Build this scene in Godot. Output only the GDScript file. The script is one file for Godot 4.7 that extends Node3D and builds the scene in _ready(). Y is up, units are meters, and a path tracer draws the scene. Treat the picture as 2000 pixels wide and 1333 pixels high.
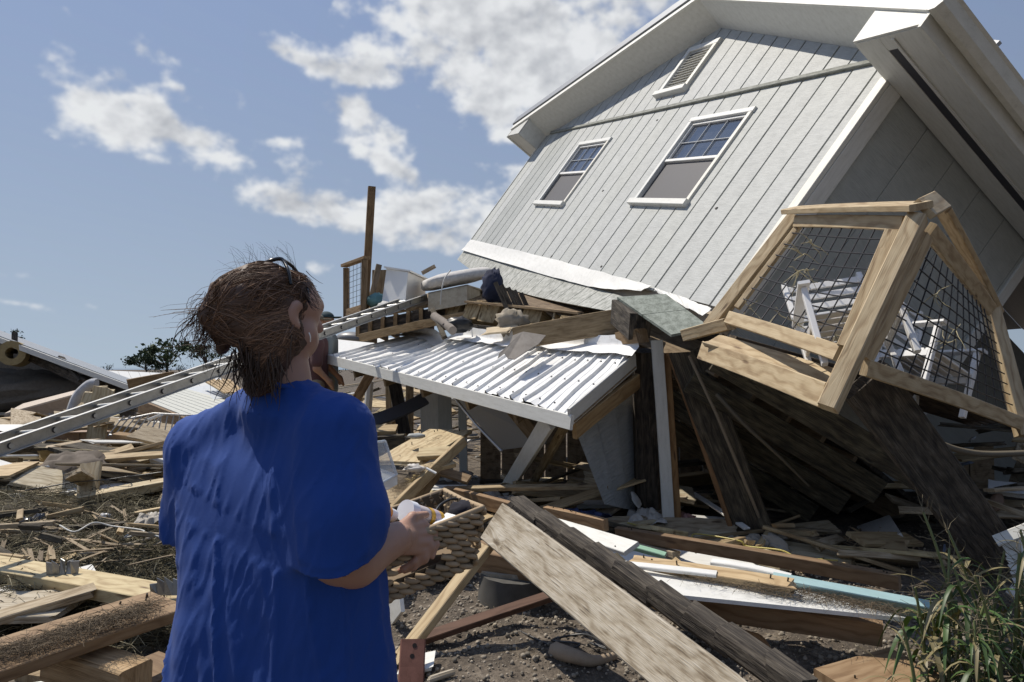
extends Node3D
# A tipped-over house, storm wreckage and a woman with a basket, seen from a few metres away.

var rng := RandomNumberGenerator.new()
var M := {}
var counts := {}

func _ready() -> void:
	rng.seed = 20241
	make_camera()
	make_sky()
	make_sun()
	make_materials()
	build_ground()
	build_house()
	build_porch_roof()
	build_railing_cage()
	build_added_wall()
	build_under_house()
	build_deck_wreck()
	build_ladder()
	build_foreground()
	build_middle_debris()
	build_left_debris()
	build_far()
	build_woman()
	build_bystanders()
	build_weeds()
	build_scatter()
	build_soft_wreckage()

func make_camera() -> void:
	var cam := Camera3D.new()
	cam.name = "camera"
	cam.position = Vector3(0, 1.45, 0)
	cam.rotation = Vector3(0.03738, 0, 0)
	cam.fov = 49.5528
	cam.near = 0.05
	cam.far = 2000.0
	add_child(cam)
	cam.make_current()

func make_sun() -> void:
	var sun := DirectionalLight3D.new()
	sun.name = "sun"
	sun.light_color = Color(1.0, 0.965, 0.91)
	sun.light_energy = 1.6
	sun.light_angular_distance = 0.5
	sun.shadow_enabled = true
	add_child(sun)
	sun.look_at_from_position(Vector3.ZERO, Vector3(0.430, -0.857, 0.284), Vector3.UP)

func make_sky() -> void:
	var env := Environment.new()
	env.background_mode = Environment.BG_SKY
	env.tonemap_mode = Environment.TONE_MAPPER_LINEAR
	env.tonemap_exposure = 0.95
	env.background_energy_multiplier = 1.0
	env.sdfgi_enabled = true
	env.ssao_enabled = true
	env.ssil_enabled = true
	var pano := PanoramaSkyMaterial.new()
	pano.panorama = ImageTexture.create_from_image(sky_image())
	var sky := Sky.new()
	sky.sky_material = pano
	env.sky = sky
	var we := WorldEnvironment.new()
	we.name = "world_environment"
	we.environment = env
	add_child(we)

# ---- the sky: blue air that pales to the horizon, and broken cumulus ----
func sky_image() -> Image:
	var w := 3072
	var h := w / 2
	var rows := h / 2 + 8
	# cloud banks: bearing, height above the horizon, half sizes, tilt, weight
	var banks := [
		[Vector2(-0.525, 0.314), 1.7, 2.2, 0.5, 1.0], [Vector2(-0.508, 0.294), 3.4, 1.5, -0.1, 1.0], [Vector2(-0.462, 0.304), 2.6, 2.0, -0.6, 1.0], [Vector2(-0.430, 0.284), 3.2, 1.3, -0.3, 1.0], [Vector2(-0.392, 0.282), 2.6, 1.0, -0.2, 0.9], [Vector2(-0.489, 0.276), 1.6, 1.2, -0.6, 0.75],
		[Vector2(-0.550, 0.399), 1.6, 0.6, -0.9, 0.62], [Vector2(-0.474, 0.374), 1.5, 0.6, -0.5, 0.55], [Vector2(-0.446, 0.370), 1.9, 0.5, -0.5, 0.6], [Vector2(-0.497, 0.341), 0.9, 0.7, 0.0, 0.52], [Vector2(-0.425, 0.335), 1.6, 0.5, -0.5, 0.5],
		[Vector2(-0.300, 0.395), 2.2, 0.8, -0.4, 0.85], [Vector2(-0.248, 0.381), 2.8, 0.7, -0.2, 0.8], [Vector2(-0.188, 0.387), 3.6, 1.2, 0.1, 0.85], [Vector2(-0.105, 0.412), 4.6, 2.2, 0.3, 1.0], [Vector2(-0.035, 0.446), 6.0, 3.0, 0.0, 1.0], [Vector2(0.056, 0.458), 7.0, 3.5, 0.1, 1.0], [Vector2(0.000, 0.381), 6.0, 2.6, -0.2, 1.1], [Vector2(-0.028, 0.334), 3.4, 1.6, -0.5, 1.0], [Vector2(0.063, 0.392), 5.0, 2.6, 0.0, 1.0], [Vector2(0.000, 0.311), 2.0, 0.6, 0.0, 0.8], [Vector2(-0.084, 0.451), 5.0, 2.4, 0.2, 0.9], [Vector2(0.126, 0.432), 6.0, 3.5, 0.2, 1.0], [Vector2(-0.049, 0.368), 4.0, 2.0, -0.3, 0.9], [Vector2(-0.214, 0.373), 3.0, 0.9, 0.0, 0.7],
		[Vector2(-0.226, 0.326), 1.7, 1.5, -0.6, 1.0], [Vector2(-0.194, 0.316), 2.1, 1.4, -0.5, 1.05], [Vector2(-0.161, 0.303), 1.3, 1.1, -0.4, 0.95], [Vector2(-0.207, 0.340), 1.3, 0.9, 0.0, 0.85],
		[Vector2(-0.302, 0.287), 2.0, 0.6, 0.05, 0.85], [Vector2(-0.302, 0.322), 2.0, 0.6, -0.4, 0.6], [Vector2(-0.351, 0.327), 0.8, 1.0, 0.0, 0.55], [Vector2(-0.373, 0.260), 1.5, 0.7, 0.0, 0.5], [Vector2(-0.129, 0.342), 1.0, 0.4, -0.3, 0.65],
		[Vector2(-0.197, 0.281), 2.6, 0.7, -0.35, 0.75], [Vector2(-0.159, 0.263), 2.6, 0.8, -0.4, 0.85], [Vector2(-0.282, 0.259), 1.7, 0.8, -0.2, 0.68],
		[Vector2(-0.314, 0.219), 2.3, 1.5, 0.0, 1.05], [Vector2(-0.259, 0.210), 3.8, 1.5, -0.15, 1.1], [Vector2(-0.193, 0.203), 4.2, 1.9, -0.1, 1.1], [Vector2(-0.111, 0.219), 3.8, 1.6, 0.1, 1.05], [Vector2(-0.056, 0.210), 3.8, 2.2, 0.0, 1.1], [Vector2(-0.125, 0.175), 4.6, 1.5, -0.1, 1.05], [Vector2(-0.070, 0.165), 3.0, 1.3, 0.0, 1.0], [Vector2(0.007, 0.266), 1.2, 0.8, 0.0, 0.6],
		[Vector2(-0.297, 0.144), 1.8, 0.5, -0.35, 0.68], [Vector2(-0.252, 0.131), 1.7, 0.7, -0.1, 0.85], [Vector2(-0.594, 0.104), 1.2, 0.35, 0.0, 0.66], [Vector2(-0.586, 0.073), 2.6, 0.22, -0.12, 0.55], [Vector2(-0.528, 0.073), 1.0, 0.3, 0.0, 0.45],
	]
	var field := PackedFloat32Array()
	field.resize(w * rows)
	var cover := FastNoiseLite.new()
	cover.seed = 11
	cover.frequency = 1.0
	cover.fractal_octaves = 3
	var fine := FastNoiseLite.new()
	fine.seed = 5
	fine.noise_type = FastNoiseLite.TYPE_SIMPLEX_SMOOTH
	fine.frequency = 1.0
	fine.fractal_octaves = 6
	fine.fractal_gain = 0.56
	# scattered banks all round the rest of the horizon, of the same kinds
	var r2 := RandomNumberGenerator.new()
	r2.seed = 77
	for i in 46:
		var az := r2.randf_range(0.68, 2.0 * PI - 0.68)
		var el := asin(r2.randf_range(0.02, 0.95))
		var c := Vector2(az, el)
		var size := r2.randf_range(1.5, 5.0)
		for j in 4:
			banks.append([c + Vector2(r2.randf_range(-1, 1) / maxf(cos(el), 0.3), r2.randf_range(-0.4, 0.4)) * deg_to_rad(size), size * r2.randf_range(0.5, 1.0), size * r2.randf_range(0.25, 0.5), r2.randf_range(-0.5, 0.2), r2.randf_range(0.6, 1.05)])
	for b in banks:
		var az: float = b[0].x
		var el: float = b[0].y
		var ra: float = deg_to_rad(b[1]) * 1.0
		var re: float = deg_to_rad(b[2]) * 1.0
		var cs := cos(b[3])
		var sn := sin(b[3])
		var reach := maxf(ra, re) * 2.2
		var stretch := 1.0 / maxf(cos(el), 0.12)
		var y0 := maxi(0, int((PI * 0.5 - el - reach) / PI * h))
		var y1 := mini(rows - 1, int((PI * 0.5 - el + reach) / PI * h))
		var x0 := int((az - reach * stretch) / TAU * w)
		var x1 := int((az + reach * stretch) / TAU * w)
		if x1 - x0 >= w:
			x1 = x0 + w - 1
		for y in range(y0, y1 + 1):
			var de := PI * 0.5 - (y + 0.5) / h * PI - el
			for x in range(x0, x1 + 1):
				var da := ((x + 0.5) / w * TAU - az) / stretch
				var p := (da * cs + de * sn) / ra
				var q := (-da * sn + de * cs) / re
				var d := p * p + q * q
				if d < 4.0:
					var k := posmod(x, w) + y * w
					field[k] = maxf(field[k], 0.0) + (1.0 - field[k] * 0.55) * b[4] * exp(-d * 1.2)
	var data := PackedByteArray()
	data.resize(w * h * 3)
	var low := Color(0.315, 0.405, 0.53)
	for y in rows:
		var el := PI * 0.5 - (y + 0.5) / h * PI
		var up := maxf(sin(el), 0.0)
		var t := pow(1.0 - up, 3.2)
		var air := Color(0.202, 0.277, 0.465).lerp(Color(0.41, 0.50, 0.595), t)
		var ce := cos(el)
		var se := sin(el)
		for x in w:
			# clear air is brightest round the sun and darkest opposite it
			var az := (x + 0.5) / w * TAU
			var dx := sin(az) * ce
			var dz := -cos(az) * ce
			var glow := 0.30 + 1.05 * (0.5 + 0.5 * (dx * -0.43 + se * 0.857 + dz * -0.284))
			var c := Color(air.r * glow, air.g * glow, air.b * glow)
			var f := field[y * w + x]
			if f > 0.04:
				var n := fine.get_noise_3d(dx * 6.0, se * 10.0, dz * 6.0)
				var n2 := fine.get_noise_3d(dx * 24.0 + 7.0, se * 34.0, dz * 24.0)
				var dens := f * 1.15 + n * 1.15 + n2 * 0.85 - 0.40
				if dens > 0.0:
					var al := smoothstep(0.0, 1.0, dens)
					# billows: the side turned to the sun is brighter than the far side
					var ns := fine.get_noise_3d((dx - 0.022) * 6.0, (se + 0.03) * 10.0, (dz - 0.012) * 6.0)
					var ns2 := fine.get_noise_3d((dx - 0.006) * 24.0 + 7.0, (se + 0.008) * 34.0, (dz - 0.003) * 24.0)
					var thick := clampf(0.03 + dens * 0.24 + (ns - n) * 1.0 + (ns2 - n2) * 0.5, 0.0, 1.0)
					var sg := minf(glow, 1.0)
					var cl := Color(0.86 * sg, 0.875 * sg, 0.89 * sg).lerp(Color(0.44 * sg, 0.46 * sg, 0.5 * sg), thick)
					c = c.lerp(cl, al * 0.96)
			var o := (y * w + x) * 3
			data[o] = int(255.0 * to_srgb(c.r))
			data[o + 1] = int(255.0 * to_srgb(c.g))
			data[o + 2] = int(255.0 * to_srgb(c.b))
	# below the horizon: the pale air of the horizon itself
	var lowb := PackedByteArray([int(255 * to_srgb(low.r)), int(255 * to_srgb(low.g)), int(255 * to_srgb(low.b))])
	var row := PackedByteArray()
	for x in w:
		row.append_array(lowb)
	var top := data.slice(0, rows * w * 3)
	for y in range(rows, h):
		top.append_array(row)
	return Image.create_from_data(w, h, false, Image.FORMAT_RGB8, top)

func to_srgb(v: float) -> float:
	return clampf(1.055 * pow(maxf(v, 0.0), 1.0 / 2.4) - 0.055 if v > 0.0031308 else v * 12.92, 0.0, 1.0)

# ---- naming and tagging ----
func put(parent: Node, node: Node3D, called: String) -> Node3D:
	var key := str(parent.get_instance_id()) + called
	var k: int = counts.get(key, 0)
	counts[key] = k + 1
	node.name = called if k == 0 else "%s_%03d" % [called, k]
	parent.add_child(node, true)
	return node

func tag(o: Node, label: String, category: String, group := "") -> Node:
	o.set_meta("label", label)
	o.set_meta("category", category)
	if group != "":
		o.set_meta("group", group)
	return o

func base(called: String, label: String, category: String, at := Vector3.ZERO, group := "") -> Node3D:
	var n := Node3D.new()
	put(self, n, called)
	n.position = at
	tag(n, label, category, group)
	return n

func mesh_node(parent: Node, called: String, mesh: Mesh, mat: Material, xf := Transform3D()) -> MeshInstance3D:
	var mi := MeshInstance3D.new()
	mi.mesh = mesh
	mi.material_override = mat
	mi.transform = xf
	put(parent, mi, called)
	return mi

# ---- textures ----
func gray_image(w: int, h: int, f: Callable) -> Image:
	var data := PackedByteArray()
	data.resize(w * h)
	for y in h:
		for x in w:
			data[y * w + x] = int(clampf(f.call(x, y), 0.0, 1.0) * 255.0)
	return Image.create_from_data(w, h, false, Image.FORMAT_L8, data)

func ramp_tex(im: Image, stops: Array) -> ImageTexture:
	# stops: [position, linear colour]
	var lut := []
	for i in 256:
		var t := i / 255.0
		var c: Color = stops[0][1]
		for s in range(stops.size() - 1):
			if t >= stops[s][0]:
				c = (stops[s][1] as Color).lerp(stops[s + 1][1], clampf((t - stops[s][0]) / (stops[s + 1][0] - stops[s][0]), 0, 1))
		lut.append([int(255 * to_srgb(c.r)), int(255 * to_srgb(c.g)), int(255 * to_srgb(c.b))])
	var src := im.get_data()
	var out := PackedByteArray()
	out.resize(src.size() * 3)
	for i in src.size():
		var l: Array = lut[src[i]]
		out[i * 3] = l[0]
		out[i * 3 + 1] = l[1]
		out[i * 3 + 2] = l[2]
	return ImageTexture.create_from_image(Image.create_from_data(im.get_width(), im.get_height(), false, Image.FORMAT_RGB8, out))

func normal_tex(im: Image, k: float) -> ImageTexture:
	var n := im.duplicate() as Image
	n.convert(Image.FORMAT_RGBA8)
	n.bump_map_to_normal_map(k)
	return ImageTexture.create_from_image(n)

func noise_of(seed_: int, octaves := 4, gain := 0.5) -> FastNoiseLite:
	var n := FastNoiseLite.new()
	n.seed = seed_
	n.noise_type = FastNoiseLite.TYPE_SIMPLEX_SMOOTH
	n.frequency = 1.0
	n.fractal_octaves = octaves
	n.fractal_gain = gain
	return n

func wood_image(seed_: int, ring: float, streak: float, stain: float, knots: int) -> Image:
	# grain runs along x: flat-sawn figure, fine streaks, blotches and a few knots
	var w := 1024
	var h := 256
	var a := noise_of(seed_, 3)
	var b := noise_of(seed_ + 1, 4)
	var r := RandomNumberGenerator.new()
	r.seed = seed_
	var ks := []
	for i in knots:
		ks.append(Vector3(r.randf() * w, r.randf() * h, r.randf_range(7, 15)))
	var data := PackedByteArray()
	data.resize(w * h)
	for x in w:
		var ca := cos(x * TAU / w)
		var sa := sin(x * TAU / w)
		for y in h:
			var yy := float(y)
			var dark := 0.0
			for k: Vector3 in ks:
				var dx := (x - k.x) * 0.28
				var dy := y - k.y
				var d2 := dx * dx + dy * dy
				if d2 < 2500.0:
					var e := exp(-d2 / (k.z * k.z * 3.0))
					yy += signf(dy) * e * k.z * 1.6
					if d2 < k.z * k.z * 0.5:
						dark = maxf(dark, 1.0 - d2 / (k.z * k.z * 0.5))
			var warp := a.get_noise_3d(ca * 0.9, sa * 0.9, yy * 0.008) * 1.15
			var rings := 0.5 + 0.5 * sin((yy * 0.085 + warp * 3.0) * 1.9)
			rings = pow(rings, 2.2)
			var st := b.get_noise_3d(ca * 1.1, sa * 1.1, yy * 0.38)
			var st2 := b.get_noise_3d(ca * 2.6 + 9.0, sa * 2.6, yy * 1.1)
			var bl := a.get_noise_3d(ca * 1.6 + 3.0, sa * 1.6, yy * 0.02)
			var cr := b.get_noise_3d(ca * 0.55 + 20.0, sa * 0.55, yy * 0.33)
			var v := 0.62 - rings * ring + st * streak * 0.8 + st2 * streak * 0.8 + bl * stain - dark * 0.5 - smoothstep(0.42, 0.6, cr) * streak * 1.1
			data[y * w + x] = int(clampf(v, 0.0, 1.0) * 255.0)
	return Image.create_from_data(w, h, false, Image.FORMAT_L8, data)

func std(rough: float, metal := 0.0) -> StandardMaterial3D:
	var m := StandardMaterial3D.new()
	m.roughness = rough
	m.metallic = metal
	m.vertex_color_use_as_albedo = true
	return m

func make_materials() -> void:
	# fresh yellow pine
	var im := wood_image(3, 0.24, 0.2, 0.2, 5)
	var m := std(0.72)
	m.albedo_texture = ramp_tex(im, [[0.0, Color(0.15, 0.1, 0.06)], [0.35, Color(0.35, 0.265, 0.165)], [0.65, Color(0.5, 0.415, 0.285)], [1.0, Color(0.58, 0.505, 0.38)]])
	m.normal_enabled = true
	m.normal_texture = normal_tex(im, 3.0)
	m.normal_scale = 0.5
	M.pine = m
	# weathered, silvery timber with brown stains
	im = wood_image(21, 0.14, 0.34, 0.2, 2)
	m = std(0.85)
	m.albedo_texture = ramp_tex(im, [[0.0, Color(0.06, 0.04, 0.025)], [0.3, Color(0.2, 0.155, 0.1)], [0.55, Color(0.4, 0.345, 0.26)], [1.0, Color(0.6, 0.56, 0.48)]])
	m.normal_enabled = true
	m.normal_texture = normal_tex(im, 4.0)
	m.normal_scale = 0.6
	M.old = m
	# dark split timber; pieces standing in shade have it put into this colour
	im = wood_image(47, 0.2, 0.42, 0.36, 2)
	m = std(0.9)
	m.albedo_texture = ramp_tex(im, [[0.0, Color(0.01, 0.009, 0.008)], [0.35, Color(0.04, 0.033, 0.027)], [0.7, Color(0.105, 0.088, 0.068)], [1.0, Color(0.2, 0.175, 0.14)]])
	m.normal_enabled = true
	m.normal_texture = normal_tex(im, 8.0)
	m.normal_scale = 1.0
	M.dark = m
	# white paint with dirt
	var pn := noise_of(61, 5, 0.6)
	var pim := gray_image(512, 512, func(x, y): return 0.72 + pn.get_noise_2d(x * 0.02, y * 0.02) * 0.3 + pn.get_noise_2d(x * 0.17 + 40, y * 0.17) * 0.2)
	m = std(0.55)
	m.albedo_texture = ramp_tex(pim, [[0.0, Color(0.2, 0.18, 0.15)], [0.32, Color(0.46, 0.45, 0.41)], [0.6, Color(0.66, 0.66, 0.63)], [1.0, Color(0.76, 0.76, 0.74)]])
	M.white = m
	# painted, rough-sawn siding: saw marks run across the boards
	var sn := noise_of(71, 4, 0.6)
	var sim := gray_image(512, 1024, func(x, y): return 0.6 + sn.get_noise_2d(x * 0.009, y * 0.13) * 0.42 + sn.get_noise_2d(x * 0.12 + 9, y * 0.16) * 0.12 + sn.get_noise_2d(x * 0.008 + 31, y * 0.006) * 0.22)
	m = std(0.62)
	m.albedo_texture = ramp_tex(sim, [[0.0, Color(0.24, 0.25, 0.245)], [0.35, Color(0.345, 0.358, 0.352)], [0.6, Color(0.41, 0.424, 0.416)], [1.0, Color(0.485, 0.5, 0.49)]])
	m.normal_enabled = true
	m.normal_texture = normal_tex(sim, 5.0)
	m.normal_scale = 0.5
	M.siding = m
	# siding whose paint has worn off in patches
	var wim := gray_image(512, 1024, func(x, y): return 0.5 + sn.get_noise_2d(x * 0.02, y * 0.008) * 0.6 + sn.get_noise_2d(x * 0.1, y * 0.03) * 0.35)
	m = std(0.75)
	m.albedo_texture = ramp_tex(wim, [[0.0, Color(0.17, 0.178, 0.16)], [0.35, Color(0.27, 0.28, 0.255)], [0.6, Color(0.38, 0.388, 0.36)], [1.0, Color(0.47, 0.475, 0.45)]])
	M.worn = m
	# galvanised, white-coated roofing
	var mn := noise_of(81, 5, 0.6)
	var mim := gray_image(512, 512, func(x, y): return 0.66 + mn.get_noise_2d(x * 0.02, y * 0.01) * 0.35 + mn.get_noise_2d(x * 0.3, y * 0.03) * 0.25)
	m = std(0.5)
	m.albedo_texture = ramp_tex(mim, [[0.0, Color(0.32, 0.29, 0.25)], [0.34, Color(0.6, 0.59, 0.56)], [0.6, Color(0.76, 0.765, 0.76)], [1.0, Color(0.82, 0.825, 0.82)]])
	M.roofing = m
	m = std(0.42, 0.85)
	m.albedo_texture = ramp_tex(mim, [[0.0, Color(0.3, 0.3, 0.29)], [0.6, Color(0.55, 0.55, 0.55)], [1.0, Color(0.66, 0.66, 0.66)]])
	M.aluminium = m
	# plain coloured surfaces: colour comes from the mesh
	M.plain = std(0.75)
	M.satin = std(0.4)
	M.gloss = std(0.2)
	m = std(0.9)
	M.matte = m
	m = std(0.45, 0.6)
	M.steel = m
	# dusty mottled surface for dirt, plaster, cardboard
	var dn := noise_of(91, 5, 0.6)
	var dim := gray_image(512, 512, func(x, y): return 0.55 + dn.get_noise_2d(x * 0.015, y * 0.015) * 0.5 + dn.get_noise_2d(x * 0.21 + 70, y * 0.21) * 0.3)
	m = std(0.92)
	m.albedo_texture = ramp_tex(dim, [[0.0, Color(0.45, 0.42, 0.38)], [0.5, Color(0.75, 0.74, 0.72)], [1.0, Color(0.98, 0.98, 0.97)]])
	m.uv1_triplanar = true
	m.uv1_scale = Vector3(1.3, 1.3, 1.3)
	M.dusty = m
	# the soil
	m = std(0.95)
	m.vertex_color_use_as_albedo = false
	var gim := gray_image(1024, 1024, func(x, y): return 0.5 + dn.get_noise_2d(x * 0.008, y * 0.008) * 0.42 + dn.get_noise_2d(x * 0.06 + 17, y * 0.06) * 0.34 + dn.get_noise_2d(x * 0.4, y * 0.4) * 0.2)
	m.albedo_texture = ramp_tex(gim, [[0.0, Color(0.025, 0.019, 0.014)], [0.4, Color(0.075, 0.06, 0.045)], [0.7, Color(0.16, 0.13, 0.098)], [1.0, Color(0.28, 0.245, 0.195)]])
	m.normal_enabled = true
	m.normal_texture = normal_tex(gim, 10.0)
	m.uv1_triplanar = true
	m.uv1_world_triplanar = true
	m.uv1_scale = Vector3(0.45, 0.45, 0.45)
	M.soil = m
	# cloth, skin, hair, leaves, straw, clear plastic
	var cn := noise_of(95, 2)
	var cim := gray_image(512, 512, func(x, y): return 0.5 + 0.22 * sin(x * TAU / 4.0) * sin(y * TAU / 4.0) + cn.get_noise_2d(x * 0.05, y * 0.05) * 0.3)
	m = std(0.85)
	m.normal_enabled = true
	m.normal_texture = normal_tex(cim, 2.0)
	m.normal_scale = 0.35
	m.uv1_triplanar = true
	m.uv1_scale = Vector3(5, 5, 5)
	m.rim_enabled = true
	m.rim = 0.08
	m.rim_tint = 0.8
	M.cloth = m
	m = std(0.5)
	m.subsurf_scatter_enabled = true
	m.subsurf_scatter_strength = 0.08
	M.skin = m
	m = std(0.62)
	M.hair = m
	m = std(0.5)
	m.backlight_enabled = true
	m.backlight = Color(0.3, 0.34, 0.12)
	M.leaf = m
	m = std(0.9)
	M.straw = m
	m = StandardMaterial3D.new()
	m.albedo_color = Color(0.85, 0.88, 0.9, 0.28)
	m.transparency = BaseMaterial3D.TRANSPARENCY_ALPHA
	m.roughness = 0.18
	M.tub = m
	m = StandardMaterial3D.new()
	m.albedo_color = Color(0.85, 0.88, 0.9, 0.55)
	m.transparency = BaseMaterial3D.TRANSPARENCY_ALPHA
	m.roughness = 0.25
	M.tub_rim = m
	# window glass and insect screen
	m = StandardMaterial3D.new()
	m.albedo_color = Color(0.30, 0.34, 0.41, 0.55)
	m.transparency = BaseMaterial3D.TRANSPARENCY_ALPHA
	m.roughness = 0.04
	m.metallic_specular = 0.9
	M.glass = m
	m = StandardMaterial3D.new()
	m.albedo_color = Color(0.30, 0.30, 0.32, 0.86)
	m.transparency = BaseMaterial3D.TRANSPARENCY_ALPHA
	m.roughness = 0.6
	M.screen = m

# ---- mesh makers ----
func quad(st: SurfaceTool, a: Vector3, b: Vector3, c: Vector3, d: Vector3, ua: Vector2, ub: Vector2, uc: Vector2, ud: Vector2) -> void:
	# corners run clockwise as seen from outside
	for t in [[a, ua], [b, ub], [c, uc], [a, ua], [c, uc], [d, ud]]:
		st.set_uv(t[1])
		st.add_vertex(t[0])

func lumber(length: float, w: float, h: float, o := {}) -> ArrayMesh:
	# a sawn piece along x: chamfered edges, a little bow and twist, ragged or square ends
	var c: float = minf(o.get("chamfer", 0.004), minf(w, h) * 0.3)
	var segs: int = o.get("segs", 4)
	var bow: float = o.get("bow", 0.004) * length
	var twist: float = o.get("twist", 0.02)
	var rag: float = o.get("ragged", 0.0)
	var rag2: float = o.get("ragged2", rag)
	var taper: float = o.get("taper", 0.0)
	var tint: Color = o.get("tint", Color.WHITE)
	var len_t: float = o.get("tile", 2.2)
	var hw := w * 0.5
	var hh := h * 0.5
	var sec := [Vector2(-hw + c, hh), Vector2(hw - c, hh), Vector2(hw, hh - c), Vector2(hw, -hh + c), Vector2(hw - c, -hh), Vector2(-hw + c, -hh), Vector2(-hw, -hh + c), Vector2(-hw, hh - c)]
	var rows := []
	var bz := rng.randf_range(-0.4, 0.4) * bow
	var tw0 := rng.randf_range(-twist, twist)
	var ou := rng.randf()
	var ends := []
	for k in 8:
		ends.append([rng.randf_range(-1, 0.2) * rag, rng.randf_range(-1, 0.2) * rag2])
	for i in segs + 1:
		var t := float(i) / segs
		var ring := []
		var x := (t - 0.5) * length
		var sc := 1.0 - taper * t
		for k in 8:
			var p: Vector2 = sec[k] * sc
			p = p.rotated(tw0 * (t - 0.5))
			var q := Vector3(x, p.y + bow * 4.0 * t * (1.0 - t) - bow * 0.6, p.x + bz * 4.0 * t * (1.0 - t))
			if i == 0:
				q.x -= ends[k][0]
			elif i == segs:
				q.x += ends[k][1]
			ring.append(q)
		rows.append(ring)
	var st := SurfaceTool.new()
	st.begin(Mesh.PRIMITIVE_TRIANGLES)
	st.set_smooth_group(-1)
	st.set_color(tint)
	var vo := []
	for k in 8:
		vo.append(rng.randf())
	var tv: float = o.get("tile_v", 0.42)
	for k in 8:
		var k2 := (k + 1) % 8
		var d: float = (sec[k] as Vector2).distance_to(sec[k2]) / tv
		for i in segs:
			var u0: float = (rows[i][k] as Vector3).x / len_t + ou
			var u1: float = (rows[i + 1][k] as Vector3).x / len_t + ou
			quad(st, rows[i][k], rows[i + 1][k], rows[i + 1][k2], rows[i][k2], Vector2(u0, vo[k]), Vector2(u1, vo[k]), Vector2(u1, vo[k] + d), Vector2(u0, vo[k] + d))
	# end grain
	for e in 2:
		var ring: Array = rows[0] if e == 0 else rows[segs]
		var mid := Vector3.ZERO
		for q: Vector3 in ring:
			mid += q / 8.0
		for k in 8:
			var a: Vector3 = ring[k]
			var b: Vector3 = ring[(k + 1) % 8]
			var tri := [mid, a, b] if e == 0 else [mid, b, a]
			for q: Vector3 in tri:
				st.set_uv(Vector2(q.y * 0.6 + ou, q.z * 2.0 + vo[0]))
				st.add_vertex(q)
	st.generate_normals()
	return st.commit()

func frame_between(a: Vector3, b: Vector3, up: Vector3) -> Transform3D:
	var x := (b - a).normalized()
	var z := x.cross(up)
	if z.length() < 0.01:
		z = x.cross(Vector3(0.3, 0.2, 1))
	z = z.normalized()
	return Transform3D(Basis(x, z.cross(x), z), (a + b) * 0.5)

func stick(parent: Node, called: String, a: Vector3, b: Vector3, w: float, h: float, up: Vector3, mat: String, o := {}) -> MeshInstance3D:
	# a piece of lumber from a to b: h is its size along up, w across
	var l := a.distance_to(b)
	var s := mesh_node(parent, called, lumber(l, w, h, o), M[mat], frame_between(a, b, up))
	for k in int(o.get("nails", 0)):
		# nail heads, mostly near the ends
		var x := (l * 0.5 - rng.randf_range(0.03, 0.16)) * (1.0 if rng.randf() < 0.5 else -1.0) if rng.randf() < 0.7 else rng.randf_range(-0.45, 0.45) * l
		var top := Vector3(x, h * 0.5 - 0.002, rng.randf_range(-0.36, 0.36) * w)
		mesh_node(s, "nail", tube_mesh([top, top + Vector3(rng.randf_range(-0.008, 0.008), rng.randf_range(0.004, 0.03), 0)], 0.0045, 0.0045, 5, Color(0.07, 0.055, 0.045)), M.steel)
	return s

func plank(called: String, label: String, a: Vector3, b: Vector3, w: float, h: float, up: Vector3, mat: String, o := {}, category := "plank", group := "") -> MeshInstance3D:
	var s := stick(self, called, a, b, w, h, up, mat, o)
	tag(s, label, category, group)
	return s

func tube_mesh(pts: Array, r0: float, r1: float, sides := 6, tint := Color.WHITE, closed_ends := true) -> ArrayMesh:
	var st := SurfaceTool.new()
	st.begin(Mesh.PRIMITIVE_TRIANGLES)
	add_tube(st, pts, r0, r1, sides, tint, closed_ends)
	st.generate_normals()
	return st.commit()

func add_tube(st: SurfaceTool, pts: Array, r0: float, r1: float, sides: int, tint: Color, closed_ends := true, flat := 1.0) -> void:
	var n := pts.size()
	var rings := []
	var prev := Vector3.ZERO
	var along := 0.0
	var dist := []
	for i in n:
		var d: Vector3 = ((pts[mini(i + 1, n - 1)] as Vector3) - (pts[maxi(i - 1, 0)] as Vector3)).normalized()
		var s: Vector3
		if i == 0:
			s = d.cross(Vector3.UP if absf(d.y) < 0.9 else Vector3.RIGHT).normalized()
		else:
			s = (prev - d * prev.dot(d)).normalized()
			along += (pts[i] as Vector3).distance_to(pts[i - 1])
		prev = s
		dist.append(along)
		var t := s.cross(d)
		var r := lerpf(r0, r1, float(i) / maxi(n - 1, 1))
		var ring := []
		for k in sides:
			var a := TAU * k / sides
			ring.append((pts[i] as Vector3) + s * cos(a) * r + t * sin(a) * r * flat)
		rings.append(ring)
	st.set_smooth_group(1)
	st.set_color(tint)
	for i in n - 1:
		for k in sides:
			var k2 := (k + 1) % sides
			quad(st, rings[i][k], rings[i][k2], rings[i + 1][k2], rings[i + 1][k], Vector2(dist[i], float(k) / sides), Vector2(dist[i], float(k + 1) / sides), Vector2(dist[i + 1], float(k + 1) / sides), Vector2(dist[i + 1], float(k) / sides))
	if closed_ends:
		st.set_smooth_group(-1)
		for k in range(1, sides - 1):
			for q in [rings[0][0], rings[0][k + 1], rings[0][k]]:
				st.set_uv(Vector2.ZERO)
				st.add_vertex(q)
			for q in [rings[n - 1][0], rings[n - 1][k], rings[n - 1][k + 1]]:
				st.set_uv(Vector2.ZERO)
				st.add_vertex(q)

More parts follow.
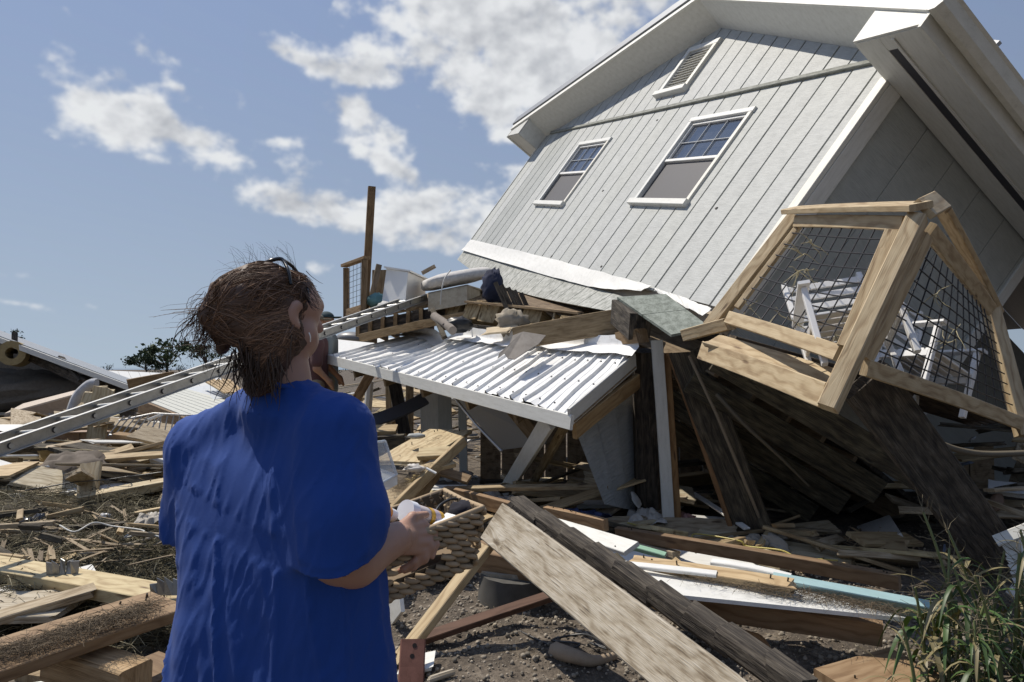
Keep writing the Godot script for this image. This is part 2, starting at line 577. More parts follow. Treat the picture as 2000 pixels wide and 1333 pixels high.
func add_poly(st: SurfaceTool, pts: Array, thick: Vector3, uvs := 1.0) -> void:
	# a flat polygon (clockwise as seen from outside) with a thickness behind it
	var n := pts.size()
	var o: Vector3 = pts[0]
	var ex := ((pts[1] as Vector3) - o).normalized()
	var ey := thick.normalized().cross(ex)
	var off := Vector2(rng.randf(), rng.randf())
	var uv := func(p: Vector3) -> Vector2: return Vector2((p - o).dot(ex), (p - o).dot(ey)) * uvs + off
	for k in range(1, n - 1):
		for q in [pts[0], pts[k], pts[k + 1]]:
			st.set_uv(uv.call(q))
			st.add_vertex(q)
		for q in [pts[0], pts[k + 1], pts[k]]:
			st.set_uv(uv.call(q))
			st.add_vertex(q + thick)
	for k in n:
		var a: Vector3 = pts[k]
		var b: Vector3 = pts[(k + 1) % n]
		quad(st, a, a + thick, b + thick, b, uv.call(a), uv.call(a) + Vector2(0.02, 0.02), uv.call(b) + Vector2(0.02, 0.02), uv.call(b))

func poly_mesh(pts: Array, thick: Vector3, tint := Color.WHITE, uvs := 1.0) -> ArrayMesh:
	var st := SurfaceTool.new()
	st.begin(Mesh.PRIMITIVE_TRIANGLES)
	st.set_smooth_group(-1)
	st.set_color(tint)
	add_poly(st, pts, thick, uvs)
	st.generate_normals()
	return st.commit()

func block(parent: Node, called: String, lo: Vector3, hi: Vector3, mat: String, tint := Color.WHITE, c := 0.004) -> MeshInstance3D:
	# a box with chamfered long edges between two corners, in the parent's own axes
	var s := hi - lo
	var mid := (lo + hi) * 0.5
	var keep := rng.seed
	var m: ArrayMesh
	var b := Basis()
	if s.x >= s.y and s.x >= s.z:
		m = lumber(s.x, s.z, s.y, {"chamfer": c, "bow": 0.0, "twist": 0.0, "segs": 1, "tint": tint})
	elif s.y >= s.z:
		m = lumber(s.y, s.z, s.x, {"chamfer": c, "bow": 0.0, "twist": 0.0, "segs": 1, "tint": tint})
		b = Basis(Vector3(0, 1, 0), Vector3(-1, 0, 0), Vector3(0, 0, 1))
	else:
		m = lumber(s.z, s.x, s.y, {"chamfer": c, "bow": 0.0, "twist": 0.0, "segs": 1, "tint": tint})
		b = Basis(Vector3(0, 0, 1), Vector3(0, 1, 0), Vector3(-1, 0, 0))
	return mesh_node(parent, called, m, M[mat], Transform3D(b, mid))

func blob_mesh(radii: Vector3, bump: float, freq: float, seed_: int, tint: Color, rings := 10, sides := 14, flat_below := -2.0) -> ArrayMesh:
	var n := noise_of(seed_, 3)
	var st := SurfaceTool.new()
	st.begin(Mesh.PRIMITIVE_TRIANGLES)
	st.set_smooth_group(1)
	st.set_color(tint)
	var pt := func(i: int, k: int) -> Vector3:
		var th := PI * i / rings
		var ph := TAU * (k % sides) / sides
		var d := Vector3(sin(th) * cos(ph), cos(th), sin(th) * sin(ph))
		var r: float = 1.0 + bump * n.get_noise_3dv(d * freq)
		var p := d * radii * r
		if p.y < flat_below:
			p.y = flat_below
		return p
	for i in rings:
		for k in sides:
			var uvs := [Vector2(float(k) / sides, float(i) / rings), Vector2(float(k + 1) / sides, float(i) / rings), Vector2(float(k + 1) / sides, float(i + 1) / rings), Vector2(float(k) / sides, float(i + 1) / rings)]
			quad(st, pt.call(i, k), pt.call(i, k + 1), pt.call(i + 1, k + 1), pt.call(i + 1, k), uvs[0], uvs[1], uvs[2], uvs[3])
	st.generate_normals()
	return st.commit()

func wire_grid(parent: Node, called: String, c00: Vector3, c10: Vector3, c11: Vector3, c01: Vector3, nu: int, nv: int, r: float, mat: String, tint: Color, sag := Vector3.ZERO) -> void:
	# welded wire: one rod for each line, nu lines one way and nv the other
	for i in range(1, nu + 1):
		var t := float(i) / (nu + 1)
		var pts := []
		for k in 7:
			var s := k / 6.0
			pts.append(c00.lerp(c10, t).lerp(c01.lerp(c11, t), s) + sag * sin(PI * t) * sin(PI * s))
		mesh_node(parent, called, tube_mesh(pts, r, r, 5, tint), M[mat])
	for i in range(1, nv + 1):
		var t := float(i) / (nv + 1)
		var pts := []
		for k in 7:
			var s := k / 6.0
			pts.append(c00.lerp(c01, t).lerp(c10.lerp(c11, t), s) + sag * sin(PI * t) * sin(PI * s) + Vector3(0.0, 0.0, r * 1.9))
		mesh_node(parent, called, tube_mesh(pts, r, r, 5, tint), M[mat])


# ---- the ground ----
func ground_height(x: float, z: float) -> float:
	var n: FastNoiseLite = M.ground_noise
	return n.get_noise_2d(x * 0.9, z * 0.9) * 0.05 + n.get_noise_2d(x * 4.0, z * 4.0) * 0.022

func build_ground() -> void:
	M.ground_noise = noise_of(101, 3)
	var st := SurfaceTool.new()
	st.begin(Mesh.PRIMITIVE_TRIANGLES)
	st.set_smooth_group(1)
	var xs := []
	var zs := []
	var v := -9.0
	while v < 9.01:
		xs.append(v)
		v += 0.09
	for e in [12.0, 18.0, 30.0, 60.0, 120.0, 300.0, 900.0]:
		xs.append(e)
		xs.push_front(-e)
	v = -15.0
	while v < 1.5:
		zs.append(v)
		v += 0.09 if v > -9.0 else 0.3
	for e in [3.0, 8.0, 20.0, 60.0, 200.0, 900.0]:
		zs.append(e)
	for e in [-18.0, -24.0, -35.0, -60.0, -120.0, -300.0, -900.0]:
		zs.push_front(e)
	var pt := func(x: float, z: float) -> Vector3:
		var far := clampf((Vector2(x, z).length() - 14.0) / 6.0, 0.0, 1.0)
		return Vector3(x, ground_height(x, z) * (1.0 - far), z)
	for i in xs.size() - 1:
		for k in zs.size() - 1:
			var a: Vector3 = pt.call(xs[i], zs[k])
			var b: Vector3 = pt.call(xs[i + 1], zs[k])
			var c: Vector3 = pt.call(xs[i + 1], zs[k + 1])
			var d: Vector3 = pt.call(xs[i], zs[k + 1])
			for q in [a, b, c, a, c, d]:
				st.add_vertex(q)
	st.generate_normals()
	var g := mesh_node(self, "ground", st.commit(), M.soil)
	g.set_meta("kind", "structure")

# ---- the tipped house: local x runs along the gable to the corner near us, y up the wall, z out of the gable ----
func roofline(s: float) -> float:
	return 3.81 + (s + 3.9) * 0.316 if s < -3.9 else 3.81 - (s + 3.9) * 0.329

func wall_piece(st: SurfaceTool, s0: float, s1: float, t0: float, cap: float, z: float, thick: float, holes: Array) -> void:
	var cuts := [s0, s1]
	for h: Rect2 in holes:
		for e in [h.position.x, h.end.x]:
			if e > s0 + 0.002 and e < s1 - 0.002:
				cuts.append(e)
	if s0 < -3.9 and s1 > -3.9:
		cuts.append(-3.9)
	cuts.sort()
	for i in cuts.size() - 1:
		var a: float = cuts[i]
		var b: float = cuts[i + 1]
		var spans := [[t0, 99.0]]
		for h: Rect2 in holes:
			if h.position.x < (a + b) * 0.5 and h.end.x > (a + b) * 0.5:
				var next := []
				for sp in spans:
					if h.position.y > sp[0] and h.position.y < sp[1]:
						next.append([sp[0], h.position.y])
						next.append([h.end.y, sp[1]])
					else:
						next.append(sp)
				spans = next
		for sp in spans:
			var ta := minf(sp[1], minf(cap, roofline(a)))
			var tb := minf(sp[1], minf(cap, roofline(b)))
			if ta <= sp[0] + 0.01 and tb <= sp[0] + 0.01:
				continue
			add_poly(st, [Vector3(a, maxf(ta, sp[0]), z), Vector3(b, maxf(tb, sp[0]), z), Vector3(b, sp[0], z), Vector3(a, sp[0], z)], Vector3(0, 0, -thick))

func wall_mesh(s0: float, s1: float, t0: float, cap: float, z: float, thick: float, holes: Array, tint: Color) -> ArrayMesh:
	var st := SurfaceTool.new()
	st.begin(Mesh.PRIMITIVE_TRIANGLES)
	st.set_smooth_group(-1)
	st.set_color(tint)
	wall_piece(st, s0, s1, t0, cap, z, thick, holes)
	st.generate_normals()
	return st.commit()

func siding_pieces(house: Node3D, s0: float, s1: float, t0: float, cap: float, holes: Array, tint: Color) -> void:
	# a board that meets an opening is sawn into the pieces round it
	var met: Array = []
	for h: Rect2 in holes:
		if h.position.x < s1 and h.end.x > s0 and h.position.y < cap and h.end.y > t0:
			met.append(h)
	var z := rng.randf_range(0.0, 0.003)
	if met.is_empty():
		mesh_node(house, "siding_board", wall_mesh(s0, s1, t0, cap, z, 0.04, [], tint), M.siding)
		return
	var h: Rect2 = met[0]
	mesh_node(house, "siding_board", wall_mesh(s0, s1, t0, h.position.y, z, 0.04, [], tint), M.siding)
	if minf(cap, roofline((s0 + s1) * 0.5)) > h.end.y + 0.05:
		mesh_node(house, "siding_board", wall_mesh(s0, s1, h.end.y, cap, z, 0.04, [], tint), M.siding)
	if s0 < h.position.x - 0.01:
		mesh_node(house, "siding_board", wall_mesh(s0, h.position.x, h.position.y, h.end.y, z, 0.04, [], tint), M.siding)
	if s1 > h.end.x + 0.01:
		mesh_node(house, "siding_board", wall_mesh(h.end.x, s1, h.position.y, h.end.y, z, 0.04, [], tint), M.siding)

func build_house() -> void:
	var house := base("tipped_house", "grey-white plank-sided house tipped far over onto its side with white trim", "house")
	house.transform = Transform3D(Basis(Vector3(0.29518, -0.22269, 0.92913), Vector3(0.58367, 0.81194, 0.00917), Vector3(-0.75644, 0.53960, 0.36965)), Vector3(1.618, 1.886, -5.8))
	var holes := [Rect2(-5.98, 1.02, 1.04, 1.05), Rect2(-2.75, 1.09, 1.09, 1.07), Rect2(-4.22, 2.88, 0.58, 0.58)]
	var paint := Color(1, 1, 1)
	mesh_node(house, "wall_sheathing", wall_mesh(-8.2, 0.03, -0.12, 9.0, -0.045, 0.08, holes, Color(0.42, 0.36, 0.28)), M.plain)
	# siding boards, one by one, below and above the belt strip
	var edge := 0.02
	var s := -0.165
	while edge > -8.2:
		var lo := maxf(s, -8.2)
		var g := rng.randf_range(0.965, 1.02)
		# mildew has greyed the boards at the far end
		var mild := 0.80 if lo < -6.9 and rng.randf() < 0.7 else 1.0
		siding_pieces(house, lo + 0.012, edge - 0.012, 0.05, 2.48, holes, Color(g * mild * (0.98 if mild < 1.0 else 1.0), g * mild, g * mild * rng.randf_range(0.97, 1.0)))
		edge = s
		s -= 0.322
	edge = 0.02
	s = -0.29
	while edge > -8.0:
		var lo := maxf(s, -8.1)
		var g := rng.randf_range(0.965, 1.02)
		siding_pieces(house, lo + 0.012, edge - 0.012, 2.52, 9.0, holes, Color(g, g, g))
		edge = s
		s -= 0.322
	block(house, "belt_strip", Vector3(-8.0, 2.475, -0.01), Vector3(-0.02, 2.527, 0.034), "worn", Color(0.62, 0.63, 0.6), 0.006)
	# nail heads and dents
	for p in [Vector2(-2.473, 0.167), Vector2(-4.027, 0.152), Vector2(-3.899, 1.204), Vector2(-3.783, 2.681), Vector2(-3.792, 2.318), Vector2(-1.052, 0.996), Vector2(-6.080, 1.260)]:
		block(house, "nail_head", Vector3(p.x - 0.014, p.y - 0.012, 0.001), Vector3(p.x + 0.014, p.y + 0.012, 0.007), "plain", Color(0.05, 0.045, 0.04), 0.002)
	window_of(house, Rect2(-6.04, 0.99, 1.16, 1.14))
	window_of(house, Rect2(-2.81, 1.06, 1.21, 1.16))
	# louvred gable vent
	var vent := Node3D.new()
	put(house, vent, "gable_vent")
	frame_of(vent, Rect2(-4.3, 2.8, 0.74, 0.74), 0.08, 0.05, "white")
	for k in 12:
		var y := 2.895 + k * 0.049
		var st := poly_mesh([Vector3(-4.21, y + 0.018, -0.01), Vector3(-3.65, y + 0.018, -0.01), Vector3(-3.65, y, 0.026), Vector3(-4.21, y, 0.026)], Vector3(0, -0.005, -0.004), Color(0.85, 0.85, 0.83))
		mesh_node(vent, "slat", st, M.white)
	# trim: corner boards and the flashing along the foot of the wall
	block(house, "corner_board", Vector3(-0.03, -0.05, -0.02), Vector3(0.075, 2.29, 0.022), "white", Color(0.95, 0.92, 0.85), 0.004)
	block(house, "corner_board", Vector3(0.052, -0.05, -0.165), Vector3(0.076, 2.27, -0.023), "white", Color(0.95, 0.94, 0.9), 0.003)
	block(house, "corner_board", Vector3(-8.225, -0.05, -0.1), Vector3(-8.2, 2.3, 0.015), "white", Color(0.9, 0.9, 0.88), 0.003)
	mesh_node(house, "flashing", bent_strip([Vector2(-8.138, 0.100), Vector2(-3.547, 0.106), Vector2(-2.031, 0.086), Vector2(-1.160, 0.082)], [Vector2(-8.141, -0.154), Vector2(-3.418, -0.135), Vector2(-2.023, -0.104), Vector2(-1.244, -0.007)], 0.03, 0.05, 4), M.white)
	mesh_node(house, "flashing", bent_strip([Vector2(-1.116, 0.071), Vector2(-0.633, 0.056), Vector2(-0.069, 0.017)], [Vector2(-0.963, 0.025), Vector2(-0.545, -0.021), Vector2(-0.104, -0.070)], 0.02, 0.035, 9), M.white)
	# the skirt of worn boards below the flashing, hanging out of line
	var k := 0
	var xs := -8.15
	while xs < -1.35:
		var x1 := xs + 0.318
		var t_lo := -0.34 - 0.15 * sin((xs + 8.15) / 6.6 * PI)
		var t_lo2 := -0.34 - 0.15 * sin((x1 + 8.15) / 6.6 * PI)
		var out := 0.02 + 0.018 * (xs + 8.15)
		var sg := rng.randf_range(0.85, 1.1)
		mesh_node(house, "skirt_board", poly_mesh([Vector3(xs + 0.006, -0.1, 0.014), Vector3(x1 - 0.006, -0.1, 0.014), Vector3(x1 - 0.006, t_lo2, out), Vector3(xs + 0.006, t_lo, out - 0.005)], Vector3(0, 0, -0.018), Color(sg, sg, sg), 1.0), M.worn)
		xs = x1
	# the dark wall on the shaded side
	edge = -0.168
	while edge > -2.2:
		var z1 := maxf(edge - 0.40, -2.2)
		mesh_node(house, "side_board", poly_mesh([Vector3(0.05, 2.28, edge - 0.003), Vector3(0.05, 2.28, z1 + 0.003), Vector3(0.05, -0.1, z1 + 0.003), Vector3(0.05, -0.1, edge - 0.003)], Vector3(-0.02, 0, 0), Color(0.92, 0.93, 0.9)), M.siding)
		edge = z1
	block(house, "side_sheathing", Vector3(-0.03, -0.1, -2.2), Vector3(0.028, 2.28, -0.04), "plain", Color(0.42, 0.36, 0.28))
	block(house, "door_trim", Vector3(-0.03, -0.1, -2.31), Vector3(0.07, 2.27, -2.2), "white", Color(0.85, 0.85, 0.82), 0.004)
	block(house, "porch_inner_wall", Vector3(-1.3, -0.1, -7.0), Vector3(-1.22, 2.28, -2.2), "siding", Color(0.9, 0.9, 0.88))
	block(house, "porch_partition", Vector3(-1.22, -0.1, -2.28), Vector3(-0.03, 2.28, -2.2), "siding", Color(0.9, 0.9, 0.88))
	block(house, "far_side_wall", Vector3(-8.19, -0.1, -7.0), Vector3(-8.1, 2.35, -0.115), "plain", Color(0.5, 0.5, 0.48))
	block(house, "back_wall", Vector3(-8.1, -0.1, -7.0), Vector3(-0.04, 2.28, -6.9), "plain", Color(0.5, 0.5, 0.48))
	# roof: two slopes, boxed eaves and rakes
	var o := 0.46
	var back := -7.3
	var le := Vector2(-8.86, 2.46)
	var re := Vector2(0.70, 2.52)
	var pk := Vector2(-3.9, 4.03)
	var roof := Node3D.new()
	put(house, roof, "roof")
	# sheet-metal roof deck
	for side in 2:
		var e: Vector2 = le if side == 0 else re
		var along := (pk - e).normalized()
		var nrm := Vector2(-along.y, along.x) if side == 0 else Vector2(along.y, -along.x)
		var z := o + 0.03
		var w := 0
		while z > back:
			var z2 := maxf(z - 0.6, back)
			var a := Vector3(e.x - along.x * 0.03, e.y - along.y * 0.03, 0) + Vector3(nrm.x, nrm.y, 0) * 0.05
			var b := Vector3(pk.x, pk.y, 0) + Vector3(nrm.x, nrm.y, 0) * 0.05
			var up := Vector3(nrm.x, nrm.y, 0)
			mesh_node(roof, "roofing_sheet", poly_mesh([a + Vector3(0, 0, z), b + Vector3(0, 0, z), b + Vector3(0, 0, z2), a + Vector3(0, 0, z2)], -up * 0.03, Color(0.55, 0.57, 0.6)), M.roofing)
			mesh_node(roof, "standing_seam", poly_mesh([a + Vector3(0, 0, z) + up * 0.03, b + Vector3(0, 0, z) + up * 0.03, b + Vector3(0, 0, z - 0.03) + up * 0.03, a + Vector3(0, 0, z - 0.03) + up * 0.03], -up * 0.03, Color(0.55, 0.57, 0.6)), M.roofing)
			z = z2
	# rake soffit, rake fascia
	var white := Color(0.93, 0.93, 0.9)
	var jl := Vector2(-8.2, roofline(-8.2))
	var jp := Vector2(-3.9, 3.81)
	var jr := Vector2(0.06, roofline(0.06))
	mesh_node(roof, "rake_soffit", poly_mesh([v3(jl, -0.02), v3(jp, -0.02), v3(Vector2(-3.9, 3.862), o), v3(Vector2(-8.2, 2.5), o)], Vector3(0, 0.02, 0), white), M.white)
	mesh_node(roof, "rake_soffit", poly_mesh([v3(jp, -0.02), v3(jr, -0.02), v3(Vector2(0.06, 2.562), o), v3(Vector2(-3.9, 3.862), o)], Vector3(0, 0.02, 0), white), M.white)
	mesh_node(roof, "rake_fascia", poly_mesh([v3(le + Vector2(0, -0.07), o + 0.025), v3(pk + Vector2(0, -0.08), o + 0.025), v3(pk + Vector2(0, -0.175), o + 0.025), v3(le + Vector2(0, -0.175), o + 0.025)], Vector3(0, 0, -0.03), Color(1, 1, 0.97)), M.white)
	mesh_node(roof, "rake_fascia", poly_mesh([v3(pk + Vector2(0, 0.03), o + 0.024), v3(re + Vector2(0, 0.03), o + 0.024), v3(re + Vector2(0, -0.175), o + 0.024), v3(pk + Vector2(0, -0.175), o + 0.024)], Vector3(0, 0, -0.03), Color(1, 1, 0.97)), M.white)
	mesh_node(roof, "drip_edge", poly_mesh([v3(le + Vector2(-0.03, 0.09), o + 0.05), v3(pk + Vector2(0, 0.11), o + 0.05), v3(pk + Vector2(0, -0.075), o + 0.05), v3(le + Vector2(-0.03, -0.065), o + 0.05)], Vector3(0, 0, -0.03), Color(0.2, 0.215, 0.23)), M.steel)
	mesh_node(roof, "drip_edge", poly_mesh([v3(pk + Vector2(0, 0.11), o + 0.05), v3(re + Vector2(0.03, 0.09), o + 0.05), v3(re + Vector2(0.03, 0.04), o + 0.05), v3(pk + Vector2(0, 0.035), o + 0.05)], Vector3(0, 0, -0.02), Color(0.75, 0.77, 0.78)), M.roofing)
	# boxed eave on the near side: return, soffit with its dark vent strip, fascia, gutter
	mesh_node(roof, "eave_return", poly_mesh([v3(Vector2(0.06, 2.6), o - 0.004), v3(Vector2(0.69, 2.38), o - 0.004), v3(Vector2(0.69, 2.25), o - 0.004), v3(Vector2(0.06, 2.25), o - 0.004)], Vector3(0, 0, -0.02), white), M.white)
	mesh_node(roof, "eave_return", poly_mesh([Vector3(0.055, 2.52, 0.0), Vector3(0.055, 2.55, o - 0.026), Vector3(0.055, 2.25, o - 0.026), Vector3(0.055, 2.25, 0.0)], Vector3(0.02, 0, 0), white), M.white)
	block(roof, "eave_soffit", Vector3(0.08, 2.245, back), Vector3(0.30, 2.265, o - 0.026), "white", white, 0.002)
	block(roof, "eave_soffit", Vector3(0.40, 2.245, back), Vector3(0.69, 2.265, o - 0.026), "white", white, 0.002)
	block(roof, "eave_soffit", Vector3(0.30, 2.246, 0.3), Vector3(0.40, 2.264, o - 0.026), "white", white, 0.002)
	block(roof, "soffit_vent", Vector3(0.301, 2.249, back), Vector3(0.399, 2.262, 0.299), "plain", Color(0.05, 0.05, 0.055), 0.001)
	block(roof, "soffit_bead", Vector3(0.402, 2.232, back), Vector3(0.43, 2.244, o - 0.06), "white", white, 0.002)
	block(roof, "eave_fascia", Vector3(0.692, 2.22, back), Vector3(0.72, 2.5, o + 0.0), "white", Color(0.92, 0.91, 0.86), 0.003)
	var gut := Node3D.new()
	put(roof, gut, "gutter")
	var prof := [Vector2(0.722, 2.33), Vector2(0.76, 2.30), Vector2(0.81, 2.305), Vector2(0.845, 2.35), Vector2(0.85, 2.43), Vector2(0.865, 2.45)]
	for i in prof.size() - 1:
		mesh_node(gut, "gutter_face", poly_mesh([v3(prof[i + 1], o + 0.05), v3(prof[i], o + 0.05), v3(prof[i], back), v3(prof[i + 1], back)], Vector3(-0.002, 0.004, 0), Color(0.9, 0.88, 0.8)), M.white)
	mesh_node(gut, "gutter_end", poly_mesh([v3(Vector2(0.722, 2.45), o + 0.052), v3(prof[5], o + 0.052), v3(prof[4], o + 0.052), v3(prof[3], o + 0.052), v3(prof[2], o + 0.052), v3(prof[1], o + 0.052), v3(prof[0], o + 0.052)], Vector3(0, 0, -0.004), Color(0.95, 0.95, 0.92)), M.white)
	# boxed eave on the far side
	block(roof, "eave_soffit", Vector3(-8.84, 2.16, back), Vector3(-8.25, 2.18, o - 0.026), "white", white, 0.002)
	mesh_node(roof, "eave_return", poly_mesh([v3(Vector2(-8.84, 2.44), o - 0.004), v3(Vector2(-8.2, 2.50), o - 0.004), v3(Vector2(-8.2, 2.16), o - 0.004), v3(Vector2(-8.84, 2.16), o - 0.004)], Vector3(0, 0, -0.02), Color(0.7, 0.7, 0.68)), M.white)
	mesh_node(roof, "eave_return", poly_mesh([Vector3(-8.2, 2.5, o - 0.026), Vector3(-8.2, 2.5, 0.0), Vector3(-8.2, 2.16, 0.0), Vector3(-8.2, 2.16, o - 0.026)], Vector3(-0.02, 0, 0), white), M.white)
	block(roof, "eave_fascia", Vector3(-8.88, 2.13, back), Vector3(-8.85, 2.45, o), "white", white, 0.003)
	# floor and the frame under it
	block(house, "floor_deck", Vector3(-8.1, -0.16, -6.9), Vector3(0.0, -0.12, -0.12), "dark", Color(0.8, 0.8, 0.8))
	var z := -0.3
	while z > -5.5:
		block(house, "floor_joist", Vector3(-8.0, -0.4, z - 0.045), Vector3(0.0, -0.165, z), "old", Color(0.5, 0.42, 0.33))
		z -= 0.42

func v3(p: Vector2, z: float) -> Vector3:
	return Vector3(p.x, p.y, z)

func bent_strip(top: Array, bot: Array, z0: float, z1: float, seed_: int) -> ArrayMesh:
	# a thin bent metal strip in the gable's axes, given by its upper and lower edge
	var n := noise_of(seed_, 3)
	var st := SurfaceTool.new()
	st.begin(Mesh.PRIMITIVE_TRIANGLES)
	st.set_smooth_group(1)
	st.set_color(Color(0.97, 0.97, 0.97))
	var seg := 24
	var pick := func(arr: Array, t: float) -> Vector2:
		var f := t * (arr.size() - 1)
		var i := mini(int(f), arr.size() - 2)
		return (arr[i] as Vector2).lerp(arr[i + 1], f - i)
	for back in 2:
		for i in seg:
			for j in 3:
				var q := []
				for c in [[0, 0], [1, 0], [1, 1], [0, 1]]:
					var t := float(i + c[0]) / seg
					var r := float(j + c[1]) / 3.0
					var p: Vector2 = (pick.call(top, t) as Vector2).lerp(pick.call(bot, t), r)
					var z := lerpf(z0, z1, r) + n.get_noise_2d(t * 9.0, r * 1.5) * 0.02 - back * 0.004
					q.append(Vector3(p.x, p.y + n.get_noise_2d(t * 7.0 + 5, r) * 0.008, z))
				if back == 0:
					quad(st, q[0], q[1], q[2], q[3], Vector2(i * 0.3, j * 0.1), Vector2(i * 0.3 + 0.3, j * 0.1), Vector2(i * 0.3 + 0.3, j * 0.1 + 0.1), Vector2(i * 0.3, j * 0.1 + 0.1))
				else:
					quad(st, q[3], q[2], q[1], q[0], Vector2.ZERO, Vector2.ZERO, Vector2.ZERO, Vector2.ZERO)
	st.generate_normals()
	return st.commit()

func frame_of(parent: Node, r: Rect2, w: float, proud: float, mat: String) -> void:
	var a := r.position
	var b := r.end
	block(parent, "frame", Vector3(a.x, b.y - w, -0.02), Vector3(b.x + 0.01, b.y, proud), mat, Color(0.93, 0.94, 0.94))
	block(parent, "frame", Vector3(a.x, a.y + 0.002, -0.02), Vector3(a.x + w, b.y - w - 0.001, proud - 0.003), mat, Color(0.93, 0.94, 0.94))
	block(parent, "frame", Vector3(b.x - w, a.y + 0.002, -0.02), Vector3(b.x, b.y - w - 0.001, proud - 0.003), mat, Color(1, 0.97, 0.9))
	block(parent, "sill", Vector3(a.x - 0.03, a.y - 0.07, -0.02), Vector3(b.x + 0.02, a.y, proud + 0.03), mat, Color(0.95, 0.95, 0.94))

func window_of(house: Node3D, r: Rect2) -> void:
	var win := Node3D.new()
	put(house, win, "window")
	frame_of(win, r, 0.06, 0.032, "white")
	var a := r.position + Vector2(0.063, 0.004)
	var b := r.end - Vector2(0.063, 0.063)
	var my := (a.y + b.y) * 0.5 + 0.02
	var w := 0.028
	# upper sash with its glazing bars
	block(win, "sash", Vector3(a.x, b.y - w, -0.03), Vector3(b.x, b.y, 0.0), "white")
	block(win, "sash", Vector3(a.x, my - w, -0.03), Vector3(b.x, my + 0.01, 0.012), "white")
	block(win, "sash", Vector3(a.x, my + 0.011, -0.03), Vector3(a.x + w, b.y - w - 0.001, -0.002), "white")
	block(win, "sash", Vector3(b.x - w, my + 0.011, -0.03), Vector3(b.x, b.y - w - 0.001, -0.002), "white")
	for k in [1, 2]:
		var x := lerpf(a.x + w, b.x - w, k / 3.0)
		block(win, "glazing_bar", Vector3(x - 0.005, my + 0.011, -0.024), Vector3(x + 0.005, b.y - w - 0.001, -0.012), "white", Color(0.5, 0.53, 0.58), 0.002)
	var ym := (my + b.y - w) * 0.5
	block(win, "glazing_bar", Vector3(a.x + w, ym - 0.005, -0.023), Vector3(b.x - w, ym + 0.005, -0.011), "white", Color(0.5, 0.53, 0.58), 0.002)
	mesh_node(win, "pane", poly_mesh([Vector3(a.x + w, b.y - w, -0.028), Vector3(b.x - w, b.y - w, -0.028), Vector3(b.x - w, my + 0.01, -0.028), Vector3(a.x + w, my + 0.01, -0.028)], Vector3(0, 0, -0.003)), M.glass)
	mesh_node(win, "insect_screen", poly_mesh([Vector3(a.x, my - w, -0.022), Vector3(b.x, my - w, -0.022), Vector3(b.x, a.y, -0.022), Vector3(a.x, a.y, -0.022)], Vector3(0, 0, -0.002)), M.screen)
	mesh_node(win, "reflection_backing", poly_mesh([Vector3(a.x, b.y, -0.09), Vector3(b.x, b.y, -0.09), Vector3(b.x, a.y, -0.09), Vector3(a.x, a.y, -0.09)], Vector3(0, 0, -0.004), Color(0.46, 0.5, 0.55)), M.plain)  # added sheet; its grey-blue stands in for sky reflected in the glass


# ---- the fallen porch roof ----
func patch(c: Array, a: float, b: float) -> Vector3:
	# a: along the eave from the far end to the near end, b: from the eave to the top
	return (c[0] as Vector3).lerp(c[1], a).lerp((c[2] as Vector3).lerp(c[3], a), b)

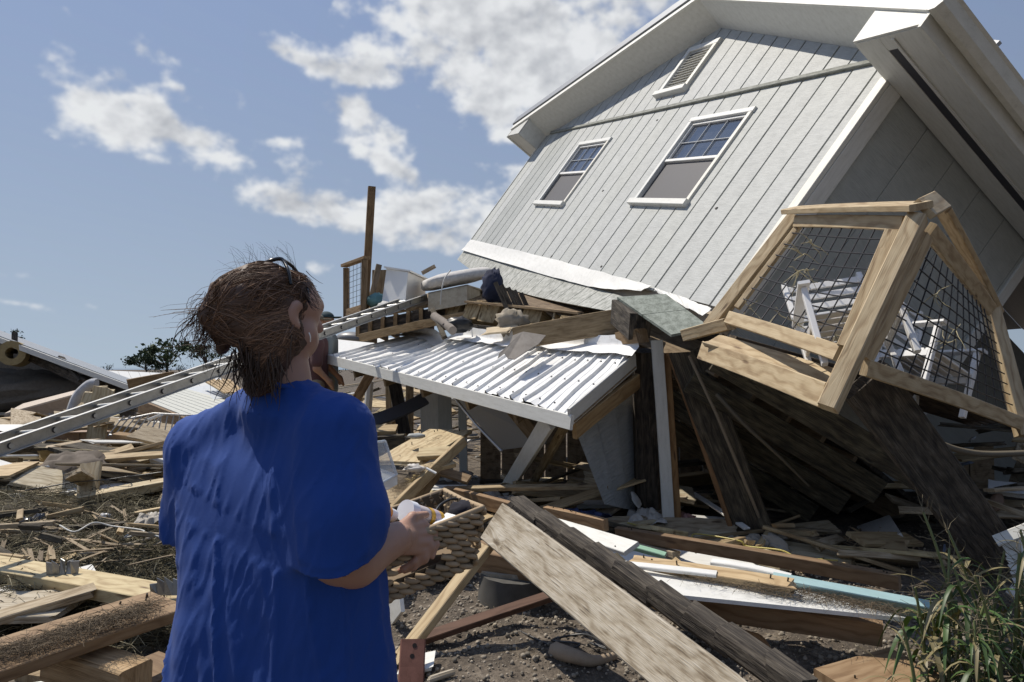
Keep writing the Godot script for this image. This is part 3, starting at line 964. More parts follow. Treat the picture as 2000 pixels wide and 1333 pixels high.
func build_porch_roof() -> void:
	var porch := base("porch_roof", "crumpled white ribbed-metal porch roof sagging below the tipped house", "roof")
	var c := [Vector3(-2.312, 1.621, -9.3), Vector3(0.445, 1.096, -5.6), Vector3(-1.441, 1.885, -9.9), Vector3(1.039, 1.592, -6.3)]
	var dent := noise_of(151, 3)
	var ribs := 25
	var up_at := func(a: float, b: float) -> Vector3:
		var du := patch(c, a + 0.01, b) - patch(c, a - 0.01, b)
		var dv := patch(c, a, b + 0.01) - patch(c, a, b - 0.01)
		return du.cross(dv).normalized()
	var skin := func(a: float, b: float, lift: float) -> Vector3:
		var n: Vector3 = up_at.call(a, b)
		var d := dent.get_noise_2d(a * 4.0, b * 1.2) * 0.034 + dent.get_noise_2d(a * 20.0, b * 5.0) * 0.003
		if b < 0.2:
			d += dent.get_noise_2d(a * 60.0, 7.0) * 0.05 * (1.0 - b * 5.0) * smoothstep(0.55, 0.8, a)
		d -= 0.10 * exp(-pow((a - 0.2 - b * 0.06) / 0.05, 2.0)) * b
		return patch(c, a, b) + n * (lift + d)
	var per := 5
	for s in ribs / per:
		var st := SurfaceTool.new()
		st.begin(Mesh.PRIMITIVE_TRIANGLES)
		st.set_smooth_group(-1)
		var g := rng.randf_range(0.94, 1.0)
		st.set_color(Color(g, g, g))
		var prof := []
		for r in per:
			var a0 := float(s * per + r) / ribs
			var w := 1.0 / ribs
			prof.append_array([[a0, 0.0], [a0 + w * 0.36, 0.0], [a0 + w * 0.39, 0.004], [a0 + w * 0.43, 0.0], [a0 + w * 0.85, 0.0], [a0 + w * 0.88, 0.028], [a0 + w * 0.95, 0.028]])
		prof.append([float((s + 1) * per) / ribs, 0.0])
		var rows := 7
		for i in prof.size() - 1:
			for k in rows:
				var b0 := float(k) / rows
				var b1 := float(k + 1) / rows
				var lap := 0.004 if i == 0 else 0.0
				var q := [skin.call(prof[i][0], b1, prof[i][1] + lap), skin.call(prof[i + 1][0], b1, prof[i + 1][1]), skin.call(prof[i + 1][0], b0, prof[i + 1][1]), skin.call(prof[i][0], b0, prof[i][1] + lap)]
				var u0: float = prof[i][0] * 5.0
				var u1: float = prof[i + 1][0] * 5.0
				quad(st, q[0], q[1], q[2], q[3], Vector2(u0, b1), Vector2(u1, b1), Vector2(u1, b0), Vector2(u0, b0))
		st.generate_normals()
		var panel := mesh_node(porch, "metal_panel", st.commit(), M.roofing)
		# screws along the lower edge and up the flats
		var sc := SurfaceTool.new()
		sc.begin(Mesh.PRIMITIVE_TRIANGLES)
		for r in per:
			for b in [0.1, 0.45, 0.8]:
				var a := float(s * per + r) / ribs + 0.5 / ribs
				var p: Vector3 = skin.call(a, b, 0.003)
				var n: Vector3 = up_at.call(a, b)
				add_tube(sc, [p, p + n * 0.007], 0.009, 0.006, 6, Color(0.1, 0.1, 0.1))
		sc.generate_normals()
		var screws := mesh_node(panel, "screw_heads", sc.commit(), M.steel)
		screws.set_meta("kind", "stuff")
	# plywood decking under the metal
	var deckst := SurfaceTool.new()
	deckst.begin(Mesh.PRIMITIVE_TRIANGLES)
	deckst.set_smooth_group(-1)
	deckst.set_color(Color(0.6, 0.5, 0.38))
	for i in 10:
		var a0 := i / 10.0
		var a1 := (i + 1) / 10.0
		var n: Vector3 = up_at.call(a0, 0.5)
		add_poly(deckst, [patch(c, a0, 0.97) - n * 0.12, patch(c, a1, 0.97) - n * 0.12, patch(c, a1, 0.02) - n * 0.06, patch(c, a0, 0.02) - n * 0.06], -n * 0.012)
	deckst.generate_normals()
	mesh_node(porch, "decking", deckst.commit(), M.old)
	# fascias and rafters
	stick(porch, "eave_fascia", Vector3(-2.312, 1.569, -9.3), Vector3(0.451, 1.044, -5.58), 0.03, 0.115, Vector3(0.1, 1, 0.05), "white", {"tint": Color(0.92, 0.92, 0.9), "bow": 0.0, "segs": 6})
	stick(porch, "end_fascia", Vector3(0.433, 1.081, -5.6), Vector3(1.05, 1.513, -6.32), 0.025, 0.15, Vector3(0, 1, 0.3), "white", {"tint": Color(0.92, 0.92, 0.9), "bow": 0.0})
	stick(porch, "rafter", Vector3(0.48, 0.973, -5.7), Vector3(1.089, 1.346, -6.4), 0.04, 0.14, Vector3(0, 1, 0.3), "pine", {"tint": Color(0.75, 0.62, 0.45)})
	for a in [0.15, 0.32, 0.5, 0.68, 0.84]:
		stick(porch, "rafter", patch(c, a, 0.03) + Vector3(0, -0.15, 0), patch(c, a, 0.98) + Vector3(0, -0.2, 0), 0.04, 0.12, Vector3.UP, "old", {"tint": Color(0.5, 0.42, 0.32)})
	# head flashing along the top, torn and bent up in lengths
	var pieces := [[0.0, 0.30, 0.05, 0.1], [0.29, 0.62, 0.02, 0.2], [0.63, 1.02, 0.0, 0.16]]
	for pc in pieces:
		var st := SurfaceTool.new()
		st.begin(Mesh.PRIMITIVE_TRIANGLES)
		st.set_smooth_group(1)
		st.set_color(Color(0.97, 0.97, 0.98))
		var seg := 18
		for i in seg:
			for k in 6:
				var q := []
				for cc in [[0, 1], [1, 1], [1, 0], [0, 0]]:
					var a := lerpf(pc[0], pc[1], float(i + cc[0]) / seg)
					var kk: int = k + cc[1]
					var n: Vector3 = up_at.call(a, 0.95)
					var wob := dent.get_noise_2d(a * 14.0, 3.0) * 0.05
					var p: Vector3
					if kk <= 3:
						p = skin.call(a, 0.86 + kk * 0.045 + wob * 0.5, 0.045 + absf(wob) * 0.4)
					else:
						p = skin.call(a, 0.995, 0.05) + Vector3(0, (kk - 3) * (0.022 + pc[3] * 0.06) + wob * 0.15, -0.012 * (kk - 3)) + n * 0.002
					q.append(p)
				quad(st, q[0], q[1], q[2], q[3], Vector2(i * 0.1, k * 0.05), Vector2(i * 0.1 + 0.1, k * 0.05), Vector2(i * 0.1 + 0.1, k * 0.05 + 0.05), Vector2(i * 0.1, k * 0.05 + 0.05))
		st.generate_normals()
		mesh_node(porch, "head_flashing", st.commit(), M.roofing)
	# torn grey sheet lying across the flashing
	var rag := [Vector3(0.105, 1.797, -6.9), Vector3(0.309, 1.756, -6.75), Vector3(0.241, 1.675, -6.7), Vector3(0.119, 1.598, -6.6), Vector3(0.023, 1.534, -6.55), Vector3(-0.037, 1.544, -6.6), Vector3(-0.069, 1.59, -6.65), Vector3(-0.128, 1.544, -6.6), Vector3(-0.115, 1.59, -6.65), Vector3(-0.024, 1.678, -6.8), Vector3(0.01, 1.763, -6.9)]
	tag(mesh_node(self, "torn_sheet", poly_mesh(rag, Vector3(0.0, -0.006, 0.0), Color(0.26, 0.24, 0.22)), M.dusty), "torn grey sheet draped over the porch roof flashing", "sheet")

# ---- the deck railing that came down with the corner of the house ----
func build_railing_cage() -> void:
	var cage := base("deck_railing", "raw-timber deck railing with black wire panels wrenched askew at the house corner", "railing")
	var n0 := (Vector3(2.066, 2.214, -3.75) - Vector3(1.441, 2.155, -4.6)).normalized()
	var face := Vector3(-0.55, 0.35, 0.76).normalized()
	var raw := Color(0.98, 0.93, 0.84)
	# posts
	stick(cage, "post", Vector3(2.074, 2.225, -3.75), Vector3(1.543, 1.256, -3.62), 0.09, 0.09, face, "pine", {"tint": raw, "bow": 0.002, "chamfer": 0.006})
	stick(cage, "post", Vector3(1.986, 2.514, -5.15), Vector3(1.392, 1.74, -5.2), 0.085, 0.085, face, "pine", {"tint": raw, "bow": 0.003})
	stick(cage, "post", Vector3(3.43, 1.948, -5.3), Vector3(3.455, 0.997, -5), 0.09, 0.09, Vector3(0, 0, 1), "pine", {"tint": raw})
	# front panel frame
	var tl := Vector3(1.959, 2.448, -5)
	var tr := Vector3(2.05, 2.202, -3.85)
	var br := Vector3(1.706, 1.567, -3.8)
	var bl := Vector3(1.513, 1.847, -5)
	stick(cage, "rail", Vector3(1.938, 2.455, -5), Vector3(2.061, 2.213, -3.85), 0.04, 0.08, Vector3(0.1, 1, 0.1), "pine", {"tint": raw})
	stick(cage, "rail", Vector3(1.471, 1.798, -5), Vector3(1.693, 1.531, -3.82), 0.04, 0.088, Vector3(0.4, 0.9, 0.1), "pine", {"tint": raw})
	stick(cage, "stile", Vector3(1.959, 2.427, -5), Vector3(1.533, 1.863, -5.02), 0.04, 0.04, face, "pine", {"tint": raw})
	stick(cage, "stile", Vector3(2.012, 2.174, -3.87), Vector3(1.716, 1.562, -3.8), 0.085, 0.035, face, "pine", {"tint": raw})
	stick(cage, "cap_rail", Vector3(1.932, 2.554, -5.1), Vector3(2.065, 2.272, -3.7), 0.13, 0.036, Vector3(-0.2, 1, 0.25), "pine", {"tint": raw})
	stick(cage, "cap_rail", Vector3(2.092, 2.26, -3.72), Vector3(2.31, 2.355, -3.95), 0.12, 0.036, Vector3(0.5, 0.6, 0.6), "pine", {"tint": raw})
	stick(cage, "cap_rail", Vector3(2.31, 2.338, -3.95), Vector3(3.543, 1.901, -5.4), 0.13, 0.036, Vector3(0.6, 0.7, 0.3), "pine", {"tint": raw})
	wire_grid(cage, "wire", tl, tr, br, bl, 9, 7, 0.0045, "steel", Color(0.03, 0.03, 0.032), Vector3(0.01, -0.02, -0.02))
	# side panel frame
	var a := Vector3(2.161, 2.121, -3.85)
	var b := Vector3(3.292, 1.834, -5.1)
	var c := Vector3(3.39, 1.134, -5)
	var d := Vector3(1.821, 1.491, -3.8)
	stick(cage, "stile", Vector3(2.184, 2.145, -3.86), Vector3(1.826, 1.493, -3.8), 0.085, 0.035, Vector3(0.7, 0.2, 0.6), "pine", {"tint": raw})
	stick(cage, "rail", Vector3(2.207, 2.186, -3.88), Vector3(3.346, 1.866, -5.15), 0.04, 0.085, Vector3(0.3, 0.8, 0.4), "pine", {"tint": raw})
	stick(cage, "rail", Vector3(1.815, 1.462, -3.8), Vector3(3.43, 1.086, -5), 0.04, 0.088, Vector3(0.2, 0.95, 0.1), "pine", {"tint": raw})
	wire_grid(cage, "wire", a, b, c, d, 12, 9, 0.0045, "steel", Color(0.03, 0.03, 0.032), Vector3(0.02, -0.02, 0))
	# deck rim and boards the rails stand on
	stick(cage, "rim_board", Vector3(1.34, 1.581, -5.2), Vector3(1.565, 1.318, -3.7), 0.04, 0.13, Vector3(0.3, 0.9, 0.3), "pine", {"tint": raw})
	stick(cage, "deck_board", Vector3(1.371, 1.65, -5.1), Vector3(1.815, 1.389, -4.1), 0.14, 0.038, Vector3(-0.25, 0.85, 0.45), "pine", {"tint": raw, "ragged": 0.06})
	stick(cage, "deck_board", Vector3(1.527, 1.404, -4.6), Vector3(1.77, 1.352, -4), 0.1, 0.036, Vector3(-0.2, 0.9, 0.2), "pine", {"tint": raw, "ragged": 0.1})
	stick(cage, "corner_block", Vector3(1.273, 1.695, -5.4), Vector3(1.499, 1.76, -5.05), 0.1, 0.085, Vector3(0, 1, 0.2), "pine", {"tint": raw, "ragged": 0.02})
	# deck floor behind the panels
	var e0 := Vector3(1.571, 1.737, -5.15)
	var e1 := Vector3(3.692, 1.154, -5.4)
	for k in 7:
		var off := Vector3(0.05, -0.02, -0.16) * k
		stick(cage, "floor_board", e0 + off + Vector3(0, -0.06, -0.1), e1 + off + Vector3(0, -0.06, -0.1), 0.14, 0.03, Vector3(0.45, 0.85, 0.1), "dark", {"tint": Color(0.9, 0.8, 0.7)})
	# knotted twine and grass caught in the wire
	for spot in [Vector3(1.752, 2.182, -4.3), Vector3(1.74, 2.128, -4.4), Vector3(1.733, 2.039, -4.45), Vector3(1.746, 2.032, -4.35), Vector3(1.572, 1.86, -4.9), Vector3(1.66, 1.796, -4.6), Vector3(1.694, 1.714, -4.4), Vector3(1.752, 1.631, -4), Vector3(2.364, 1.864, -4.1), Vector3(2.648, 1.68, -4.4), Vector3(2.533, 1.6, -4.3), Vector3(2.152, 1.77, -4)]:
		var st := SurfaceTool.new()
		st.begin(Mesh.PRIMITIVE_TRIANGLES)
		for k in 5:
			var p: Vector3 = spot
			var pts := [p]
			var dir := Vector3(rng.randf_range(-1, 1), rng.randf_range(-1, 0.6), rng.randf_range(-0.2, 0.5)).normalized() * 0.022
			for i in 4:
				dir = (dir + Vector3(rng.randf_range(-1, 1), rng.randf_range(-1.2, 0.7), rng.randf_range(-0.5, 0.5)) * 0.014)
				p += dir
				pts.append(p)
			add_tube(st, pts, 0.0035, 0.0012, 4, Color(0.42, 0.37, 0.23))
		st.generate_normals()
		tag(mesh_node(self, "grass_tuft", st.commit(), M.matte), "small dry grass tuft snagged on the railing wire", "grass tuft", "grass tufts caught in the railing wire")
	var cb := Basis(Vector3(0.95, 0.14, 0.2), Vector3(0.2, 0.88, -0.42), Vector3(-0.33, 0.42, 0.85)).orthonormalized().scaled_local(Vector3(0.82, 0.82, 0.82))
	white_chair(Transform3D(cb, Vector3(1.986, 1.828, -4.6) - cb * Vector3(0, 0.75, -0.3)), "white slatted patio chair whose sunlit backrest shows through the front wire panel")
	var cb2 := Basis(Vector3(0.82, -0.42, -0.4), Vector3(0.35, 0.9, -0.2), Vector3(0.5, 0.1, 0.85)).orthonormalized().scaled_local(Vector3(0.85, 0.85, 0.85))
	white_chair(Transform3D(cb2, Vector3(3.107, 1.7, -5.5) - cb2 * Vector3(0, 0.65, 0.0)), "white slatted patio chair lying in shade behind the side wire panel")

func white_chair(xf: Transform3D, label: String) -> void:
	var ch := base("patio_chair", label, "chair", Vector3.ZERO, "white slatted patio chairs")
	ch.transform = xf
	var w := Color(0.97, 0.97, 0.96)
	for k in 6:
		block(ch, "seat_slat", Vector3(-0.27, 0.37, -0.22 + k * 0.085), Vector3(0.27, 0.39, -0.15 + k * 0.085), "satin", w * 0.8)
	for k in 6:
		var y := 0.45 + k * 0.105
		var z := -0.25 - k * 0.02
		block(ch, "back_slat", Vector3(-0.27, y, z - 0.02), Vector3(0.27, y + 0.055, z), "satin", w * 0.8)
	for x in [-0.29, 0.27]:
		block(ch, "leg", Vector3(x, 0.0, 0.24), Vector3(x + 0.04, 0.6, 0.29), "satin", w * 0.8)
		stick(ch, "leg", Vector3(x + 0.02, 0.0, -0.16), Vector3(x + 0.02, 1.06, -0.37), 0.04, 0.045, Vector3(0, 0, 1), "satin", {"tint": w * 0.8, "bow": 0.0, "twist": 0.0})
		block(ch, "armrest", Vector3(x - 0.02, 0.602, -0.26), Vector3(x + 0.06, 0.628, 0.33), "satin", w * 0.8)
		block(ch, "seat_rail", Vector3(x + 0.006, 0.31, -0.2), Vector3(x + 0.034, 0.368, 0.235), "satin", w * 0.8)

# ---- posts, braces and hanging pieces below the house ----
func build_under_house() -> void:
	var y := Vector3(0, 0, 1)
	plank("timber_piling", "thick dark weathered piling holding up the porch roof end", Vector3(1.171, 1.608, -6.45), Vector3(1.251, -0.05, -6.803), 0.23, 0.23, y, "dark", {"chamfer": 0.05, "segs": 6, "bow": 0.003, "tint": Color(0.9, 0.85, 0.8)}, "piling")
	plank("white_board", "narrow white-painted board standing against the dark piling", Vector3(1.226, 1.69, -6.25), Vector3(1.348, 0, -6.379), 0.1, 0.03, y, "white", {"tint": Color(0.92, 0.92, 0.9), "bow": 0.006}, "board")
	plank("brown_stud", "slim brown stud upright beside the white-painted board", Vector3(1.318, 1.583, -6.3), Vector3(1.436, 0, -6.418), 0.06, 0.04, y, "pine", {"tint": Color(0.6, 0.42, 0.26), "bow": 0.003})
	plank("leaning_stud", "brown stud leaning from the piling head down to the right of the white board", Vector3(1.323, 1.581, -6.2), Vector3(1.848, 0, -6.123), 0.09, 0.04, Vector3(0.9, 0.3, 0.2), "pine", {"tint": Color(0.45, 0.29, 0.17), "bow": 0.003})
	plank("leaning_slab", "wide dark splintered slab leaning under the house corner", Vector3(1.437, 1.621, -6.1), Vector3(2.009, 0, -6.053), 0.3, 0.05, Vector3(-0.5, 0.1, 0.85), "dark", {"tint": Color(1.1, 0.95, 0.8), "ragged": 0.1})  # shade under the house is put into the dark timber colour
	tag(mesh_node(self, "metal_rod", tube_mesh([Vector3(1.426, 1.555, -5.95), Vector3(1.629, 1.086, -5.9), Vector3(1.827, 0.6, -5.9), Vector3(2.113, 0, -6.088)], 0.013, 0.013, 6, Color(0.24, 0.19, 0.13)), M.plain), "thin pale rod slanting in front of the dark leaning slab", "rod")
	# the big fallen girder and its companions
	plank("fallen_girder", "heavy weathered girder slanting down from the railing to the weeds", Vector3(2.052, 1.386, -4.3), Vector3(3.306, 0.11, -5), 0.30, 0.09, Vector3(-0.45, 0.35, 0.85), "dark", {"tint": Color(1.5, 1.35, 1.2), "segs": 6}, "girder")  # grey-brown wood coloured dark for the shade it lies in
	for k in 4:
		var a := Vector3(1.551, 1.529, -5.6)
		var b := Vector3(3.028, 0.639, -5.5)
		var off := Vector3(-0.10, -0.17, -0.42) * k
		plank("deck_joist", "%s dark deck joist slung below the tipped house floor" % ["uppermost", "second-highest", "third-highest", "lowest"][k], a + off, b + off, 0.045, 0.2, Vector3(0.3, 0.9, 0.2), "dark", {"tint": Color(1.1, 1.0, 0.8), "segs": 5}, "joist", "joists slung below the tipped house")  # dark colour paints in the shade below the floor
	tag(mesh_node(self, "hanging_hose", tube_mesh(curve_pts([Vector3(2.485, 1.289, -4.7), Vector3(2.564, 1.16, -4.7), Vector3(2.747, 0.982, -4.8), Vector3(3.039, 0.895, -4.9), Vector3(3.343, 0.892, -4.9), Vector3(3.58, 0.912, -4.9)], 5), 0.022, 0.02, 7, Color(0.13, 0.11, 0.08)), M.plain), "dull hose sagging below the side wire panel", "hose")
	tag(mesh_node(self, "root_branch", tube_mesh(curve_pts([Vector3(1.631, 1.248, -5.9), Vector3(1.821, 1.012, -5.8), Vector3(2.078, 0.773, -5.8), Vector3(2.354, 0.519, -5.9)], 4), 0.02, 0.008, 6, Color(0.12, 0.1, 0.07)), M.plain), "bare broken branch hanging in the dark under the deck", "branch")
	# siding sheet and boards under the porch roof
	var sid := base("leaning_siding_panel", "grey grooved siding panel leaning under the porch roof by the piling", "panel")
	var p0 := Vector3(0.505, 0.964, -6)
	var p1 := Vector3(1.093, 1.221, -6.7)
	var p2 := Vector3(1.214, 0.116, -6.9)
	var p3 := Vector3(0.779, 0.305, -6.3)
	for k in 3:
		var t0 := k / 3.0 + 0.006
		var t1 := (k + 1) / 3.0 - 0.006
		mesh_node(sid, "panel_board", poly_mesh([p0.lerp(p1, t0), p0.lerp(p1, t1), p3.lerp(p2, t1), p3.lerp(p2, t0)], Vector3(0.01, 0, -0.02), Color(0.95, 0.97, 1.0)), M.siding)
	plank("white_post", "broad white-painted post propped aslant under the porch eave", Vector3(0.293, 1.037, -5.9), Vector3(-0.084, 0.1, -8.134), 0.14, 0.05, Vector3(-0.2, 0.2, 1), "white", {"tint": Color(0.92, 0.92, 0.9), "bow": 0.0}, "post")
	plank("bare_post", "bare wooden post propped aslant beside the white-painted one", Vector3(0.431, 0.989, -6), Vector3(0.166, 0.1, -8.067), 0.07, 0.05, Vector3(-0.2, 0.2, 1), "old", {"tint": Color(0.75, 0.68, 0.52), "bow": 0.0}, "post")
	plank("hanging_board", "brown board hanging broken below the porch decking", Vector3(0, 1.071, -6.9), Vector3(0.228, 0.816, -6.6), 0.12, 0.03, Vector3(-0.3, 0.3, 0.9), "old", {"tint": Color(0.55, 0.42, 0.28), "ragged": 0.06})
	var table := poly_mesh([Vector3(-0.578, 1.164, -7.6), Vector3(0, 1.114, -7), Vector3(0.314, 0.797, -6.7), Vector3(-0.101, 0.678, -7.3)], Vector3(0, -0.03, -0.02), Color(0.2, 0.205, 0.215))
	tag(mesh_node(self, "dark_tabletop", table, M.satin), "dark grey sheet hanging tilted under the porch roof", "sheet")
	tag(mesh_node(self, "metal_pole", tube_mesh([Vector3(-0.597, 1.214, -7.2), Vector3(-0.338, 0.921, -7), Vector3(-0.094, 0.694, -6.8)], 0.014, 0.014, 8, Color(0.5, 0.5, 0.5)), M.steel), "thin grey metal pole slanting below the porch eave", "pole")
	for d in [[838, 760, 912, 10.0, 0.24, "white_door_frame", "dull white door jamb standing behind the splintered pine boards", Color(0.92, 0.92, 0.9)], [868, 760, 930, 9.6, 0.17, "grey_post", "grey-painted post standing beside the door jamb", Color(0.62, 0.64, 0.63)], [902, 775, 935, 9.2, 0.1, "narrow_grey_post", "narrow grey-painted post deep under the porch roof", Color(0.62, 0.64, 0.63)]]:
		var dist: float = d[3]
		var top := Vector3((d[0] - 1000) / 1444.0 * dist, 1.30, -dist)
		plank(d[5], d[6], top, Vector3(top.x + 0.03, 0.0, -dist), d[4], 0.09, Vector3(0, 0, 1), "white", {"tint": d[7], "bow": 0.0}, "post")
	plank("porch_post", "pale round-edged porch post far below the roof end", Vector3(-2.115, 1.264, -11), Vector3(-2.156, 0.582, -11), 0.11, 0.11, Vector3(0, 0, 1), "white", {"tint": Color(0.92, 0.92, 0.9), "chamfer": 0.03}, "post")
	plank("porch_brace", "brown diagonal brace under the far end of the porch roof", Vector3(-2.017, 1.395, -10.6), Vector3(-2.27, 0.941, -10.6), 0.13, 0.05, Vector3(0, 0, 1), "old", {"tint": Color(0.62, 0.44, 0.28)}, "brace")
	plank("porch_post", "slim weathered post in front of the distant rubble", Vector3(-1.925, 1.255, -11.5), Vector3(-1.904, 0.503, -11.5), 0.08, 0.08, Vector3(0, 0, 1), "old", {"tint": Color(0.8, 0.72, 0.56)}, "post")
	plank("porch_post", "weathered post with rubble behind it below mid roof", Vector3(-1.549, 1.222, -11.2), Vector3(-1.545, 0.45, -11.2), 0.11, 0.09, Vector3(0, 0, 1), "old", {"tint": Color(0.6, 0.52, 0.4)}, "post")
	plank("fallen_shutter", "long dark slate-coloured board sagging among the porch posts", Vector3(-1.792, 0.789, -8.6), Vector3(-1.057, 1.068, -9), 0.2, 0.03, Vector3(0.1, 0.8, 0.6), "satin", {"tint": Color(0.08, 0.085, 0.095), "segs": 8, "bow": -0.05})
	plank("dark_post", "leaning dark post among the pale porch posts", Vector3(-1.591, 1.281, -10), Vector3(-1.419, 0.575, -9.8), 0.16, 0.1, Vector3(0, 0, 1), "dark", {"tint": Color(0.5, 0.5, 0.55), "ragged": 0.05}, "post")  # dark timber with a tint that darkens it further
	plank("long_batten", "long thin batten lying level in front of the dark porch", Vector3(-0.599, 0.382, -6.6), Vector3(0.828, 0.44, -6.4), 0.06, 0.035, Vector3(0, 1, 0.3), "old", {"tint": Color(0.85, 0.75, 0.6)})

func curve_pts(pts: Array, sub: int) -> Array:
	var out := []
	for i in pts.size() - 1:
		var p0: Vector3 = pts[maxi(i - 1, 0)]
		var p1: Vector3 = pts[i]
		var p2: Vector3 = pts[i + 1]
		var p3: Vector3 = pts[mini(i + 2, pts.size() - 1)]
		for k in sub:
			out.append(p1.cubic_interpolate(p2, p0, p3, float(k) / sub))
	out.append(pts[pts.size() - 1])
	return out

# ---- what is left of the floor deck, and the household things on it ----
func build_deck_wreck() -> void:
	var deck := base("collapsed_floor", "collapsed floor deck with a row of broken joist ends below the house wall", "floor deck")
	var a := Vector3(-1.957, 2.092, -9.4)
	var b := Vector3(-0.625, 2.315, -9)
	var c := Vector3(0.738, 2.022, -7.6)
	mesh_node(deck, "floor_sheet", poly_mesh([Vector3(-2.41, 2.386, -11.2), Vector3(-0.687, 2.609, -10.4), b, a], Vector3(0, -0.04, 0), Color(0.5, 0.4, 0.28)), M.old)
	mesh_node(deck, "floor_sheet", poly_mesh([Vector3(-0.687, 2.609, -10.4), Vector3(0.794, 2.278, -8.8), c, b], Vector3(0, -0.04, 0), Color(0.4, 0.32, 0.24)), M.old)
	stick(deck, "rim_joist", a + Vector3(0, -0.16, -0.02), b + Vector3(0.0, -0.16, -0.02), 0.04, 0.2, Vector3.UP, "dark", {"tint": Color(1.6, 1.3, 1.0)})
	stick(deck, "sill_beam", Vector3(-1.881, 1.836, -9.2), Vector3(-0.427, 2.112, -8.8), 0.12, 0.09, Vector3.UP, "old", {"tint": Color(0.65, 0.52, 0.36)})
	for k in 9:
		var t := k / 8.0
		var p := a.lerp(b, t) + Vector3(0, -0.13, 0.06)
		stick(deck, "joist", p, p + Vector3(0.03, -0.05, -1.1), 0.045, 0.2, Vector3.UP, "old", {"tint": Color(0.6, 0.48, 0.33)})
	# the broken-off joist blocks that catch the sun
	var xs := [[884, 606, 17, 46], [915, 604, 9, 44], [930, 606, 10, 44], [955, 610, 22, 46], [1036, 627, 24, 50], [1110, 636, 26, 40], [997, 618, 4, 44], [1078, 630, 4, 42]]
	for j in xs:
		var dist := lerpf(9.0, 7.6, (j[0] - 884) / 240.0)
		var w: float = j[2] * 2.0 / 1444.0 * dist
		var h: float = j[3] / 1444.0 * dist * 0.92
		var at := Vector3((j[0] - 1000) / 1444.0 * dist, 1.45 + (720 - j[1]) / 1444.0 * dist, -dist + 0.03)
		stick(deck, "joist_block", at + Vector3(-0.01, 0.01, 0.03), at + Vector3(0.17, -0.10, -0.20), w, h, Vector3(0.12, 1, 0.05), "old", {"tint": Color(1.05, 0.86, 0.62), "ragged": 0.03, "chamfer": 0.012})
	stick(deck, "ledger", Vector3(-0.795, 1.999, -8.95), Vector3(0.702, 1.754, -7.5), 0.05, 0.05, Vector3.UP, "dark", {"tint": Color(1.6, 1.3, 1.0)})
	stick(deck, "top_plate", Vector3(-0.813, 2.29, -9), Vector3(0.712, 2.022, -7.6), 0.08, 0.03, Vector3.UP, "old", {"tint": Color(0.8, 0.65, 0.48), "segs": 8, "ragged": 0.05})
	plank("weathered_beam", "broad weathered beam tapering out from under the wall over the porch flashing", Vector3(0.01, 1.742, -7.2), Vector3(1.082, 1.894, -6.5), 0.06, 0.22, Vector3(0.05, 1, 0.1), "old", {"nails": 5, "tint": Color(0.62, 0.52, 0.38), "segs": 6, "ragged": 0.03}, "beam")
	plank("broken_beam_end", "splintered beam end jutting out by the piling head", Vector3(0.971, 1.974, -6.6), Vector3(1.083, 1.796, -6.2), 0.2, 0.22, Vector3(0, 1, 0.2), "dark", {"tint": Color(2.2, 1.6, 1.1), "ragged": 0.06}, "beam")
	plank("wood_block", "short wooden block wedged on top of the dark piling", Vector3(0.955, 1.713, -6.5), Vector3(1.1, 1.731, -6.2), 0.12, 0.12, Vector3(0, 1, 0.2), "old", {"tint": Color(0.6, 0.46, 0.32), "ragged": 0.03}, "block")
	# grey-green siding sheet folded over the corner
	var sheet := base("folded_siding", "dark grey-green siding boards folded down over the broken house corner", "siding")
	var q := [Vector3(0.926, 2.084, -6.5), Vector3(1.334, 2.101, -6.4), Vector3(1.547, 1.771, -5.75), Vector3(1.244, 1.715, -5.75)]
	for k in 2:
		var t0 := k / 2.0 + 0.005
		var t1 := (k + 1) / 2.0 - 0.005
		mesh_node(sheet, "siding_board", poly_mesh([q[0].lerp(q[3], t0) , q[1].lerp(q[2], t0), q[1].lerp(q[2], t1), q[0].lerp(q[3], t1)], Vector3(0.0, -0.02, -0.01), Color(0.6, 0.66, 0.62)), M.worn)
	# plank scraps on the wreck
	plank("splintered_plank", "pale splintered plank lying on the porch flashing", Vector3(-0.301, 1.847, -7.9), Vector3(0.027, 1.869, -7.7), 0.16, 0.02, Vector3(0, 0.8, 0.5), "pine", {"ragged": 0.08})
	tag(mesh_node(self, "rag_bundle", blob_mesh(Vector3(0.17, 0.15, 0.12), 0.5, 2.5, 3, Color(0.36, 0.32, 0.26), 12, 16), M.dusty, Transform3D(Basis(), Vector3(0, 1.935, -7.9))), "shaggy grey rag bundle stuffed between the joist ends", "rags")
	tag(mesh_node(self, "stove_pipe", tube_mesh([Vector3(-0.907, 2.061, -8.6), Vector3(-0.737, 1.948, -8.3), Vector3(-0.651, 1.868, -8.1)], 0.05, 0.05, 10, Color(0.3, 0.27, 0.24)), M.dusty), "stub of grey pipe lying on the wrecked deck edge", "pipe")
	tag(mesh_node(self, "black_bag", blob_mesh(Vector3(0.17, 0.09, 0.13), 0.35, 2.2, 8, Color(0.02, 0.02, 0.02), 12, 16), M.satin, Transform3D(Basis(), Vector3(-0.604, 1.942, -8.3))), "crumpled black bag on the wrecked deck edge", "bag")
	plank("slanted_pole", "dark pole leaning down from the deck edge to the flashing", Vector3(-0.936, 2.147, -8.7), Vector3(-0.75, 1.794, -8.2), 0.06, 0.04, Vector3(0, 0, 1), "dark", {"tint": Color(1.3, 1.1, 0.9)})
	# tall post
	plank("deck_post", "tall bare deck post standing upright against the sky", Vector3(-1.837, 3.832, -9.6), Vector3(-1.939, 2.18, -9.7), 0.095, 0.095, Vector3(0.3, 0, 1), "old", {"tint": Color(0.42, 0.3, 0.19), "bow": 0.0}, "post")
	# small railing section
	var rail := base("small_railing", "short brown railing section with wire mesh beside the tall deck post", "railing")
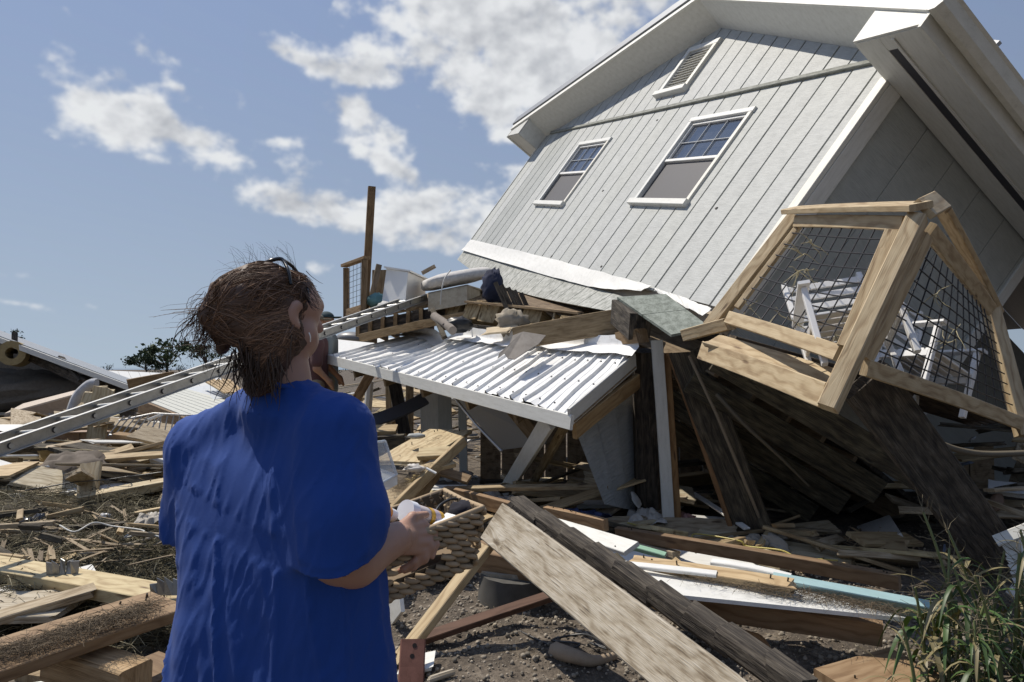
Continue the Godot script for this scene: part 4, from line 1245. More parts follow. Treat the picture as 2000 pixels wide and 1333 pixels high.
	var t := Color(0.5, 0.38, 0.26)
	var r0 := Vector3(-2.254, 2.816, -10)
	var r1 := Vector3(-1.904, 2.854, -9.5)
	var r2 := Vector3(-1.912, 2.204, -9.5)
	var r3 := Vector3(-2.248, 2.175, -10)
	stick(rail, "post", r0, r3 + Vector3(0, -0.05, 0), 0.07, 0.07, Vector3(0, 0, 1), "old", {"tint": t, "bow": 0.0})
	stick(rail, "post", r1, r2, 0.07, 0.07, Vector3(0, 0, 1), "old", {"tint": t, "bow": 0.0})
	stick(rail, "top_rail", r0 + Vector3(-0.03, 0.03, 0), r1 + Vector3(0.03, 0.03, 0), 0.1, 0.04, Vector3.UP, "old", {"tint": t * 1.2, "bow": 0.0})
	stick(rail, "bottom_rail", r3 + Vector3(0, 0.03, 0), r2 + Vector3(0, 0.03, 0), 0.05, 0.09, Vector3.UP, "old", {"tint": t * 1.3, "bow": 0.0})
	wire_grid(rail, "wire", r0, r1, r2 + Vector3(0, 0.06, 0), r3 + Vector3(0, 0.06, 0), 4, 7, 0.003, "steel", Color(0.1, 0.1, 0.1))
	plank("railing_board", "dark board propped crosswise behind the white cabinet", Vector3(-1.845, 2.886, -10.2), Vector3(-1.911, 2.278, -9.9), 0.08, 0.04, Vector3(0.3, 0, 1), "old", {"tint": Color(0.42, 0.36, 0.3), "bow": 0.0})
	plank("fence_panel_board", "brown board standing behind the teal bag", Vector3(-1.902, 2.868, -10.6), Vector3(-1.895, 2.357, -10.5), 0.22, 0.03, Vector3(0, 0, 1), "old", {"tint": Color(0.5, 0.4, 0.28), "bow": 0.0})
	# cabinet
	var cab := base("white_cabinet", "white kitchen cabinet tilted on the edge of the wrecked deck", "cabinet")
	var f0 := Vector3(-1.602, 2.734, -9.4)
	var f1 := Vector3(-1.292, 2.649, -9.15)
	var f2 := Vector3(-1.334, 2.202, -9.15)
	var f3 := Vector3(-1.658, 2.314, -9.4)
	var back := (Vector3(-1.149, 2.636, -9.9) - f1)
	mesh_node(cab, "front_panel", poly_mesh([f0, f1, f2, f3], back * 0.02, Color(0.8, 0.8, 0.78)), M.satin)
	mesh_node(cab, "side_panel", poly_mesh([f1 + back * 0.022, f1 + back, f2 + back, f2 + back * 0.022], Vector3(-0.02, 0, 0), Color(0.8, 0.8, 0.78)), M.satin)
	mesh_node(cab, "side_panel", poly_mesh([f0 + back, f0 + back * 0.022, f3 + back * 0.022, f3 + back], Vector3(0.02, 0, 0), Color(0.8, 0.8, 0.78)), M.satin)
	mesh_node(cab, "top_panel", poly_mesh([f0 + back + Vector3(-0.03, 0.022, 0), f1 + back + Vector3(0.03, 0.022, 0), f1 + Vector3(0.03, 0.022, 0.03), f0 + Vector3(-0.03, 0.022, 0.03)], Vector3(0, -0.02, 0), Color(0.8, 0.8, 0.78)), M.satin)
	mesh_node(cab, "bottom_panel", poly_mesh([f3 + back * 0.03, f2 + back * 0.03, f2 + back, f3 + back], Vector3(0, -0.02, 0), Color(0.8, 0.8, 0.78)), M.satin)
	tag(mesh_node(self, "teal_bag", blob_mesh(Vector3(0.15, 0.1, 0.12), 0.35, 2.0, 12, Color(0.18, 0.36, 0.38), 12, 16), M.dusty, Transform3D(Basis(), Vector3(-1.747, 2.333, -9.6))), "teal cloth bag slumped next to the white cabinet", "bag")
	tag(mesh_node(self, "white_sack", blob_mesh(Vector3(0.1, 0.07, 0.1), 0.3, 2.0, 14, Color(0.7, 0.7, 0.7), 10, 14), M.dusty, Transform3D(Basis(), Vector3(-1.601, 2.227, -9.3))), "small white sack at the foot of the white cabinet", "sack")
	# mattress and bed base
	var bed := base("divan", "beige cloth-covered bed base lying on the wrecked deck", "divan")
	var g0 := Vector3(-1.025, 2.378, -9)
	var g1 := Vector3(-0.532, 2.444, -8.7)
	var gb := Vector3(0.25, 0.02, -1.0)
	mesh_node(bed, "front_side", poly_mesh([g0, g1, g1 + Vector3(0, -0.23, 0), g0 + Vector3(0, -0.23, 0)], gb * 0.05, Color(0.5, 0.45, 0.36)), M.dusty)
	mesh_node(bed, "end_side", poly_mesh([g1 + gb * 0.052, Vector3(-0.401, 2.448, -9.3), Vector3(-0.4, 2.24, -9.3), g1 + gb * 0.052 + Vector3(0, -0.23, 0)], Vector3(-0.03, 0, -0.01), Color(0.5, 0.45, 0.36)), M.dusty)
	mesh_node(bed, "top_cover", poly_mesh([g0 + gb, g1 + gb, g1, g0], Vector3(0, -0.02, 0), Color(0.5, 0.45, 0.36)), M.dusty)
	tag(mesh_node(self, "mattress", pillow_mesh(0.82, 0.17, 0.9, Color(0.66, 0.65, 0.64)), M.dusty, Transform3D(Basis(Vector3(0.93, 0.22, -0.28), Vector3(-0.2, 0.97, 0.1), Vector3(0.3, -0.05, 0.95)).orthonormalized(), Vector3(-0.711, 2.584, -9.3))), "bulging white mattress folded under the hanging wall boards", "mattress")
	tag(mesh_node(self, "strap", tube_mesh(curve_pts([Vector3(-0.73, 2.621, -8.75), Vector3(-0.794, 2.505, -8.65), Vector3(-0.825, 2.349, -8.6), Vector3(-0.841, 2.203, -8.65)], 4), 0.008, 0.008, 5, Color(0.5, 0.5, 0.48)), M.plain), "grey strap looped over the mattress and bed base", "strap")
	tag(mesh_node(self, "blue_bundle", blob_mesh(Vector3(0.13, 0.2, 0.14), 0.5, 2.2, 19, Color(0.02, 0.03, 0.07), 12, 16), M.dusty, Transform3D(Basis(), Vector3(-0.227, 2.397, -8.6))), "dark blue cloth bundle squeezed in behind the mattress", "bundle")
	plank("headboard_strip", "dark bed strip poking up behind the mattress", Vector3(-1.163, 2.681, -9.5), Vector3(-0.991, 2.774, -9.5), 0.05, 0.03, Vector3(0, 0.5, 0.8), "old", {"tint": Color(0.4, 0.36, 0.32)})
	for k in 5:
		var px := [978, 990, 1003, 1015, 1028]
		var x: float = (px[k] - 1000) / 1444.0 * 8.3
		plank("wall_stud", "dark broken stud slanting behind the worn skirt boards", Vector3(x - 0.06, 2.42 - k * 0.03, -8.3), Vector3(x + 0.1, 2.05 - k * 0.03, -8.25), 0.05, 0.04, Vector3(0, 0, 1), "dark", {"tint": Color(1.4, 1.2, 1.0)}, "stud", "broken studs behind the skirt boards")

func pillow_mesh(l: float, h: float, d: float, tint: Color) -> ArrayMesh:
	var n := noise_of(211, 3)
	var st := SurfaceTool.new()
	st.begin(Mesh.PRIMITIVE_TRIANGLES)
	st.set_smooth_group(1)
	st.set_color(tint)
	var rings := 18
	var sides := 26
	var pt := func(i: int, k: int) -> Vector3:
		var th := PI * i / rings
		var ph := TAU * (k % sides) / sides
		var sx := cos(ph) * sin(th)
		var sz := sin(ph) * sin(th)
		var sy := cos(th)
		var e := 0.45
		var p := Vector3(signf(sx) * pow(absf(sx), e) * l * 0.5, signf(sy) * pow(absf(sy), 0.6) * h * 0.5, signf(sz) * pow(absf(sz), e) * d * 0.5)
		return p * (1.0 + n.get_noise_3dv(p * 3.0) * 0.1)
	for i in rings:
		for k in sides:
			quad(st, pt.call(i, k), pt.call(i, k + 1), pt.call(i + 1, k + 1), pt.call(i + 1, k), Vector2.ZERO, Vector2.ZERO, Vector2.ZERO, Vector2.ZERO)
	st.generate_normals()
	return st.commit()

# ---- the ladder lying across the heap ----
func build_ladder() -> void:
	var lad := base("extension_ladder", "long aluminium ladder slanting from the heap up to the wrecked deck", "ladder")
	var a := Vector3(-3.052, 0.954, -4.3)
	var b := Vector3(-1.061, 2.347, -9.2)
	var along := (b - a).normalized()
	var side := along.cross(Vector3.UP).normalized()
	var up := side.cross(along)
	for s in [0.0, 0.36]:
		var o: Vector3 = side * -s - up * s * 0.10
		var name_ := "stringer"
		stick(lad, name_, a + o, b + o, 0.012, 0.082, up, "aluminium", {"bow": 0.0, "twist": 0.0, "tint": Color(0.78, 0.78, 0.75), "tile": 1.0})
		for e in [-0.038, 0.038]:
			stick(lad, "stringer_flange", a + o + up * e + side * 0.012, b + o + up * e + side * 0.012, 0.034, 0.006, up, "aluminium", {"bow": 0.0, "twist": 0.0, "tint": Color(0.78, 0.78, 0.75), "tile": 1.0})
	var n := 19
	for i in n:
		var t := (i + 0.5) / n
		var p := a.lerp(b, t)
		mesh_node(lad, "rung", tube_mesh([p + side * 0.02, p - side * 0.36 - up * 0.036], 0.016, 0.016, 8, Color(0.78, 0.78, 0.75)), M.aluminium)
		mesh_node(lad, "rung_end", tube_mesh([p + side * 0.006, p + side * 0.018], 0.02, 0.016, 8, Color(0.12, 0.12, 0.12)), M.steel)

# ---- added boarded wall that keeps light from reaching under the house ----
func build_added_wall() -> void:
	var lw := base("added_shade_wall", "boarded wall added deep under the tipped house to block light from behind", "wall")
	var a := Vector3(-0.4, 0.0, -9.4)
	var b := Vector3(5.6, 0.0, -8.6)
	for k in 22:
		var t := k / 22.0
		var t1 := (k + 0.94) / 22.0
		var h := 1.75 - 1.2 * smoothstep(0.35, 1.0, t) + rng.randf_range(-0.05, 0.05)
		var p := a.lerp(b, t)
		var q := a.lerp(b, t1)
		mesh_node(lw, "wall_board", poly_mesh([p + Vector3(0, h, 0), q + Vector3(0, h, 0), q, p], Vector3(0, 0, -0.03), Color(0.62, 0.52, 0.42)), M.old)
	stick(lw, "sill_plate", a + Vector3(0, 0.04, 0.06), b + Vector3(0, 0.04, 0.06), 0.1, 0.06, Vector3.UP, "dark", {})


# ---- timbers and sheets in front of the house ----
func build_foreground() -> void:
	var ua := Vector3(-0.1, 0.35, 0.95)
	# the great pale beam and the dark one behind it
	plank("pale_beam", "massive pale weathered beam slanting down toward us from its cut end", Vector3(-0.09, 0.602, -4.1), Vector3(0.815, 0.238, -2.55), 0.07, 0.225, Vector3(0.62, 0.72, 0.1), "old", {"nails": 8, "tint": Color(1.3, 1.28, 1.22), "segs": 10, "bow": 0.001, "chamfer": 0.006, "tile": 1.6, "tile_v": 0.5}, "beam")
	var laps := base("lapped_beam", "dark grey beam of overlapping split laminations behind the pale beam", "beam")
	var la := Vector3(0.012, 0.654, -4.4)
	var lb := Vector3(1.185, 0.182, -2.95)
	for k in 9:
		var t0 := k / 9.0
		var t1 := minf((k + 1.35) / 9.0, 1.0)
		var lift := Vector3(0.0, 0.018 + rng.randf_range(-0.006, 0.008), 0.0)
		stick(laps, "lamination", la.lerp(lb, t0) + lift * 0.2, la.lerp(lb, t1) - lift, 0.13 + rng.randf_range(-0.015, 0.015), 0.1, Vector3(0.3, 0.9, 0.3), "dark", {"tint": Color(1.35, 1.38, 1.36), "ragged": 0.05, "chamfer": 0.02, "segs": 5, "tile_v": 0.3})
	plank("prop_stud", "yellow pine stud with a notch propping up the pale beam", Vector3(-0.125, 0.502, -4.05), Vector3(-0.571, 0, -3.672), 0.085, 0.045, Vector3(-0.5, 0.75, 0.4), "pine", {"nails": 3, "tint": Color(0.95, 0.88, 0.73), "ragged": 0.03, "bow": 0.002}, "stud")
	plank("red_lath", "dark red-brown lath lying between the prop and the pale beam", Vector3(-0.459, 0.06, -3.862), Vector3(0.265, 0.158, -4.3), 0.07, 0.035, Vector3(0, 1, 0.3), "pine", {"tint": Color(0.23, 0.14, 0.12), "bow": 0.001})
	plank("crosswise_board", "brown board lying crosswise behind the pale beam end", Vector3(-0.226, 0.276, -4.7), Vector3(0.401, 0.189, -4.5), 0.16, 0.14, Vector3(0, 1, 0.2), "pine", {"tint": Color(0.56, 0.44, 0.35)})
	# paving slab / lid lying on rubble
	var pot := base("concrete_footing", "dark concrete footing drum with a pale chipped lid", "footing")
	var pc := Vector3(-0.006, 0, -4.637)
	mesh_node(pot, "body", tube_mesh([pc + Vector3(0, -0.04, 0), pc + Vector3(0, 0.02, 0), pc + Vector3(0.01, 0.17, 0)], 0.22, 0.2, 11, Color(0.1, 0.095, 0.09)), M.dusty)
	mesh_node(pot, "top", poly_mesh([pc + Vector3(-0.2, 0.205, 0.0), pc + Vector3(-0.12, 0.225, -0.14), pc + Vector3(0.06, 0.225, -0.17), pc + Vector3(0.22, 0.21, -0.05), pc + Vector3(0.2, 0.2, 0.07), pc + Vector3(0.02, 0.195, 0.1), pc + Vector3(-0.13, 0.196, 0.08)], Vector3(0, -0.035, 0), Color(0.40, 0.36, 0.29)), M.dusty)
	tag(mesh_node(self, "bark_piece", tube_mesh(curve_pts([Vector3(0.219, 0.03, -3.776), Vector3(0.299, 0.05, -3.658), Vector3(0.398, 0.03, -3.646), Vector3(0.51, 0.02, -3.736)], 4), 0.045, 0.02, 7, Color(0.42, 0.33, 0.24)), M.dusty), "curled strip of bark on the bare soil", "bark")
	var red := base("rusty_bracket", "rusty red steel bracket with two bolt holes standing in the litter", "bracket")
	var rb := Vector3(-0.461, 0, -3.523)
	var rn := Vector3(0.1, 0.5, 0.86).normalized()
	stick(red, "plate", rb + Vector3(-0.005, -0.05, 0.08), rb + Vector3(-0.01, 0.16, -0.05), 0.12, 0.02, rn, "dusty", {"tint": Color(0.24, 0.11, 0.085), "chamfer": 0.007, "bow": 0.0, "segs": 2})
	for hy in [0.135, 0.095]:
		var hp := rb + Vector3(-0.008 + (hy - 0.1) * 0.2, hy, 0.08 - (hy + 0.05) * 0.62) + rn * 0.0105
		mesh_node(red, "bolt_hole", tube_mesh([hp, hp + rn * 0.001], 0.011, 0.011, 10, Color(0.012, 0.01, 0.01)), M.matte)
	plank("white_scrap", "short scrap of white-painted trim behind the rusty bracket", Vector3(-0.539, 0.02, -3.591), Vector3(-0.366, 0.06, -3.581), 0.14, 0.02, Vector3(0, 1, 0.2), "white", {"tint": Color(0.92, 0.92, 0.9), "ragged": 0.03})
	plank("white_trim", "piece of white trim standing on edge beside the blue shirt", Vector3(-0.726, 0, -4.427), Vector3(-0.579, 0.265, -3.9), 0.16, 0.02, Vector3(-0.8, 0.1, 0.6), "white", {"tint": Color(0.92, 0.92, 0.9)})
	plank("grey_branch", "pale bare branch lying by the rusty bracket", Vector3(-0.385, 0.03, -3.422), Vector3(-0.262, 0.04, -3.5), 0.03, 0.03, Vector3.UP, "old", {"chamfer": 0.009, "ragged": 0.02})
	# sheet goods and boards on the right
	var ws := base("melamine_sheet", "large white-faced sheet lying flat with litter scattered on it", "sheet")
	mesh_node(ws, "sheet", poly_mesh([Vector3(0.688, 0.34, -4.184), Vector3(1.18, 0.34, -4.1), Vector3(1.861, 0.28, -3.514), Vector3(0.772, 0.32, -3.76)], Vector3(0, -0.02, 0), Color(0.98, 0.98, 0.97)), M.white)
	plank("panel_joist", "brown joist under the lower edge of the white panel", Vector3(0.922, 0.2, -3.963), Vector3(1.792, 0.17, -3.624), 0.045, 0.12, Vector3(0, 1, 0.25), "pine", {"nails": 4, "tint": Color(0.57, 0.46, 0.39)}, "joist")
	plank("aqua_board", "pale aqua-painted board along the back of the white panel", Vector3(1.376, 0.33, -3.94), Vector3(2.061, 0.27, -3.633), 0.05, 0.1, Vector3(-0.1, 0.8, 0.6), "white", {"tint": Color(0.5, 0.74, 0.78)}, "board")
	plank("yellow_board", "worn yellow pine board overlapping the white panel edge", Vector3(0.668, 0.36, -4.238), Vector3(1.436, 0.36, -3.745), 0.1, 0.035, Vector3(0, 1, 0.3), "pine", {"nails": 5, "tint": Color(0.99, 0.89, 0.73), "ragged": 0.05})
	plank("white_batten", "narrow white batten lying along the yellow pine board", Vector3(0.601, 0.37, -4.134), Vector3(1.077, 0.37, -3.93), 0.05, 0.02, Vector3(0, 1, 0.3), "white", {})
	plank("white_batten", "thin white batten bent up at the tip behind the aqua board", Vector3(1.112, 0.38, -4.16), Vector3(1.466, 0.36, -3.928), 0.05, 0.02, Vector3(0, 1, 0.3), "white", {"bow": 0.02})
	plank("long_brown_board", "long brown board lying at the edge of the dark under the house", Vector3(0.803, 0.2, -5.704), Vector3(2.245, 0.22, -4.327), 0.05, 0.09, Vector3(0, 1, 0.25), "pine", {"nails": 4, "tint": Color(0.42, 0.33, 0.27)})
	plank("white_trim_board", "white-painted trim board lying on the heap behind the lapped beam", Vector3(0.188, 0.34, -5.473), Vector3(0.739, 0.34, -4.608), 0.13, 0.03, Vector3(-0.1, 0.85, 0.5), "white", {"nails": 4, "tint": Color(0.92, 0.92, 0.9)})
	plank("nailed_board", "brown board with knots lying above the white trim board", Vector3(0.272, 0.3, -5.993), Vector3(0.693, 0.3, -5.486), 0.05, 0.09, Vector3(0, 1, 0.2), "pine", {"nails": 5, "tint": Color(0.63, 0.50, 0.40)})
	plank("brown_board", "brown board on edge behind the pale beam top", Vector3(-0.568, 0.38, -6.447), Vector3(0.039, 0.38, -5.616), 0.05, 0.11, Vector3(0, 1, 0.2), "pine", {"tint": Color(0.52, 0.40, 0.31)})
	plank("green_strip", "faded green strip poking out from under the white trim board", Vector3(0.759, 0.3, -4.856), Vector3(0.977, 0.26, -4.752), 0.05, 0.03, Vector3(0, 1, 0.3), "white", {"tint": Color(0.4, 0.66, 0.5)})
	plank("split_rail", "split tan post fragment lying along the lapped beam", Vector3(0.692, 0.263, -3.95), Vector3(1.013, 0.154, -3.6), 0.09, 0.07, Vector3(0.1, 1, 0.3), "pine", {"tint": Color(0.74, 0.65, 0.51), "ragged": 0.06, "chamfer": 0.02})
	plank("dark_splinter", "dark ragged splinter standing off the lapped beam", Vector3(0.603, 0.33, -4.4), Vector3(0.753, 0.216, -4.2), 0.07, 0.05, Vector3(0.1, 1, 0.3), "dark", {"tint": Color(1.5, 1.1, 0.8), "ragged": 0.1})
	tag(mesh_node(self, "crooked_stick", tube_mesh(curve_pts([Vector3(0.942, 0.185, -4.1), Vector3(1.08, 0.143, -3.95), Vector3(1.183, 0.098, -3.85), Vector3(1.261, 0.082, -3.8), Vector3(1.282, 0.044, -3.7), Vector3(1.345, 0.009, -3.6)], 5), 0.018, 0.016, 7, Color(0.4, 0.22, 0.1)), M.dusty), "crooked orange-brown stick by the lapped beam", "stick")
	plank("slate_strip", "short slate-blue strip under the crooked stick", Vector3(0.965, 0.147, -4.15), Vector3(1.099, 0.097, -4), 0.04, 0.03, Vector3(0, 1, 0.3), "satin", {"tint": Color(0.2, 0.22, 0.27)})
	plank("litter_board", "brown board covered in litter at the foot of the weeds", Vector3(1.436, 0.05, -3.294), Vector3(1.869, 0.08, -3.47), 0.3, 0.04, Vector3(0, 1, 0.1), "pine", {"nails": 3, "tint": Color(0.57, 0.46, 0.37)})
	plank("grey_plank", "weathered grey plank on the soil below the white panel", Vector3(1.978, -0.067, -4.2), Vector3(2.182, -0.102, -4), 0.12, 0.03, Vector3(0, 1, 0.1), "old", {"tint": Color(0.8, 0.8, 0.8)})
	tag(mesh_node(self, "pipe_stub", tube_mesh([Vector3(1.71, -0.05, -3.8), Vector3(1.858, -0.126, -3.95)], 0.03, 0.03, 12, Color(0.6, 0.62, 0.62)), M.satin), "white plastic pipe stub on the shaded soil", "pipe")
	# white shutter frame and cane in the corner by the girder
	var sh := base("white_shutter", "white louvred shutter lying broken under the end of the girder", "shutter")
	stick(sh, "rail", Vector3(2.982, 0.386, -4.6), Vector3(3.183, 0.51, -4.5), 0.07, 0.03, Vector3(0, 0.6, 0.8), "white", {"tint": Color(0.92, 0.92, 0.9)})
	stick(sh, "stile", Vector3(3.107, 0.422, -4.55), Vector3(3.141, 0.098, -4.5), 0.06, 0.03, Vector3(0, 0.3, 0.9), "white", {"tint": Color(0.92, 0.92, 0.9)})
	stick(sh, "stile", Vector3(2.935, 0.113, -4.4), Vector3(3.106, 0.306, -4.4), 0.06, 0.03, Vector3(0, 0.3, 0.9), "white", {"tint": Color(0.92, 0.92, 0.9)})
	for k in 6:
		stick(sh, "slat", Vector3(3.029, 0.348, -4.6).lerp(Vector3(3.034, 0.128, -4.5), k / 6.0), Vector3(3.235, 0.411, -4.6).lerp(Vector3(3.205, 0.189, -4.5), k / 6.0), 0.04, 0.006, Vector3(0, 0.6, 0.8), "white", {"tint": Color(0.92, 0.92, 0.9), "bow": 0.0, "segs": 1})

# ---- the heap between the woman and the porch ----
func build_middle_debris() -> void:
	plank("pine_sheet", "wide sunlit pine shelf board tilted up out of the heap", Vector3(-0.961, 0.663, -6.2), Vector3(-0.596, 0.847, -7.2), 0.46, 0.03, Vector3(-0.15, 0.9, 0.4), "pine", {"nails": 5, "tint": Color(1.05, 0.97, 0.84), "segs": 3, "ragged": 0.03}, "board")
	plank("step_board", "L-shaped pine offcut lying over the tilted shelf board", Vector3(-0.79, 0.735, -6.2), Vector3(-0.513, 0.752, -6.2), 0.16, 0.04, Vector3(-0.1, 0.9, 0.35), "pine", {"tint": Color(0.91, 0.88, 0.72), "ragged": 0.02})
	plank("pine_stud", "pine stud slanting up in front of the shelf board", Vector3(-0.876, 0.414, -5.4), Vector3(-0.413, 0.836, -6.3), 0.05, 0.08, Vector3(-0.5, 0.7, 0.4), "pine", {"tint": Color(0.75, 0.68, 0.53)})
	plank("grey_stud", "dull stud slanting under the pine stud", Vector3(-0.793, 0.357, -5.5), Vector3(-0.64, 0.578, -6.2), 0.06, 0.09, Vector3(-0.5, 0.7, 0.4), "old", {"tint": Color(0.55, 0.44, 0.3)})
	plank("pine_offcut", "square pine offcut resting among dry stalks", Vector3(-0.711, 0.648, -5.9), Vector3(-0.504, 0.675, -6.1), 0.14, 0.035, Vector3(-0.1, 0.9, 0.3), "pine", {"tint": Color(0.96, 0.91, 0.78)})
	plank("short_plank", "short plank on edge beside the blue sleeve", Vector3(-1.573, 0.813, -7.6), Vector3(-1.18, 0.824, -7.6), 0.18, 0.05, Vector3(0, 0.9, 0.3), "pine", {"tint": Color(0.75, 0.68, 0.53)})
	plank("dark_plank", "dark plank below the short sunlit one", Vector3(-1.525, 0.688, -7.5), Vector3(-1.086, 0.719, -7.5), 0.06, 0.14, Vector3(0, 1, 0.2), "dark", {"tint": Color(1.6, 1.2, 0.9)})
	plank("brown_lath", "brown lath lying in shade under the porch edge", Vector3(-0.645, 0.544, -6.6), Vector3(-0.376, 0.478, -6.5), 0.1, 0.03, Vector3(-0.1, 0.8, 0.5), "old", {"tint": Color(0.6, 0.48, 0.36)})
	tag(mesh_node(self, "grey_stone", blob_mesh(Vector3(0.08, 0.025, 0.06), 0.3, 2.0, 41, Color(0.4, 0.42, 0.42), 8, 12), M.dusty, Transform3D(Basis(), Vector3(-0.845, 0.856, -6.55))), "flat grey stone on the tilted shelf board", "stone")
	tag(mesh_node(self, "white_shard", blob_mesh(Vector3(0.075, 0.03, 0.055), 0.9, 3.0, 42, Color(0.75, 0.72, 0.68), 8, 12), M.dusty, Transform3D(Basis(), Vector3(-0.767, 0.674, -5.8))), "white plaster shard among dry stalks under the shelf board", "shard")
	plank("white_lath", "thin white lath sticking out over the pine stud", Vector3(-0.659, 0.687, -5.7), Vector3(-0.581, 0.648, -5.7), 0.03, 0.012, Vector3(0, 1, 0.2), "white", {})

# ---- the wide heap of planks and wrack on the other side of the woman ----
func build_left_debris() -> void:
	plank("yellow_joist", "clean yellow pine joist lying flat with torn metal hangers", Vector3(-3.354, 0.25, -4.617), Vector3(-1.654, 0.27, -3.79), 0.19, 0.07, Vector3(0.03, 1, 0.12), "pine", {"nails": 9, "tint": Color(1.06, 0.99, 0.83), "segs": 6}, "joist")
	for h in [[Vector3(-2.531, 0.31, -4.19), 0], [Vector3(-1.737, 0.33, -3.761), 1]]:
		var st := SurfaceTool.new()
		st.begin(Mesh.PRIMITIVE_TRIANGLES)
		st.set_smooth_group(-1)
		st.set_color(Color(0.55, 0.55, 0.53))
		var p: Vector3 = h[0]
		for k in 5:
			var x := -0.08 + k * 0.035
			add_poly(st, [p + Vector3(x, 0.05 + rng.randf_range(-0.02, 0.03), rng.randf_range(-0.02, 0.02)), p + Vector3(x + 0.036, 0.05 + rng.randf_range(-0.03, 0.02), rng.randf_range(-0.02, 0.02)), p + Vector3(x + 0.036, -0.02, 0), p + Vector3(x, -0.02, 0)], Vector3(0, 0.002, -0.004))
		st.generate_normals()
		tag(mesh_node(self, "joist_hanger", st.commit(), M.aluminium), ["crumpled metal joist hanger beside the pipe flange", "jagged metal joist hanger at the far end of the yellow joist"][h[1]], "bracket", "torn joist hangers on the yellow joist")
	var pipe := base("steel_pipe", "steel pipe ending in a coupling with a bolt", "pipe")
	mesh_node(pipe, "tube", tube_mesh([Vector3(-3.319, 0.2, -4.571), Vector3(-2.707, 0.2, -4.335)], 0.032, 0.032, 14, Color(0.5, 0.5, 0.52)), M.steel)
	mesh_node(pipe, "coupling", tube_mesh([Vector3(-2.731, 0.2, -4.345), Vector3(-2.628, 0.2, -4.305), Vector3(-2.599, 0.2, -4.295)], 0.055, 0.06, 14, Color(0.35, 0.35, 0.37)), M.steel)
	mesh_node(pipe, "bolt", tube_mesh([Vector3(-2.599, 0.2, -4.285), Vector3(-2.54, 0.2, -4.255)], 0.025, 0.025, 6, Color(0.45, 0.45, 0.46)), M.steel)
	plank("pink_plank", "whitish-pink plank half buried in wrack", Vector3(-2.824, 0.2, -3.897), Vector3(-2.298, 0.2, -3.963), 0.34, 0.04, Vector3(0.02, 1, 0.1), "old", {"nails": 4, "tint": Color(1.2, 1.06, 0.98), "ragged": 0.08})
	plank("stained_plank", "broad dark-stained brown plank with dry wrack heaped on it", Vector3(-2.041, 0.34, -2.675), Vector3(-1.576, 0.37, -3.439), 0.3, 0.05, Vector3(0.05, 1, 0.06), "pine", {"nails": 5, "tint": Color(0.56, 0.44, 0.34), "segs": 6})
	plank("post_stub", "cracked brown post stub lying with its end toward us", Vector3(-1.909, 0.24, -3.145), Vector3(-1.49, 0.2, -2.988), 0.16, 0.14, Vector3(0, 1, 0), "old", {"tint": Color(0.92, 0.72, 0.5), "ragged": 0.02, "chamfer": 0.012})
	plank("dark_stub", "dark plank end under the post stub", Vector3(-2.207, 0.02, -3.446), Vector3(-2.136, 0.02, -3.684), 0.2, 0.05, Vector3(0, 1, 0), "old", {"tint": Color(0.6, 0.5, 0.36)})
	plank("rusty_board", "reddish-brown board lying by the blue shirt hem", Vector3(-1.76, 0.05, -3.546), Vector3(-1.517, 0.05, -3.374), 0.2, 0.06, Vector3(0, 1, 0.1), "pine", {"tint": Color(0.37, 0.28, 0.21)})
	plank("white_edge", "white moulding at the bottom of the heap", Vector3(-2.217, 0.05, -3.193), Vector3(-1.967, 0.05, -3.32), 0.1, 0.03, Vector3(0, 1, 0.2), "white", {"tint": Color(0.92, 0.92, 0.9)})
	plank("pale_stud", "pale new stud lying level across the wrack", Vector3(-3.866, 0.282, -6.6), Vector3(-3.22, 0.363, -7.2), 0.12, 0.085, Vector3(-0.05, 1, 0.3), "pine", {"nails": 4, "tint": Color(1.11, 1.06, 0.92)})
	plank("nail_board", "upright plank stub with nail holes", Vector3(-3.86, 0.224, -6.75), Vector3(-3.906, 0.574, -6.9), 0.2, 0.04, Vector3(-0.1, 0.1, 1), "pine", {"nails": 6, "tint": Color(1.15, 1.09, 0.96)})
	plank("lying_lath", "pale lath lying level at the edge of the dark hollow", Vector3(-5.276, 0.069, -7.6), Vector3(-4.853, 0.081, -7.8), 0.07, 0.05, Vector3(0, 1, 0.2), "pine", {"tint": Color(1.10, 1.04, 0.92)})
	plank("plywood_scrap", "square plywood scrap tipped on the wrack", Vector3(-4.461, 0.129, -6.6), Vector3(-4.343, 0.126, -6.9), 0.3, 0.03, Vector3(0, 1, 0.25), "pine", {"nails": 3, "tint": Color(0.99, 0.90, 0.74)})
	plank("plywood_scrap", "plywood scrap with one broken end beside a black bag", Vector3(-4.283, 0.156, -6), Vector3(-3.887, 0.117, -5.9), 0.34, 0.03, Vector3(0.05, 1, 0.3), "pine", {"nails": 3, "tint": Color(1.04, 0.94, 0.78), "ragged": 0.06})
	plank("slanting_slat", "bare slat running down into the wrack", Vector3(-3.797, 0.247, -6.5), Vector3(-3.706, 0.165, -5.9), 0.09, 0.03, Vector3(0, 1, 0.3), "pine", {"tint": Color(0.94, 0.85, 0.72)})
	tag(mesh_node(self, "black_bag", blob_mesh(Vector3(0.2, 0.11, 0.13), 0.7, 2.4, 51, Color(0.015, 0.015, 0.017), 14, 18), M.gloss, Transform3D(Basis(Vector3(0, 0, 1), 0.4), Vector3(-3.774, 0.16, -5.85))), "shiny crumpled black bin bag between plywood scraps", "bag")
	tag(mesh_node(self, "grey_bucket_lid", blob_mesh(Vector3(0.085, 0.075, 0.03), 0.25, 1.5, 52, Color(0.3, 0.32, 0.36), 10, 14), M.satin, Transform3D(Basis(Vector3(1, 0, 0), -0.3), Vector3(-3.398, 0.176, -6.2))), "rounded grey plastic piece stuck in the wrack", "plastic piece")
